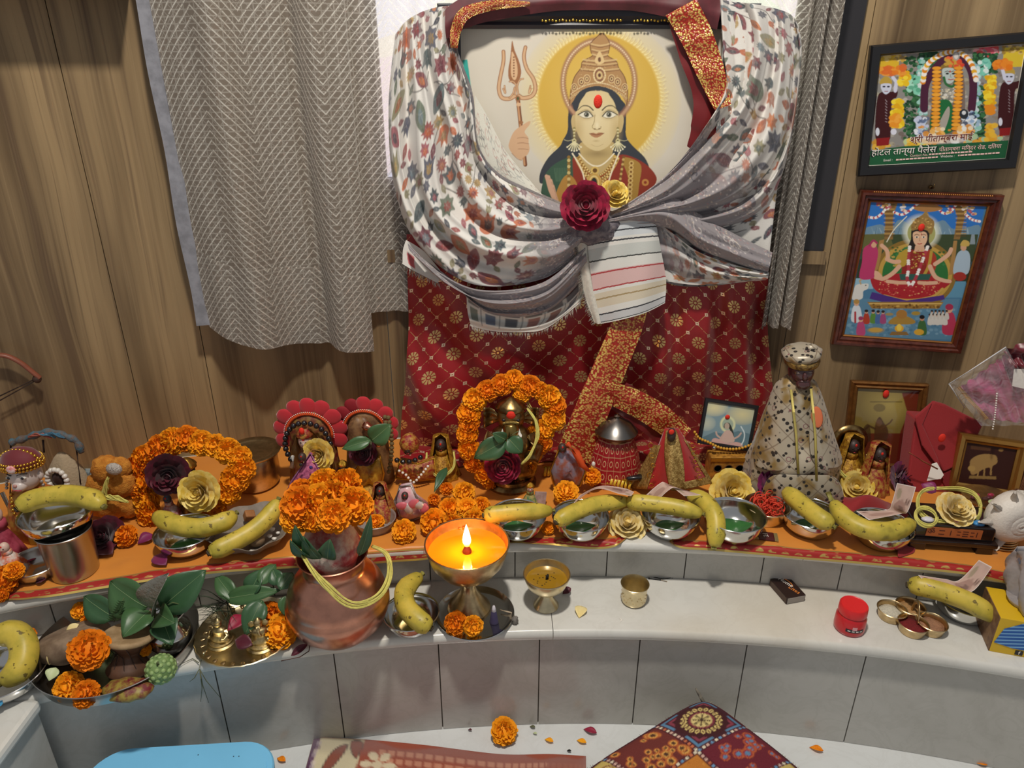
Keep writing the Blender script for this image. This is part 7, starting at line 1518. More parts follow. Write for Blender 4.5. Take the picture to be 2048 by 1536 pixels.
# ---- two goddess shrines with red petal arches
def shrine(label, cx, cy, vb, rad, vcol, half=False, beads_mat=BLKB, name='goddess_shrine'):
    p = U_(cx, vb); k = hgt(p, cx, cy); s_ = (on_y(cx+1, cy, p.y)-on_y(cx, cy, p.y)).length; r = rad*s_
    th = thing(name, label, 'idol', tuple(p)); C_ = V3((0, 0, k))
    MB().lathe([(0, 0), (r*.95, 0), (r*.98, k*.1), (r*.85, k*.55), (r*.80, k), (r*.62, k+r*.55), (r*.3, k+r*.82), (0, k+r*.85)], 36, sc=(1, .55), fn=lambda a, z: 1+.03*math.cos(13*a)).build('robe', vcol, th)
    for i in range(9):
        a = PI*(1.10-1.2*i/8); d = V3((math.cos(a), 0, math.sin(a))); MB().ell(C_+d*(r*.98)+V3((0, -.004+.002*(i % 2), 0)), (r*.36, r*.10, r*.30), 14, 10, Matrix.Rotation(-a, 3, 'Y'), fn=lambda q: 1+.10*q.x*abs(q.z)).build('petal_puff', M('red_velvet_petal', 'b81a28', .8, sheen=.4) if not half or i > 3 else M('dark_velvet_petal', '8a1420', .8), th)
    m = MB().tube([C_+V3((math.cos(a)*r*.80, -.014-.0*a, math.sin(a)*r*.80)) for a in np.linspace(PI*1.05, -.05*PI, 20)], .0035, 6); m.build('orange_band', M('orange_velvet', 'd8501c', .7), th)
    m = MB(); beads(m, [C_+V3((math.cos(a)*r*.88, -.017, math.sin(a)*r*.88)) for a in np.linspace(PI*1.05, -.05*PI, 20)], .0012, gap=1.8); m.build('pearl_dots', PEARL, th)['kind'] = 'stuff'
    return th, p, C_, r
SH1, p1, C1, r1 = shrine('red petal-arched goddess figure with black bead garland, left of the pair', 636, 862, 968, 56, M('maroon_gold_robe', '6a1a1c', .5, col2='8a6a34', vs=60))
m = MB(); beads(m, [C1+V3((math.cos(a)*r1*.80, -.040+.006*abs(math.cos(a)), math.sin(a)*r1*.95-.018)) for a in np.linspace(PI*1.22, -.22*PI, 24)], .0062); m.build('bead_garland', BLKB, SH1)['kind'] = 'stuff'
face(SH1, C1+V3((-.004, -.036, -.004)), .017); MB().lathe([(.016, 0), (.018, .004), (.013, .014), (.005, .022), (0, .024)], 14, c=C1+V3((-.004, -.034, .006))).build('crown', SEQR, SH1)
P = [[C1+V3((math.sin(a)*(.024+.024*t), -.030-.008*math.cos(a)+.01*t, .036*math.cos(a)*(1-t*.2)-.085*t*abs(a)/2.2-.01)) for a in np.linspace(-2.2, 2.2, 25)] for t in np.linspace(0, 1, 7)]; MB().grid(P).build('gold_veil', M('brown_gold_gauze', '7a5a34', .4, .3, var=.3, vs=70), SH1, solid=.001)
MB().ell(C1+V3((-.004, -.050, .026)), (.006, .004, .008), 8, 6).build('vermilion_mark', VERM, SH1)
for s_ in (-1, 1): MB().tube([C1+V3((s_*.034, -.038, -.040)), C1+V3((s_*.038, -.040, -.066))], [.004, .006], 8).build('silver_tassel', PEARL, SH1)
SH2, p2, C2, r2 = shrine('red petal-arched goddess figure with brown cloth and seed bead string, right of the pair', 742, 852, 962, 50, M('brown_gold_wrap', '8a6640', .5, col2='5a3a24', vs=50), True)
MB().ell(C2+V3((-.004, -.030, -.006)), (.030, .018, .044), 18, 12, fn=lambda d: 1+.05*math.sin(9*d.x+5*d.z)).build('wrapped_head', M('brown_gold_wrap', '8a6640', .5), SH2)
m = MB(); beads(m, [C2+V3((r2*.98, -.02, r2*.65)), C2+V3((r2*1.10, -.03, 0)), C2+V3((r2*1.06, -.036, -.05)), C2+V3((r2*.90, -.04, -.095))], .0052, gap=.9); m.build('seed_bead_string', RUD, SH2)['kind'] = 'stuff'
m = MB(); beads(m, [C2+V3((r2*.86, -.02, r2*.70)), C2+V3((r2*.92, -.03, .005))], .0050, gap=.9); m.build('seed_bead_string', RUD, SH2)['kind'] = 'stuff'
MB().tube(cr([C2+V3((.006, -.046, .026)), C2+V3((.024, -.052, .018)), C2+V3((.036, -.050, -.004)), C2+V3((.030, -.05, -.02))], 12), [.008, .010, .009, .007]*3, 10).build('fold', COPPER, SH2)
rose('yellow rose below the left petal-arched goddess', on_y(640, 908, p1.y-.06), .033, R_YEL, (-.1, -.9, .3), 1)
rose('dark red rose below the right petal-arched goddess', on_y(728, 903, p2.y-.055), .028, R_DARK, (0, -.9, .3))
bs = thing('leaf_sprig', 'pair of pale green leaves in front of the right goddess figure', 'leaves', tuple(on_y(740, 895, p2.y-.08))); leaf(on_y(742, 882, p2.y-.08), on_y(782, 848, p2.y-.075), .050, (.1, -.9, .3), bs, LEAF2); leaf(on_y(742, 880, p2.y-.08), on_y(684, 898, p2.y-.09), .030, (0, -.8, .5), bs, LEAF2); MB().tube([on_y(742, 882, p2.y-.081), on_y(742, 896, p2.y-.085)], .001, 5).build('twig', TWIG, bs, world=True)
# ---- small dressed idols
def cape(label, poly, u, vb, depth, mat, trim, head, name='dressed_idol', face_skin=None):
    """little figure whose stiff cape spreads to the pixel outline poly"""
    p = U_(u, vb); th = thing(name, label, 'idol', tuple(p)); Q = [on_y(a, b, p.y)-p for a, b in poly]; c = sum(Q, V3())/len(Q); n = len(Q)
    m = MB(); rings = []
    for sc, dy in ((.96, .010), (1.0, 0), (.86, -.008), (.62, -depth*.7), (.30, -depth), (.02, -depth*1.05)):
        rings.append([c+(q-c)*sc+V3((0, dy+.004*math.sin(3*i)*(sc < .9), 0)) for i, q in enumerate(Q)])
    m.grid(rings, wrap=True); m.build('cape', mat, th)
    MB().tube([q+V3((0, -.003, 0)) for q in Q], .0026, 6, True).build('trim', trim, th)
    hx, hy, hr = head; hp = on_y(hx, hy, p.y)-p+V3((0, -depth*.6, 0)); face(th, hp, hr, skin=face_skin)
    return th, p
t1, q1 = cape('pink sequinned triangular dress figure left of the marigold bunch', [(622, 905), (640, 940), (665, 985), (660, 1010), (610, 1015), (565, 1005), (585, 960)], 612, 1012, .022, SEQP, M('pink_lace', '8f5a86', .6), (608, 908, .010), face_skin=STONE)
for k, (u, v) in enumerate(((602, 930), (622, 935), (612, 960), (630, 955), (590, 985), (600, 960))): MB().ell(on_y(u, v, q1.y-.024)-q1, (.004, .002, .004), 10, 8).build('gem', M('violet_gem', '3a2a7a', .15, coat=.8) if k % 2 else BLKB, t1)
t2, q2 = cape('small idol in a yellow vest-shaped dress right of the marigold bunch', [(728, 912), (745, 930), (760, 910), (768, 945), (762, 975), (738, 970), (716, 978), (708, 944)], 738, 982, .016, M('yellow_print_dress', 'd8b03a', .5, col2='a86a1e', vs=60), GOLD, (744, 914, .010), face_skin=STONE)
MB().lathe(skirt(.036, .022), 28, fn=lambda a, z: 1+.1*math.cos(12*a)).build('frill', SEQG, t2)
t3, q3 = cape('small idol in a wide red and gold dress with white flower chain', [(800, 918), (838, 926), (868, 915), (874, 955), (840, 960), (790, 955)], 830, 966, .018, SEQR, GOLD, (818, 892, .015), face_skin=STONE)
MB().lathe([(.018, -.012), (.021, 0), (.017, .014), (.008, .022), (0, .024)], 20, c=on_y(818, 890, q3.y-.010)-q3+V3((0, .006, 0)), fn=lambda a, z: 1+.06*math.cos(6*a)).build('hood', SEQR, t3)
m = MB(); beads(m, [on_y(u, v, q3.y-.03)-q3 for u, v in ((788, 918), (806, 924), (826, 922), (846, 912))], .0058); m.build('black_bead_string', BLKB, t3)['kind'] = 'stuff'
m = MB(); beads(m, [on_y(u, v, q3.y-.028)-q3 for u, v in ((795, 940), (812, 950), (826, 965), (842, 950), (858, 930))], .0032, gap=1.3); m.build('flower_chain', PEARL, t3)['kind'] = 'stuff'
doll('gold-dressed stone idol with a thick yellow thread loop left of the right garland', 885, 950, 872, .040, SEQG, STONE, None, SEQG, thread=YTHR)
t4, q4_ = cape('pink and silver petal-dressed figure left of the marigold heap', [(800, 972), (822, 968), (832, 992), (856, 1010), (848, 1030), (820, 1042), (800, 1030), (790, 1000)], 820, 1040, .024, M('pink_silver_satin', 'cf8a96', .3, col2='cdbfc4', vs=40), SILV, (812, 984, .009), face_skin=STONE)
for k in range(5): MB().ell(on_y(805+k*11, 1012+6*math.sin(k*2), q4_.y-.028)-q4_, (.014, .004, .009), 12, 8, Matrix.Rotation(k*1.2, 3, 'Y')).build('satin_petal', M('silver_satin', 'c4bcbc', .25, .3) if k % 2 else M('rose_satin', 'c0606e', .35), t4)
doll('tiny gold and red idol between the pink figure and the yellow dressed one', 690, 978, 920, .030, SEQG, STONE, GOLD, None)
doll('small red and gold dressed idol standing behind the enamel bowl', 765, 1030, 968, .034, SEQR, STONE, None, SEQR)
t5, q5 = cape('silver and orange draped figure right of the right garland', [(1122, 888), (1138, 892), (1155, 915), (1172, 940), (1160, 970), (1110, 978), (1100, 940)], 1130, 985, .022, M('orange_silver_cloth', 'a8604a', .35, .3, col2='9a94a8', vs=60), GOLD, (1124, 890, .011), face_skin=STONE)
MB().tube([on_y(u, v, q5.y-.028)-q5 for u, v in ((1135, 888), (1152, 905), (1164, 930), (1178, 942))], [.006, .008, .007, .003], 8).build('orange_scarf', M('orange_velvet', 'd8501c', .7), t5)
# ---- steel capped red cloth figure
pv = U_(1226, 958); hv = hgt(pv, 1226, 835)
sv = thing('cloth_wrapped_idol', 'red cloth wrapped figure with a grey metal pot lid for a cap', 'idol', tuple(pv))
tr2 = NT('red_sequin_wrap'); x, y, z = tr2.sep(tr2.coord('Object')); an = tr2.math('ARCTAN2', x, y*-1.0); gx = ((an*3.2).fr()-.5).ab(); gz = ((z/.030).fr()-.5).ab()
dots = tr2.step(((z*400.0).fr()-.5).ab(), .30, .20)*tr2.step(gx, .045, .03)+tr2.step(((an*38.0).fr()-.5).ab(), .30, .20)*tr2.step(gz, .05, .03)
rg = ((((an*3.2+.5).fr()-.5)*.028)*(((an*3.2+.5).fr()-.5)*.028)+(((z/.030+.5).fr()-.5)*.030)*(((z/.030+.5).fr()-.5)*.030)).sq(); ring = tr2.step((rg-.0062).ab(), .0014, .0009)
mk = (dots+ring).mn(1.0); tr2.set(col=tr2.mix(mk, lin('9a1420'), lin('e0c090')), rough=.45, metal=mk*.4)
MB().lathe([(0, 0), (.062, 0), (.060, .02), (.052, hv*.4), (.042, hv*.62), (.036, hv*.72), (0, hv*.72)], 40, sc=(1, .8), fn=lambda a, z: 1+.04*math.cos(9*a)).build('wrap', tr2.mat, sv)
MB().lathe([(.030, hv*.66), (.034, hv*.74), (.044, hv*.76), (.047, hv*.80), (.043, hv*.83), (.030, hv*.92), (.012, hv*.98), (.006, hv*1.0), (.007, hv*1.03), (0, hv*1.05)], 36).build('cap', M('dull_silver', '7a7672', .3, 1.0), sv, sharp=50)
MB().tube([V3((.062, -.02, .020)), V3((.050, -.05, .035)), V3((.020, -.062, .038))], [.009, .008, .005], 8).build('black_tassel', BLKB, sv)
for k, z in enumerate((.058, .048, .036, .026)): MB().ell(V3((-.050-.002*k, -.034, z)), (.0045, .0045, .0065), 10, 8).build('bead', PEARL if k % 2 == 0 else M('yellow_bead', 'd09a2c', .35), sv)
for k, (u, v, a) in enumerate(((1234, 966, -.35), (1114, 940, .1))):
    p = U_(u, v, .016); bb = thing('yellow_bangle', ['yellow ribbed bangle in front of the red wrapped figure', 'yellow ribbed bangle beside the silver and orange figure'][k], 'bangle', tuple(p), a, 'yellow ribbed bangles')
    for q in range(8): MB().tube([(-.028+q*.008, -.004, -.010), (-.028+q*.008, -.008, .0), (-.026+q*.008, -.004, .011)], .003, 8).build('rib', M('yellow_satin', 'e0c040', .35), bb)
    MB().box((0, .001, .010), (.066, .006, .005)).build('band', GOLD, bb, smooth=False); MB().box((0, .001, -.010), (.066, .006, .004)).build('band', GOLD, bb, smooth=False)
# ---- red triangular robe with gold border
pt_ = U_(1338, 990); rt = thing('dressed_idol', 'red triangular robe figure with wide gold central border and hidden face', 'idol', tuple(pt_))
def Y3(u, v, dy): return on_y(u, v, pt_.y+dy)-pt_
RED = M('red_satin_robe', 'a8161c', .4, sheen=.3, var=.15, vs=30); GLC = M('gold_lace', 'c0a262', .35, .4, col2='8a6a34', vs=160, bump=.6, bs=400)
def robe(nm, s0, s1, t0, t1, off, mat, n=14):
    P = []
    for i in range(n+1):
        t = t0+(t1-t0)*i/n; row = []
        for j in range(n+1):
            q = s0(t)+(s1(t)-s0(t))*j/n; uL, uR = 1330-46*t, 1356+72*t; u = (uL+uR)/2+(uR-uL)/2*q; v = 856+(126-12*q*(q > 0)-4*abs(q))*t
            row.append(Y3(u, v, .012-.062*math.cos(q*1.35)*t**.55-off+.004*math.sin(9*q)*t))
        P.append(row)
    MB().grid(P).build(nm, mat, rt, solid=.001)
k1 = lambda c: (lambda t: c)
robe('robe', k1(-1), k1(1), .0, 1, 0, RED, 24); robe('gold_border', lambda t: -.75+.55*t, lambda t: .60-.42*t, .04, 1, .003, GLC)
robe('side_border', k1(-1.35), k1(-.86), .28, 1, .002, GLC, 8); robe('side_border', k1(.88), k1(1.0), .2, 1, .003, GLC, 8); robe('hem_border', k1(.18), k1(1), .88, 1, .004, GLC, 8)
g = random.Random(3)
for sd in (0, 1):
    m = MB()
    for k in range(5):
        cx, cy = ((1304+g.uniform(-4, 6), 890+k*20) if not sd else (1380+k*5+g.uniform(-6, 4), 890+k*16)); r_ = g.uniform(5, 8)
        m.tube([Y3(cx+r_*math.cos(a)*(1-a*.08), cy+r_*math.sin(a)*(1-a*.08), (-.030 if cy > 925 else -.018)-.010) for a in np.linspace(0, 6, 14)], .0009, 5)
    m.build('gold_embroidery', GOLD, rt)['kind'] = 'stuff'
MB().ell(Y3(1343, 870, -.020), (.009, .009, .016), 14, 10).build('head', STONE, rt); MB().ell(Y3(1343, 864, -.029), (.006, .002, .006), 8, 6).build('vermilion_mark', VERM, rt); 
# ---- tall turbaned statue in white and gold cloth
pS = U_(1580, 978); hS = hgt(pS, 1575, 688); kS = hS/.30
st = thing('robed_statue', 'tall turbaned statue wrapped in white and gold patterned cloth', 'statue', tuple(pS), rot=(0, -.10, math.radians(-6)))
tw = NT('white_gold_brocade'); x, y, z = tw.sep(tw.coord('Object')); v1 = tw.vor(tw.coord('Object'), 78.0); v2 = tw.vor(tw.coord('Object'), 34.0, rnd=.4)
dk = tw.step(v1, .33, .26); sw = tw.step((v2-.16).ab(), .035, .015)*.8; gl = tw.step(tw.noise(tw.coord('Object'), 22.0, 2.0), .50, .66); grid_ = tw.step(((((x+z)*18.0).fr())-.5).ab(), .035, .015).mx(tw.step(((((z-x)*18.0).fr())-.5).ab(), .035, .015))*.6
cw = tw.mix(gl, lin('b3a894'), lin('8f7440')); cw = tw.mix(grid_, cw, lin('6a5644')); cw = tw.mix(sw, cw, lin('7a3a4a')); cw = tw.mix(dk, cw, lin('2c2622')); tw.set(col=cw, rough=.38, metal=.15, sheen=.2); WG = tw.mat
BST = M('glazed_brown_statue', '4a2a2c', .22, coat=.6)
def bodyring(t):
    R = np.interp(t, [0, .12, .3, .5, .62, .74, .80], [.084, .086, .076, .058, .047, .036, .018]); return R
P = []
for i in range(30):
    t = .80*i/29; row = []
    for j in range(48):
        a = 2*PI*j/48; R = bodyring(t)*kS; f = 1+.08*math.sin(7*a+9*t)*(1-t*.7)+.03*math.sin(13*a-14*t)*(1-t); kn = .020*kS*math.exp(-((t-.30)/.10)**2)*max(0, -math.sin(a))
        row.append(V3((R*f*math.cos(a), R*f*.78*math.sin(a)-kn, t*hS)))
    P.append(row)
m = MB().grid(P, wrap=True); m.f.append(tuple(29*48+j for j in range(48))); m.build('robe', WG, st)
hc = V3((.004, -.012, hS*.845)); r = .026*kS
hd = MB().ell(hc, (r*.85, r*.9, r*1.12), 20, 14).build('head', BST, st); MB().lathe([(r*.5, -.02*kS), (r*.42, 0), (r*.5, r)], 16, c=hc+V3((0, .004, -r*1.3))).build('neck', BST, st)
MB().ell(hc+V3((0, -r*.94, -r*.08)), (r*.16, r*.2, r*.32), 10, 8).build('nose', BST, hd); MB().ell(hc+V3((0, -r*.70, -r*.72)), (r*.50, r*.35, r*.42), 12, 8).build('beard', BST, hd); MB().ell(hc+V3((0, -r*.88, -r*.42)), (r*.34, r*.12, r*.08), 10, 6).build('moustache', BST, hd)
for s_ in (-1, 1): MB().ell(hc+V3((s_*r*.36, -r*.80, r*.18)), (r*.15, r*.07, r*.05), 8, 6).build('eye', M('statue_eye', '8a7a74', .3), hd); MB().ell(hc+V3((s_*r*.36, -r*.80, r*.34)), (r*.24, r*.10, r*.06), 8, 6).build('brow', BST, hd)
MB().ell(hc+V3((.004, -r*.80, r*.62)), (r*.26, r*.12, r*.30), 10, 8).build('vermilion_mark', VERM, hd)
MB().lathe([(r*.95, 0), (r*1.12, r*.12), (r*1.18, r*.45), (r*1.10, r*.60), (r*.95, r*.58)], 32, c=hc+V3((0, .003, r*.42)), rot=Euler((.12, .06, 0)).to_matrix()).build('turban_band', M('brown_gold_band', '5a4028', .4, .4, col2='a88a4a', vs=140), st)
MB().lathe([(r*1.10, 0), (r*1.25, r*.25), (r*1.30, r*.50), (r*1.05, r*.66), (r*.4, r*.72), (0, r*.72)], 32, c=hc+V3((0, .003, r*.92)), rot=Euler((.10, -.05, 0)).to_matrix(), fn=lambda a, z: 1+.03*math.cos(9*a)).build('turban', WG, st); MB().ell(hc+V3((r*.55, -.004, r*1.66)), (r*.42, r*.3, r*.28), 12, 8).build('turban_knot', WG, st)
def drapeS(nm, rows, mat): MB().grid([[V3(q)*kS for q in row] for row in rows]).build(nm, mat, st, solid=.0015, sub=2)
drapeS('left_shawl_fall', [[(-.018, -.028, .236), (-.032, -.022, .228), (-.042, .0, .215)], [(-.016, -.046, .190), (-.042, -.042, .182), (-.056, -.010, .170)], [(-.004, -.062, .140), (-.046, -.060, .130), (-.070, -.020, .118)], [(-.014, -.078, .090), (-.050, -.076, .080), (-.086, -.030, .070)]], WG)
drapeS('right_shawl_fall', [[(.016, -.030, .236), (.030, -.022, .228), (.040, .0, .215)], [(.012, -.048, .190), (.040, -.042, .180), (.056, -.008, .168)], [(.008, -.064, .140), (.046, -.060, .128), (.072, -.016, .112)], [(.012, -.080, .092), (.056, -.070, .080), (.094, -.020, .060)]], WG)
drapeS('lap_cloth', [[(-.060, -.070, .085), (0, -.088, .082), (.060, -.072, .080)], [(-.072, -.078, .050), (0, -.100, .046), (.074, -.078, .044)], [(-.080, -.072, .010), (0, -.092, .004), (.086, -.070, .006)]], WG)
for a_, b_ in (((-.018, -.034, .228), (-.010, -.085, .085)), ((.016, -.034, .228), (.022, -.085, .070))): MB().tube([V3(a_)*kS, (V3(a_)+V3(b_))*.5*kS+V3((0, -.012, 0)), V3(b_)*kS], .0026, 6, sq=.4).build('gold_edge', M('pale_gold_lace', 'c8b868', .4, .4), st)
MB().ell(V3((.026, -.0475, .178))*kS, (.013, .0012, .022), 12, 8, Euler((-.32, 0, .35)).to_matrix()).build('orange_stain', M('saffron_stain', 'd8744a', .8), st)
MB().box((0, 0, .004), (.17*kS, .12*kS, .008)).build('base', M('dark_plinth', '2a1c1a', .4), st, smooth=False, bevel=.002)
# ---- pair of small idols right of the statue
d1 = doll('gold-robed small idol with yellow thread and brass halo right of the statue', 1690, 962, 872, .046, SEQG, STONE, None, SEQG, thread=YTHR)
MB().lathe([(.018, -.003), (.040, -.002), (.042, .002), (.018, .003), (.018, -.003)], 36, c=(0, .022, .088), rot=Euler((PI/2, 0, 0)).to_matrix()).build('halo', BRONZE, d1)
doll('red and gold robed small idol before the leaning gilt frame', 1741, 980, 888, .036, SEQR, STONE, None, SEQR, yaw=-.1)
rose('yellow rose petals lying before the two small idols', U_(1712, 978, .006), .040, R_YEL, (-.3, -.6, .6), 1); rose('purple rose between red robed idol and red wrapped book', U_(1795, 958, .012), .036, R_PUR, (.4, -.7, .5)); rose('large pale yellow rose before the small black framed print', U_(1460, 985, .012), .046, R_YEL, (0, -.75, .65)); rose('purple rose before the turbaned statue', on_y(1545, 970, U_(1530, 1036).y+.060), .034, R_PUR, (0, -.8, .6), 1)
rose('pale yellow rose between two bowls at the cloth border', U_(1252, 1052, .004), .038, R_CRM, (0, -.55, .8), 1); rose('crimson rose tucked into the shawl knot', pp(1170, 414, .085), .045, R_CRIM, (-.05, -.95, .3)); rose('yellow rosebud tucked beside the crimson rose on the shawl knot', pp(1226, 392, .062), .028, R_YEL, (.2, -.8, .6), 1)
# ---- red wrapped cloth, red wrapped book, plinth with thread garland
RC_ = M('plain_red_cotton', '93161c', .75, bump=.3, bs=900, sheen=.2); nu_ = 30
S, T = np.meshgrid(np.linspace(0, 1, 40), np.linspace(0, 1, 24), indexing='ij'); a0, a1, b1, b0 = (np.array(U_(u, v)) for u, v in ((1645, 1000), (1782, 1010), (1770, 1040), (1660, 1050)))
P = (1-T[..., None])*(a0+(a1-a0)*S[..., None])+T[..., None]*(b0+(b1-b0)*S[..., None]); P[..., 2] += .003+.032*np.sin(PI*np.clip(S*1.0, 0, 1))**.6*np.sin(PI*np.clip(T*.9+.08, 0, 1))+.005*np.sin(9*S+5*T)*np.sin(PI*S)
tag(sheet('folded_cloth', P, RC_), 'folded plain red cloth behind the curved banana', 'cloth')
tag(MB().grid([[U_(1795+i*9, 1118-i*3-j*14, .002+.010*math.sin(j*1.5)*(1-i/5)) for j in range(4)] for i in range(5)]).build('folded_cloth', RC_, sub=1, solid=.001), 'corner of red cloth peeking out at the foot of the black plinth', 'cloth')
yB = U_(1880, 985).y
bk = thing('wrapped_book', 'thick book wrapped in red cloth leaning at the right before the gilt frames', 'book', tuple(U_(1870, 985)))
def prismpx(nm, px, y, th_, mat, par, lean=.35):
    Q = [on_y(u, v, y+lean*(on_y(u, v, y).z-ZC)) for u, v in px]; m = MB(); n = len(Q); back = [q+V3((0, th_, 0)) for q in Q]; m.add(Q+back, [tuple(range(n)), tuple(reversed(range(n, 2*n)))]+[(i, i+n, (i+1) % n+n, (i+1) % n) for i in range(n)]); return m.build(nm, mat, par, smooth=False, world=True, bevel=.004)
prismpx('book_block', [(1832, 838), (1905, 842), (1935, 925), (1900, 985), (1812, 985)], yB, .045, RC_, bk); prismpx('front_flap', [(1868, 803), (1892, 810), (1968, 848), (1950, 886), (1962, 902), (1930, 925), (1888, 945), (1862, 895), (1842, 842)], yB-.012, .010, RC_, bk); prismpx('left_fold', [(1830, 835), (1866, 804), (1846, 850), (1878, 920), (1884, 945), (1845, 892)], yB-.016, .006, RC_, bk); prismpx('lower_fold', [(1884, 948), (1955, 908), (1948, 925), (1912, 950), (1896, 985), (1886, 965)], yB-.006, .006, M('deep_red_cotton', '741018', .8), bk)
prismpx('paper_slip', [(1864, 928), (1874, 925), (1888, 950), (1882, 958), (1854, 962)], yB-.018, .001, M('print_white', 'd8d4c8', .7), bk); MB().tube([on_y(u, v, yB-.016) for u, v in ((1818, 905), (1845, 922), (1875, 938))], .0016, 6).build('cord', M('brown_cord', '8a4a2c', .8), bk, world=True); MB().ell(on_y(1884, 876, yB+.018), (.008, .003, .010), 10, 8).build('vermilion_mark', VERM, bk, world=True)
pP = U_(1882, 1078); pn = thing('dark_plinth', 'black lacquer plinth with orange lettered plate and gem studs', 'plinth', tuple(pP), math.radians(-8)); LQ = M('black_lacquer', '1d1312', .22, coat=.5)
for x_ in (-.06, .06): MB().box((x_, 0, .008), (.030, .085, .016)).build('foot', LQ, pn, smooth=False, bevel=.002)
MB().box((0, 0, .020), (.160, .088, .010)).build('base', LQ, pn, smooth=False, bevel=.002); MB().box((0, .002, .040), (.146, .076, .032)).build('block', LQ, pn, smooth=False, bevel=.003)
MB().box((0, -.0365, .040), (.098, .002, .020)).build('name_plate', M('orange_brass_plate', 'b5683a', .4, .3), pn, smooth=False)
EB = M('engraved_brown', '4a1c10', .7); text('ॐ', .0150, EB, pn, (-.040, -.0377, .040), (PI/2, 0, 0), ext=.0003)
m = MB()
for k, (x_, zz_, w_) in enumerate(((-.022, .044, .010), (-.022, .036, .010), (-.006, .040, .0015), (.008, .044, .006), (.008, .037, .006), (.020, .045, .010), (.020, .040, .010), (.020, .035, .010), (.032, .044, .006), (.032, .036, .006), (.040, .040, .0015))): m.box((x_, -.0377, zz_), (w_, .0004, .0016 if w_ > .002 else .011))
m.build('worn_lettering', EB, pn, smooth=False)['kind'] = 'stuff'
for k, (x_, c_) in enumerate(((-.045, 'd8d4e0'), (0, 'c88a94'), (.045, '3a8ac8'))): MB().ell((x_, -.022, .057), (.012, .009, .005), 14, 8).build('gem_stud', M('gem_'+str(k), c_, .1, coat=1.0), pn)
yg_ = U_(1885, 1050).y; gt = thing('thread_garland', 'pale yellow thread garland coiled with petals on the black plinth', 'garland', tuple(pP+V3((0, 0, .062))))
strands(MB(), [pP+V3((.060*math.cos(a), .030*math.sin(a)+.004, .075+.022*math.sin(a)+.004*math.sin(3*a))) for a in np.linspace(0, 2*PI, 14)[:-1]], .0013, 12, .005, 4, True, 60).build('thread', YTHR, gt, world=True)['kind'] = 'stuff'
strands(MB(), [pP+V3((-.055+.02*math.cos(a), .012*math.sin(a)-.02, .066+.012*math.sin(a))) for a in np.linspace(0, 2*PI, 12)[:-1]], .0013, 8, .004, 6, True, 50).build('thread', YTHR, gt, world=True)['kind'] = 'stuff'
rose('cream rose inside the thread garland on the black plinth', pP+V3((.004, -.004, .066)), .034, R_CRM, (0, -.5, .8)); petal('purple petal lying on the thread garland', on_y(1842, 968, yg_), on_y(1872, 985, yg_-.02), .030, R_PUR, (.2, -.8, .5))
# ---- pink garment in a clear packet, conch, dish, sticks, bag, box at the right edge
pk_ = thing('plastic_packet', 'clear plastic packet with a folded pink garment leaning above the cow frame', 'packet', tuple(on_y(1990, 860, 1.33)))
def quad(nm, C4, y, lean, nu, nv, amp, mat, f=8, off=0):
    A = [np.array(on_y(u, v, y-off+lean*k)) for (u, v), k in zip(C4, (0, 1, 1, 0))]; S, T = np.meshgrid(np.linspace(0, 1, nu), np.linspace(0, 1, nv), indexing='ij')
    P = (1-T[..., None])*(A[0]+(A[1]-A[0])*S[..., None])+T[..., None]*(A[3]+(A[2]-A[3])*S[..., None]); P[..., 1] -= amp*np.sin(f*PI*S+3*np.sin(4*T+5*S))*np.sin(PI*T)**.3+amp*.5*np.sin(1.7*f*PI*S+9*T+2*np.sin(7*S)); return sheet(nm, P, mat, pk_)
quad('pink_garment', [(1916, 778), (2012, 708), (2090, 850), (1972, 838)], 1.34, .0, 60, 40, .006, M('pink_satin', 'b84a7a', .35, col2='8a2a4a', vs=30, sheen=.3), 7)
quad('gold_edge', [(1913, 776), (1920, 772), (1978, 836), (1970, 840)], 1.34, 0, 12, 30, .002, M('gold_edge_cloth', 'b8862c', .5), 3, .010)
quad('red_roll', [(2005, 702), (2090, 670), (2100, 740), (2030, 745)], 1.34, 0, 40, 24, .010, M('maroon_satin', '6a1424', .35, sheen=.3), 5, .012)
quad('white_tag', [(2028, 738), (2080, 738), (2080, 785), (2024, 772)], 1.34, 0, 6, 6, .0, M('print_white', 'c8c4be', .6), 1, .020)
FILM = NT('clear_film'); FILM.set(col=(.95, .95, .97), rough=.06, alpha=.16, spec=.9); FILM.bump(FILM.noise(FILM.coord(), 26.0, 3.0, .6, 1.5), .8, .01); quad('film', [(1898, 768), (2012, 694), (2110, 850), (1962, 852)], 1.34, 0, 40, 30, .003, FILM.mat, 6, .022)
MB().tube([on_y(u, v, 1.312) for u, v in ((1898, 768), (1960, 728), (2012, 694))], .0012, 5).build('film_seam', M('white_seam', 'd0d0d4', .3), pk_, world=True); MB().tube([on_y(u, v, 1.312) for u, v in ((1898, 768), (1930, 816))], .0012, 5).build('film_seam', M('white_seam', 'd0d0d4', .3), pk_, world=True)
m = MB(); beads(m, [on_y(u, v, 1.305) for u, v in ((1994, 785), (1990, 830), (1985, 860))], .0018, gap=1.4); m.build('bead_string', PEARL, pk_, world=True)['kind'] = 'stuff'
pc_ = U_(1996, 1084); cn = thing('conch_shell', 'white spiral conch shell with spikes at the right edge', 'shell', tuple(pc_+V3((0, 0, .030)))); SHL = M('conch_white', 'dcd4ca', .5, bump=.35, bs=160)
m = MB(); pts = []; rad = []
for k in range(70):
    a = k*.30+1.2; g_ = math.exp(-.085*(a-1.2)); pts.append(V3((.030*g_*math.cos(a)*.95, -.012-.050*(1-g_)*.7, .034+.030*g_*math.sin(a)*.9))); rad.append(.032*g_)
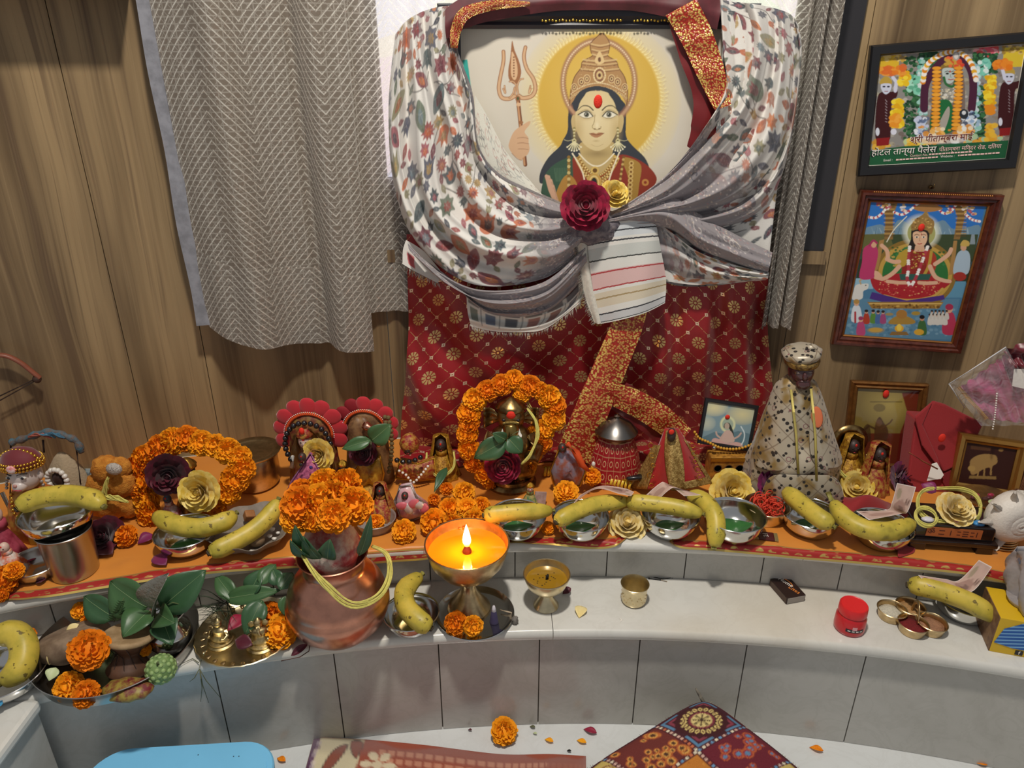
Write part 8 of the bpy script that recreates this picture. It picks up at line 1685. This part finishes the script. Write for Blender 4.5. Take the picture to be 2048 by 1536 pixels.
m.tube(pts, rad, 14); m.build('whorl', SHL, cn)
for k in range(9): a = k*.62-.6; d = V3((math.cos(a), -.2, math.sin(a))); MB().tube([V3((0, -.014, .034))+d*.034, V3((0, -.014, .034))+d*.072], [.013, .002], 8).build('spike', SHL, cn)
cs = thing('shell_stand', 'coiled brass stand under the conch shell', 'stand', tuple(pc_)); [MB().lathe([(.030-k*.001, .0005+k*.005), (.034-k*.001, .003+k*.005), (.030-k*.001, .0055+k*.005), (.030-k*.001, .0005+k*.005)], 30).build('coil', BRASS, cs) for k in range(6)]
pd_ = U_(1968, 1022); ds = thing('footed_dish', 'low brass footed dish with scraps behind the conch', 'dish', tuple(pd_)); MB().lathe([(0, 0), (.022, 0), (.020, .008), (.012, .016), (.018, .022), (.046, .030), (.050, .034), (.046, .034), (.018, .026), (0, .025)], 40).build('dish', BRASS, ds, sharp=50); MB().ell((.006, -.020, .034), (.018, .012, .004), 16, 8).build('pale_disc', M('pale_green_petal', 'c2cfa0', .5), ds)
for k in range(6): MB().ell((-.03+k*.010, .008*math.sin(k*2), .034), (.007, .005, .004), 8, 6).build('dried_petal', [R_DARK, R_CRIM, M('dry_stem', '4a2a22', .8)][k % 3], ds)
ss = thing('incense_sticks', 'bundle of brown incense sticks leaning at the right edge', 'incense', tuple(U_(2022, 1010)), 0); [MB().tube([U_(2014+k*3, 1012, .004), on_y(2052+k*4, 936-k*2, U_(2040, 1000).y+.03)], .0014, 5).build('stick', M('incense_brown', '6a4024', .9), ss, world=True) for k in range(6)]
# crumpled grey bag and yellow-blue box on the lower step, right edge
pb3 = L_(2004, 1276); bx = thing('snack_box', 'yellow and blue printed carton at the right end of the lower step', 'box', tuple(pb3), math.radians(-16)); YEL = M('yellow_carton', 'd8b020', .45); MB().box((.030, 0, .038), (.125, .085, .076)).build('carton', YEL, bx, smooth=False, bevel=.001)
tb = NT('blue_striped_print'); x, y, z = tb.sep(tb.coord('Object')); tb.set(col=tb.mix(tb.step((((z-x*.22)/.0075).fr()-.5).ab(), .22, .14), lin('1f5aa8'), lin('7ab0dc')), rough=.4)
MB().prism([(-.030, .022), (.0, .016), (.088, .014), (.088, .072), (.004, .072), (-.022, .054)], .0008, (0, -.0428, 0), (1, 0, 0), (0, 0, 1)).build('blue_print', tb.mat, bx, smooth=False); MB().box((.012, -.043, .008), (.012, .001, .009)).build('logo_patch', M('print_black', '1d1a22', .4), bx, smooth=False); MB().box((-.033, 0, .038), (.0012, .084, .075)).build('side_print', M('brown_carton', '8a6a4a', .6, col2='6a4a34', vs=80), bx, smooth=False)
text('f', .010, M('print_white', 'efe9e0', .5), bx, (.012, -.0437, .008), (PI/2, 0, 0))
pbg = pb3+V3((.034, .004, .0768)); bg = thing('crumpled_bag', 'crumpled grey plastic bag standing at the right edge', 'bag', tuple(pbg)); GB_ = M('grey_foil_bag', '9a9494', .35, col2='b8b4b8', vs=12, bump=.5, bs=20)
P = []
for i in range(12):
    t = i/11; row = []
    for j in range(24): a = 2*PI*j/24; R = (.052+.014*math.sin(3*a+2)+.008*math.sin(5*a+6*t))*(1+.25*t); row.append(V3((.012+R*math.cos(a), R*.7*math.sin(a), .002+.095*t+.018*math.sin(2*a+1)*t)))
    P.append(row)
MB().grid(P, wrap=True).build('bag', GB_, bg, solid=.001); m = MB(); g = random.Random(8); [m.box((.012+g.uniform(-.04, .04), g.uniform(-.02, .02), .082+g.uniform(-.01, .01)), (.02, .015, .012), Euler((g.random()*3, g.random()*3, 0)).to_matrix()) for _ in range(10)]; m.build('blue_sweets', M('blue_wrapper', '3a86c0', .3, coat=.5), bg, smooth=False)['kind'] = 'stuff'
MB().lathe([(0, 0), (.050, 0), (.056, .012), (0, .012)], 24, c=(.012, .0, .0005), sc=(1, .7)).build('bag_base', GB_, bg)
# ================================================================ left end: crowned doll, pearl figure, arch, yarn doll
pm_ = U_(90, 1062); hm = hgt(pm_, 58, 895)
mk_ = thing('crowned_doll', 'pale faced doll with red and gold beaded crown at the left end', 'doll', tuple(pm_)); r = .034; hc = V3((0, -.004, hgt(pm_, 60, 944)))
MB().lathe([(0, 0), (.058, 0), (.056, .03), (.050, .07), (.040, hc.z-.045), (.018, hc.z-.03), (0, hc.z-.03)], 30, sc=(1, .75), fn=lambda a, z: 1+.05*math.cos(8*a)).build('robe', M('orange_gold_robe', 'a8501e', .5, col2='b88a34', vs=80), mk_)
hd = MB().ell(hc, (r*.84, r*.84, r), 22, 16).build('head', M('porcelain_face', 'cfc4c0', .35), mk_); MB().ell(hc+V3((0, -r*.62, -r*.42)), (r*.40, r*.42, r*.34), 14, 10).build('muzzle', M('porcelain_face', 'cfc4c0', .35), hd); MB().tube([hc+V3((-r*.26, -r*.98, -r*.55)), hc+V3((0, -r*1.04, -r*.50)), hc+V3((r*.26, -r*.98, -r*.55))], .0012, 5).build('mouth', M('painted_lips', 'a8323a', .5), hd); MB().ell(hc+V3((0, -r*1.0, -r*.24)), (r*.12, r*.08, r*.10), 8, 6).build('nose', M('pink_nose', 'b8867e', .5), hd)
for s_ in (-1, 1):
    MB().ell(hc+V3((s_*r*.38, -r*.74, r*.14)), (r*.20, r*.08, r*.10), 10, 6).build('eye', M('eye_white', 'd8d4cc', .3), hd); MB().ell(hc+V3((s_*r*.38, -r*.81, r*.14)), (r*.09, r*.05, r*.09), 8, 6).build('pupil', BLKB, hd); MB().tube([hc+V3((s_*r*.15, -r*.84, r*.32)), hc+V3((s_*r*.40, -r*.80, r*.42)), hc+V3((s_*r*.62, -r*.64, r*.34))], .0011, 5).build('brow', BLKB, hd); MB().ell(hc+V3((s_*r*.84, 0, -r*.1)), (r*.14, r*.2, r*.28), 10, 8).build('ear', M('porcelain_face', 'cfc4c0', .35), hd)
    m = MB(); beads(m, [hc+V3((s_*r*.95, -.008, -r*.3)), hc+V3((s_*r*1.1, -.010, -r*.9))], .0032); m.build('earring', SILV, hd)['kind'] = 'stuff'
MB().lathe([(r*.95, 0), (r*1.12, r*.20), (r*1.10, r*.45), (r*.80, r*.85), (r*.35, r*1.08), (0, r*1.12)], 30, c=hc+V3((0, 0, r*.50)), sc=(1, .8)).build('crown', M('maroon_velvet', '6a1420', .7, sheen=.4), mk_)
for rr_, zz_, br in ((r*1.10, r*.56, .0030), (r*1.14, r*.74, .0030), (r*1.10, r*.94, .0026)): m = MB(); beads(m, [hc+V3((rr_*math.cos(a), rr_*.8*math.sin(a), zz_)) for a in np.linspace(0, 6.1, 20)], br, closed=True); m.build('gold_bead_row', M('gold_bead', 'cfa040', .25, .9), mk_)['kind'] = 'stuff'
m = MB(); beads(m, [hc+V3((math.cos(a)*r*1.12, -.004, r*.72+math.sin(a)*r*.82)) for a in np.linspace(0, PI, 20)], .0034); m.build('gold_bead_arch', M('gold_bead', 'cfa040', .25, .9), mk_)['kind'] = 'stuff'
MB().ell(hc+V3((.002, -r*.98, r*.80)), (.009, .004, .008), 12, 8).build('crown_jewel', M('red_white_jewel', 'd84a4a', .3, col2='f0e0e0', vs=90), mk_)
for s_ in (-1, 1): m = MB(); beads(m, [hc+V3((s_*r*.9, -.01, -r*1.1)), hc+V3((s_*r*.5, -.036, -r*1.9)), hc+V3((0, -.042, -r*2.3))], .0036); m.build('necklace', M('gold_bead', 'cfa040', .25, .9) if s_ < 0 else SILV, mk_)['kind'] = 'stuff'
pp3 = U_(152, 1010); pf = thing('cloth_figure', 'beige cloth figure with pearl ring necklace under the thread-wrapped arch', 'idol', tuple(pp3)); hp = hgt(pp3, 140, 905); MB().lathe([(0, 0), (.045, 0), (.042, hp*.4), (.034, hp*.7), (.016, hp*.92), (.006, hp), (0, hp)], 24, sc=(1, .7), fn=lambda a, z: 1+.05*math.cos(5*a)).build('wrap', M('beige_wool', 'a8957a', .9, bump=.5, bs=200), pf)
cc = V3((-.002, -.030, hgt(pp3, 128, 945))); 
for k in range(16): a = 2*PI*k/16; MB().ell(cc+V3((.019*math.cos(a), 0, .024*math.sin(a))), .0056, 10, 8).build('pearl', PEARL, pf)
MB().ell(cc+V3((0, .004, 0)), (.012, .008, .016), 12, 8).build('face', STONE, pf)
wa_ = thing('wrapped_arch', 'arch wrapped with coloured threads above the crowned doll', 'arch', tuple(U_(90, 1020))); ya = U_(90, 1015).y
pts = [on_y(u, v, ya) for u, v in ((22, 885), (40, 880), (70, 870), (100, 864), (130, 872), (152, 882), (163, 905))]; m = MB().tube(cr([tuple(q) for q in pts], 40), [.007+.0016*math.sin(i*1.1) for i in range(40)], 10); m.build('rod', M('brown_thread_wrap', '6a5244', .8, col2='4a6a78', vs=60, bump=.6, bs=200), wa_, world=True)
for k, c_ in ((4, '4a7a94'), (6, '3f6a84'), (3, 'a85a4a')): strands(MB(), [on_y(30+k*9, 880-k*2, ya-.007), on_y(50+k*10, 868, ya-.010), on_y(75+k*9, 876, ya-.007)], .0012, 6, .003, k).build('colour_thread', M('thread_'+c_, c_, .8), wa_, world=True)['kind'] = 'stuff'
for u0, v0, u1, v1 in ((86, 880, 88, 905), (152, 890, 162, 975), (22, 885, 20, 1010)): MB().tube([on_y(u0, v0, ya), on_y(u1, v1, ya-.004)], .0022, 6).build('upright', M('dark_stick', '3f2a20', .7), wa_, world=True)
cdp = U_(190, 1005); cg = thing('printed_card', 'pale blue printed card standing behind the orange yarn doll', 'card', tuple(cdp)); yk = cdp.y; Q = [on_y(u, v, yk)-cdp for u, v in ((168, 938), (205, 938), (205, 1000), (172, 1000))]; MB().add(Q+[q+V3((0, .001, 0)) for q in Q], [(0, 1, 2, 3), (7, 6, 5, 4), (0, 4, 5, 1), (1, 5, 6, 2), (2, 6, 7, 3), (3, 7, 4, 0)]).build('card', M('pale_blue_card', 'b8ccd4', .6), cg, smooth=False)
text('GOT', .010, M('print_grey_blue', '5a6a78', .5), cg, tuple(on_y(180, 948, yk-.001)-cdp), (PI/2, 0, 0)); text('0', .012, M('print_black', '1d1a22', .4), cg, tuple(on_y(178, 957, yk-.001)-cdp), (PI/2, 0, 0))
py_ = U_(225, 1035); yd = thing('yarn_doll', 'orange yarn dressed idol with pale thread bow left of the left garland', 'idol', tuple(py_)); YRN = M('orange_yarn', 'd08a30', .9, col2='b8701e', vs=80, bump=.8, bs=260); hy = hgt(py_, 220, 925)
for (u, v), rr_ in (((215, 940), 28), ((240, 965), 30), ((200, 970), 24), ((222, 1005), 34), ((255, 1012), 24), ((195, 1010), 22), ((240, 935), 20)): MB().ell(on_y(u, v, py_.y)-py_, (rr_*.00112, rr_*.0008, rr_*.00112), 18, 12, fn=lambda d: 1+.06*math.sin(11*d.x+13*d.z)).build('yarn_puff', YRN, yd)
MB().ell(on_y(228, 938, py_.y-.028)-py_, (.016, .008, .013), 12, 8).build('white_trim', M('silver_tinsel', 'c8c0b8', .4, .3, bump=1, bs=300), yd); strands(MB(), [on_y(u, v, py_.y-.034)-py_ for u, v in ((216, 955), (212, 975), (210, 992), (232, 996), (256, 1004))], .0013, 9, .006, 3).build('thread_bow', YTHR, yd)['kind'] = 'stuff'
# gilt figure, roses inside the left garland
doll('gilt figurine inside the left marigold ring', 392, 1018, 915, .036, M('gilt_dress', 'b8903a', .35, .7, col2='6a4a20', vs=90), STONE, M('gilt_crown', 'c8a04a', .3, .9), None)
doll('dark blue faced small idol low inside the left marigold ring', 345, 1038, 985, .024, M('red_white_stripe', 'a84a4a', .5, col2='d8d0cc', vs=90), M('blue_grey_face', '4a5462', .5), None, None)
rose('crimson rose inside the left marigold ring', on_y(338, 945, yb+.005), .040, R_DARK, (.3, -.9, .2)); rose('yellow rose inside the left marigold ring', on_y(404, 982, yb-.015), .040, R_YEL, (0, -.9, .4), 1)
# small figures at far left, sword, bow on the wall
doll('small pink robed figurine at the left edge before the crowned doll', 16, 1110, 1005, .030, M('pink_robe', 'b04a5e', .5, col2='8a2a3e', vs=60), None, None, None); doll('tiny orange and white figurine at the left edge behind the marigolds', 26, 1140, 1080, .028, M('orange_white_robe', 'd8602a', .5, col2='e0d8d0', vs=70), None, None, None)
tag(MB().box((0, 0, .05), (.05, .02, .10)).build('yellow_book', M('yellow_cover', 'a8741c', .6), loc=tuple(U_(92, 1085)), smooth=False, bevel=.002), 'upright yellow cloth-covered block behind the tumbler', 'block')
sw_ = thing('toy_mace', 'thin silver rod leaning against the crowned doll', 'rod', tuple(U_(30, 1075))); MB().tube([on_y(4, 985, U_(20, 1060).y), on_y(34, 1048, U_(20, 1060).y-.01)], [.004, .003], 8).build('rod', STEEL_B, sw_, world=True)
bw_ = thing('toy_bow', 'brown wooden toy bow with double string on the left wall', 'bow', tuple(on_cyl(30, 770, R_WALL-.03))); Bp = lambda u, v, o=.03: on_cyl(u, v, R_WALL-o)
MB().tube(cr([tuple(Bp(u, v)) for u, v in ((-90, 760), (-50, 722), (0, 710), (36, 722), (70, 748), (80, 756))], 30), .0075, 8, sq=.6).build('limb', M('bow_wood', '8a4e3a', .45, var=.2), bw_, world=True); MB().ell(Bp(74, 758), (.009, .008, .009), 10, 8).build('nock', M('dark_stick', '3f2a20', .7), bw_, world=True)
for d in (0, 9): MB().tube([Bp(72, 757+d*.4), Bp(0, 792+d)], .0016, 5).build('bow_string', M('dark_stick', '3f2a20', .7), bw_, world=True)
# the added shadow-casting box above the view is built with the setting

# small things tucked between the idols
pq = U_(1080, 1012); tag(MB().box((0, 0, .016), (.024, .004, .034), Euler((-.2, .12, .1)).to_matrix()).build('folded_note', M('pink_note_paper', 'b9a09c', .7, col2='a08680', vs=90), loc=tuple(pq), smooth=False), 'folded pinkish paper standing behind the straight banana', 'paper')
doll('tiny green and gold foil figure left of the folded pink paper', 1060, 1012, 965, .020, M('green_foil', '4f8a5c', .35, .3, col2='c8b870', vs=120), None, GOLD, None)
pw2 = U_(1532, 1074, .001); wr = thing('sweet_wrapper', 'dark maroon sweet sachet with gold ends lying on the orange cloth', 'wrapper', tuple(pw2), math.radians(-12)); MB().box((0, 0, .002), (.030, .026, .004)).build('sachet', M('maroon_foil', '4a1018', .3), wr, smooth=False, bevel=.0015)
for s_ in (-1, 1): MB().box((s_*.0185, 0, .002), (.007, .026, .002)).build('crimped_end', M('dull_gold_foil', 'a89a6a', .35, .6), wr, smooth=False)
text('FE', .013, M('print_white', 'efe9e0', .5), wr, (-.002, .001, .0041), (0, 0, math.radians(-80)))
# ================================================================ things on the floor
marigold('single marigold lying on the white floor near the riser', on_z(1008, 1462, .020), .026, (.15, -.55, .8), k=1, j=2)
# blue plastic lid
pb = on_z(385, 1620, .0); th = thing('plastic_tub', 'light blue plastic tub lid at the bottom left corner', 'tub', tuple(pb), math.radians(4))
def rrect(w, h, r, n=8):
    out = []
    for cx, cy, a0 in ((w/2-r, h/2-r, 0), (-w/2+r, h/2-r, PI/2), (-w/2+r, -h/2+r, PI), (w/2-r, -h/2+r, 1.5*PI)):
        for k in range(n+1): a = a0+PI/2*k/n; out.append((cx+r*math.cos(a), cy+r*math.sin(a)))
    return out
BLU = M('sky_blue_plastic', '7cc6f0', .35, var=.05, vs=6)
w_ = (on_z(550, 1500, .12)-on_z(215, 1500, .12)).length+.02; zt = .125
yt = on_z(385, 1488, zt).y; th.location = (on_z(384, 1500, zt).x, yt-.11, 0)
m = MB()
for k, (s_, z) in enumerate(((.90, 0), (.93, .01), (.985, zt-.02), (1.0, zt-.014), (1.0, zt-.003), (.985, zt))):
    m.v += [V3((x*s_, y*s_, z)) for x, y in rrect(w_, .22, .06)]
n = 36
for k in range(5):
    for j in range(n): m.f.append((k*n+j, k*n+(j+1) % n, (k+1)*n+(j+1) % n, (k+1)*n+j))
m.f.append(tuple(reversed(range(n)))); m.f.append(tuple(5*n+j for j in range(n))); m.build('tub', BLU, th, sharp=35)
MB().prism(rrect(w_*.93, .20, .055), .0016, (0, 0, zt)).build('lid_panel', BLU, th, smooth=False)
m = MB(); g = random.Random(4)
for k in range(9): m.ell((g.uniform(0, .10), g.uniform(.03, .09), zt+.0018), (.0012, .001, .0005), 6, 4)
m.build('specks', M('print_black', '1d1a22', .4), th)['kind'] = 'stuff'
# printed mat, left
cvm = Canvas(0, 0, 560, 260, 1.2, '9a4a34'); g = random.Random(6)
for i in range(40):
    for j in range(14): x, y = 150+i*15+j*1.5, 20+j*19; cvm.poly([(x, y), (x+11, y+1), (x+11, y+13), (x, y+12)], 'c98a6e', .9)
cvm.poly([(0, 0), (120, 0), (100, 260), (0, 260)], 'd0c4a2'); cvm.poly([(0, 0), (26, 0), (18, 90), (0, 120)], '5a2f52')
for k in range(12): cvm.ell(20+g.uniform(-6, 6), 14+k*9, 8, 6, ['b8a8b0', '7a5a74', 'd8c8c0'][k % 3], .6)
for A in ([(90, 16), (74, 60), (46, 100), (50, 60), (66, 26)], [(96, 6), (118, 8), (112, 44), (98, 26)], [(40, 120), (80, 140), (60, 200), (30, 170)]): cvm.poly(A, '8a4a38', 1, 30); cvm.line(A, 2.4, '4a3a34', .8, 30, closed=True)
for cx, cy in ((152, 56), (150, 120), (370, 84), (500, 60)):
    for q in range(6): a = q*1.05; cvm.ell(cx+20*math.cos(a), cy+22*math.sin(a), 11, 8, 'd8c8a8', 1, rot=a)
    cvm.ell(cx, cy, 9, 9, 'd8c8a8')
cvm.poly([(330, 70), (380, 40), (430, 52), (440, 120), (360, 130)], 'd2c6a6', 1, 30); cvm.poly([(350, 76), (390, 66), (370, 110)], '4a3c40', 1, 20); cvm.poly([(405, 70), (428, 84), (410, 110)], '6a6a70', 1, 20)
cvm.poly([(440, 20), (560, 10), (560, 140), (450, 120)], '9a4a34', .8, 20)
nu, nv = 150, 70; S, T = np.meshgrid(np.linspace(0, 1, nu), np.linspace(0, 1, nv), indexing='ij')
top = cr([(628, 1474), (720, 1478), (850, 1490), (1000, 1508), (1100, 1508), (1172, 1512)], nu); P = np.zeros((nu, nv, 3))
for i in range(nu):
    for j in range(nv):
        t = j/(nv-1); z = .045*math.sin(min(t*6, 1)*PI/2)+.010*math.sin(i*.09)+.006*math.sin(i*.21+t*5); q = on_z(top[i, 0]-60*t*(1-i/nu), top[i, 1]+t*220, max(z, .006)); P[i, j] = q
MATC = Mvc('printed_plush', .95, bump=.5, bs=900, sheen=.3)
tag(sheet('floor_mat', P, MATC, col=cvm.sample(S*555, T*255)), 'folded rust and cream printed blanket at the bottom edge', 'blanket')
# patchwork cushion
cp = Canvas(0, 0, 400, 400, 1.0, '4a1420'); g = random.Random(9); cp.noise(.15, 12, 3)
def sqr(x, y, s_, col): cp.poly([(x, y), (x+s_, y), (x+s_, y+s_), (x, y+s_)], col)
sqr(18, 18, 112, '3f1620'); sqr(140, 18, 112, '6a1c2a'); sqr(18, 140, 112, '6a2a24'); sqr(140, 140, 112, 'c27a2c'); sqr(262, 18, 120, 'c4ac62'); sqr(18, 262, 120, 'c2a95e'); sqr(262, 140, 120, '5a1a2a'); sqr(140, 262, 120, 'b8702a')
for d, c_ in ((0, '5a86a8'), (10, '8a3a4a'), (20, '4a7aa0')):
    for x, y, sx, sy in ((18, 18, 1, 1), (130, 18, -1, 1), (18, 130, 1, -1), (130, 130, -1, -1)): cp.line([(x+sx*(4+d), y+sy*38), (x+sx*(4+d), y+sy*(4+d)), (x+sx*38, y+sy*(4+d))], 5, c_, .9)
cp.ell(74, 74, 50, 50, '3f1218')
for k in range(20): a = 2*PI*k/20; cp.ell(74+34*math.cos(a), 74+34*math.sin(a), 6.4, 4, 'd8c078', 1, rot=a); cp.ell(74+34*math.cos(a), 74+34*math.sin(a), 3.4, 1.8, '5a2a24', 1, rot=a)
cp.ell(74, 74, 25, 25, '7a2f3a'); cp.ell(74, 74, 20, 20, 'd8c280')
for k in range(8): a = 2*PI*k/8; cp.line([(74, 74), (74+16*math.cos(a), 74+16*math.sin(a))], 3, '3a2018'); cp.ell(74+15*math.cos(a), 74+15*math.sin(a), 2.6, 2.6, '3a2018')
for x0, y0, cols in ((262, 18, ['8a4a2a', 'e0cc80', '5a2f20']), (18, 262, ['7a3a24', 'e0cc80', 'a8622c']), (18, 140, ['b8622c', 'd8a050', '3a1a18']), (140, 18, ['b85a30', '8a2a3a', '5a86a8', 'd8a050'])):
    for k in range(26): x, y = x0+g.uniform(8, 104), y0+g.uniform(8, 104); r = g.uniform(5, 15); [cp.ell(x, y, r*q, r*q*.8, cols[i % len(cols)], .95) for i, q in enumerate((1, .72, .45))]
for k in range(60): cp.ell(140+g.uniform(4, 108), 140+g.uniform(4, 108), 3, 2, g.choice(['a85a20', 'd8963c', '8a2a24']), .7)
cp.poly([(190, 145), (250, 150), (240, 250), (200, 240)], '8a1f2a', .9, 20); cp.poly([(262, 146), (320, 160), (300, 230), (264, 200)], 'c8742c', .9, 20)
for q in range(3):
    for k in range(40):
        for x, y in ((135+q*122-(122 if q == 2 else 0)*0, k*10), (k*10, 135+q*122)): cp.ell(x, y, 3.2, 3.2, g.choice(['e8dcc0', 'c8704a', '6a9ac0', 'd8b0a0']), 1)
n_ = 110; S, T = np.meshgrid(np.linspace(0, 1, n_), np.linspace(0, 1, n_), indexing='ij')
# the cushion: far corner at (1400,1385), sides running down left and right
c0 = on_z(1408, 1400, .115); cL = on_z(1130, 1575, .05); cR = on_z(1640, 1580, .05); c3 = cL+(cR-c0)
E1, E2 = np.array(cL-c0), np.array(cR-c0); B = np.array(c0)
a = S*2-1; b = T*2-1; puff = (np.clip(1-a**4, 0, 1)*np.clip(1-b**4, 0, 1))**.45
G = B+S[..., None]*E2+T[..., None]*E1
rnd_ = .055*(np.abs(a)*np.abs(b))**6; ctr = B+(E1+E2)/2; G = G+(ctr-G)*rnd_[..., None]
Pt = G.copy(); Pt[..., 2] += .050*puff+.003*np.sin(14*S)*np.sin(11*T)*puff; Pb = G.copy(); Pb[..., 2] -= .035*puff; Pb[..., 2] = np.maximum(Pb[..., 2], .002); Pt[..., 2] = np.maximum(Pt[..., 2], .003)
cu = thing('patchwork_cushion', 'patchwork cushion with dark red medallion squares and frayed edge', 'cushion', tuple(ctr*np.array([1, 1, 0])))
sheet('cover', Pt, Mvc('patchwork_print', .9, bump=.6, bs=500), cu, col=cp.sample(S*330, T*330)); sheet('underside', Pb, M('beige_lining', 'b5a784', .95), cu, flip=True)
WF = M('beige_wool_fray', 'b9ab88', .95)
fringe('frayed_edge', [Pt[i, 0] for i in range(4, n_, 4)], (.6, .5, .2), .010, 160, .0006, 5, cu, WF); fringe('frayed_edge', [Pt[0, i] for i in range(4, n_, 4)], (-.6, .5, .1), .008, 150, .0005, 6, cu, M('dark_fray', '5a4034', .95))
MB().tube([Pt[2, 2], Pt[2, 2]+np.array([-.008, .01, .012]), Pt[2, 2]+np.array([-.014, .012, .022])], [.004, .0035, .002], 6).build('corner_loop', M('grey_tape', '7a7468', .9), cu, world=True)
# fallen petals on the floor
for u, v, r, mt, lb in ((1098, 1482, .012, MM[2], 'orange petal on the floor left of the red one'), (1163, 1484, .013, MM[2], 'orange petal on the floor right of the tan one'), (1632, 1499, .016, MM[1], 'orange petal on the floor right of the cushion'), (1180, 1463, .018, R_CRIM, 'red rose petal on the floor left of the cushion'), (940, 1461, .006, R_DARK, 'tiny dark petal on the floor left of the marigold'), (563, 1520, .014, MM[1], 'orange petal beside the blue tub'), (1960, 1528, .014, MM[1], 'orange petal among the scraps at the bottom right corner'), (1138, 1503, .006, BLK, 'small black scrap beside the cushion'), (1070, 1468, .006, M('pale_green_petal', 'c2cfa0', .5), 'pale green scrap right of the floor marigold'), (1065, 1455, .008, M('dry_green_grass', '5d5f44', .7), 'dry sliver on the floor beside the riser')):
    p = on_z(u, v, .002); petal(lb, p-V3((r*.7, -r*.3, 0)), p+V3((r*.7, -r*.4, .004)), r*.9, mt, (0, 0, 1), group='scraps and petals on the floor')
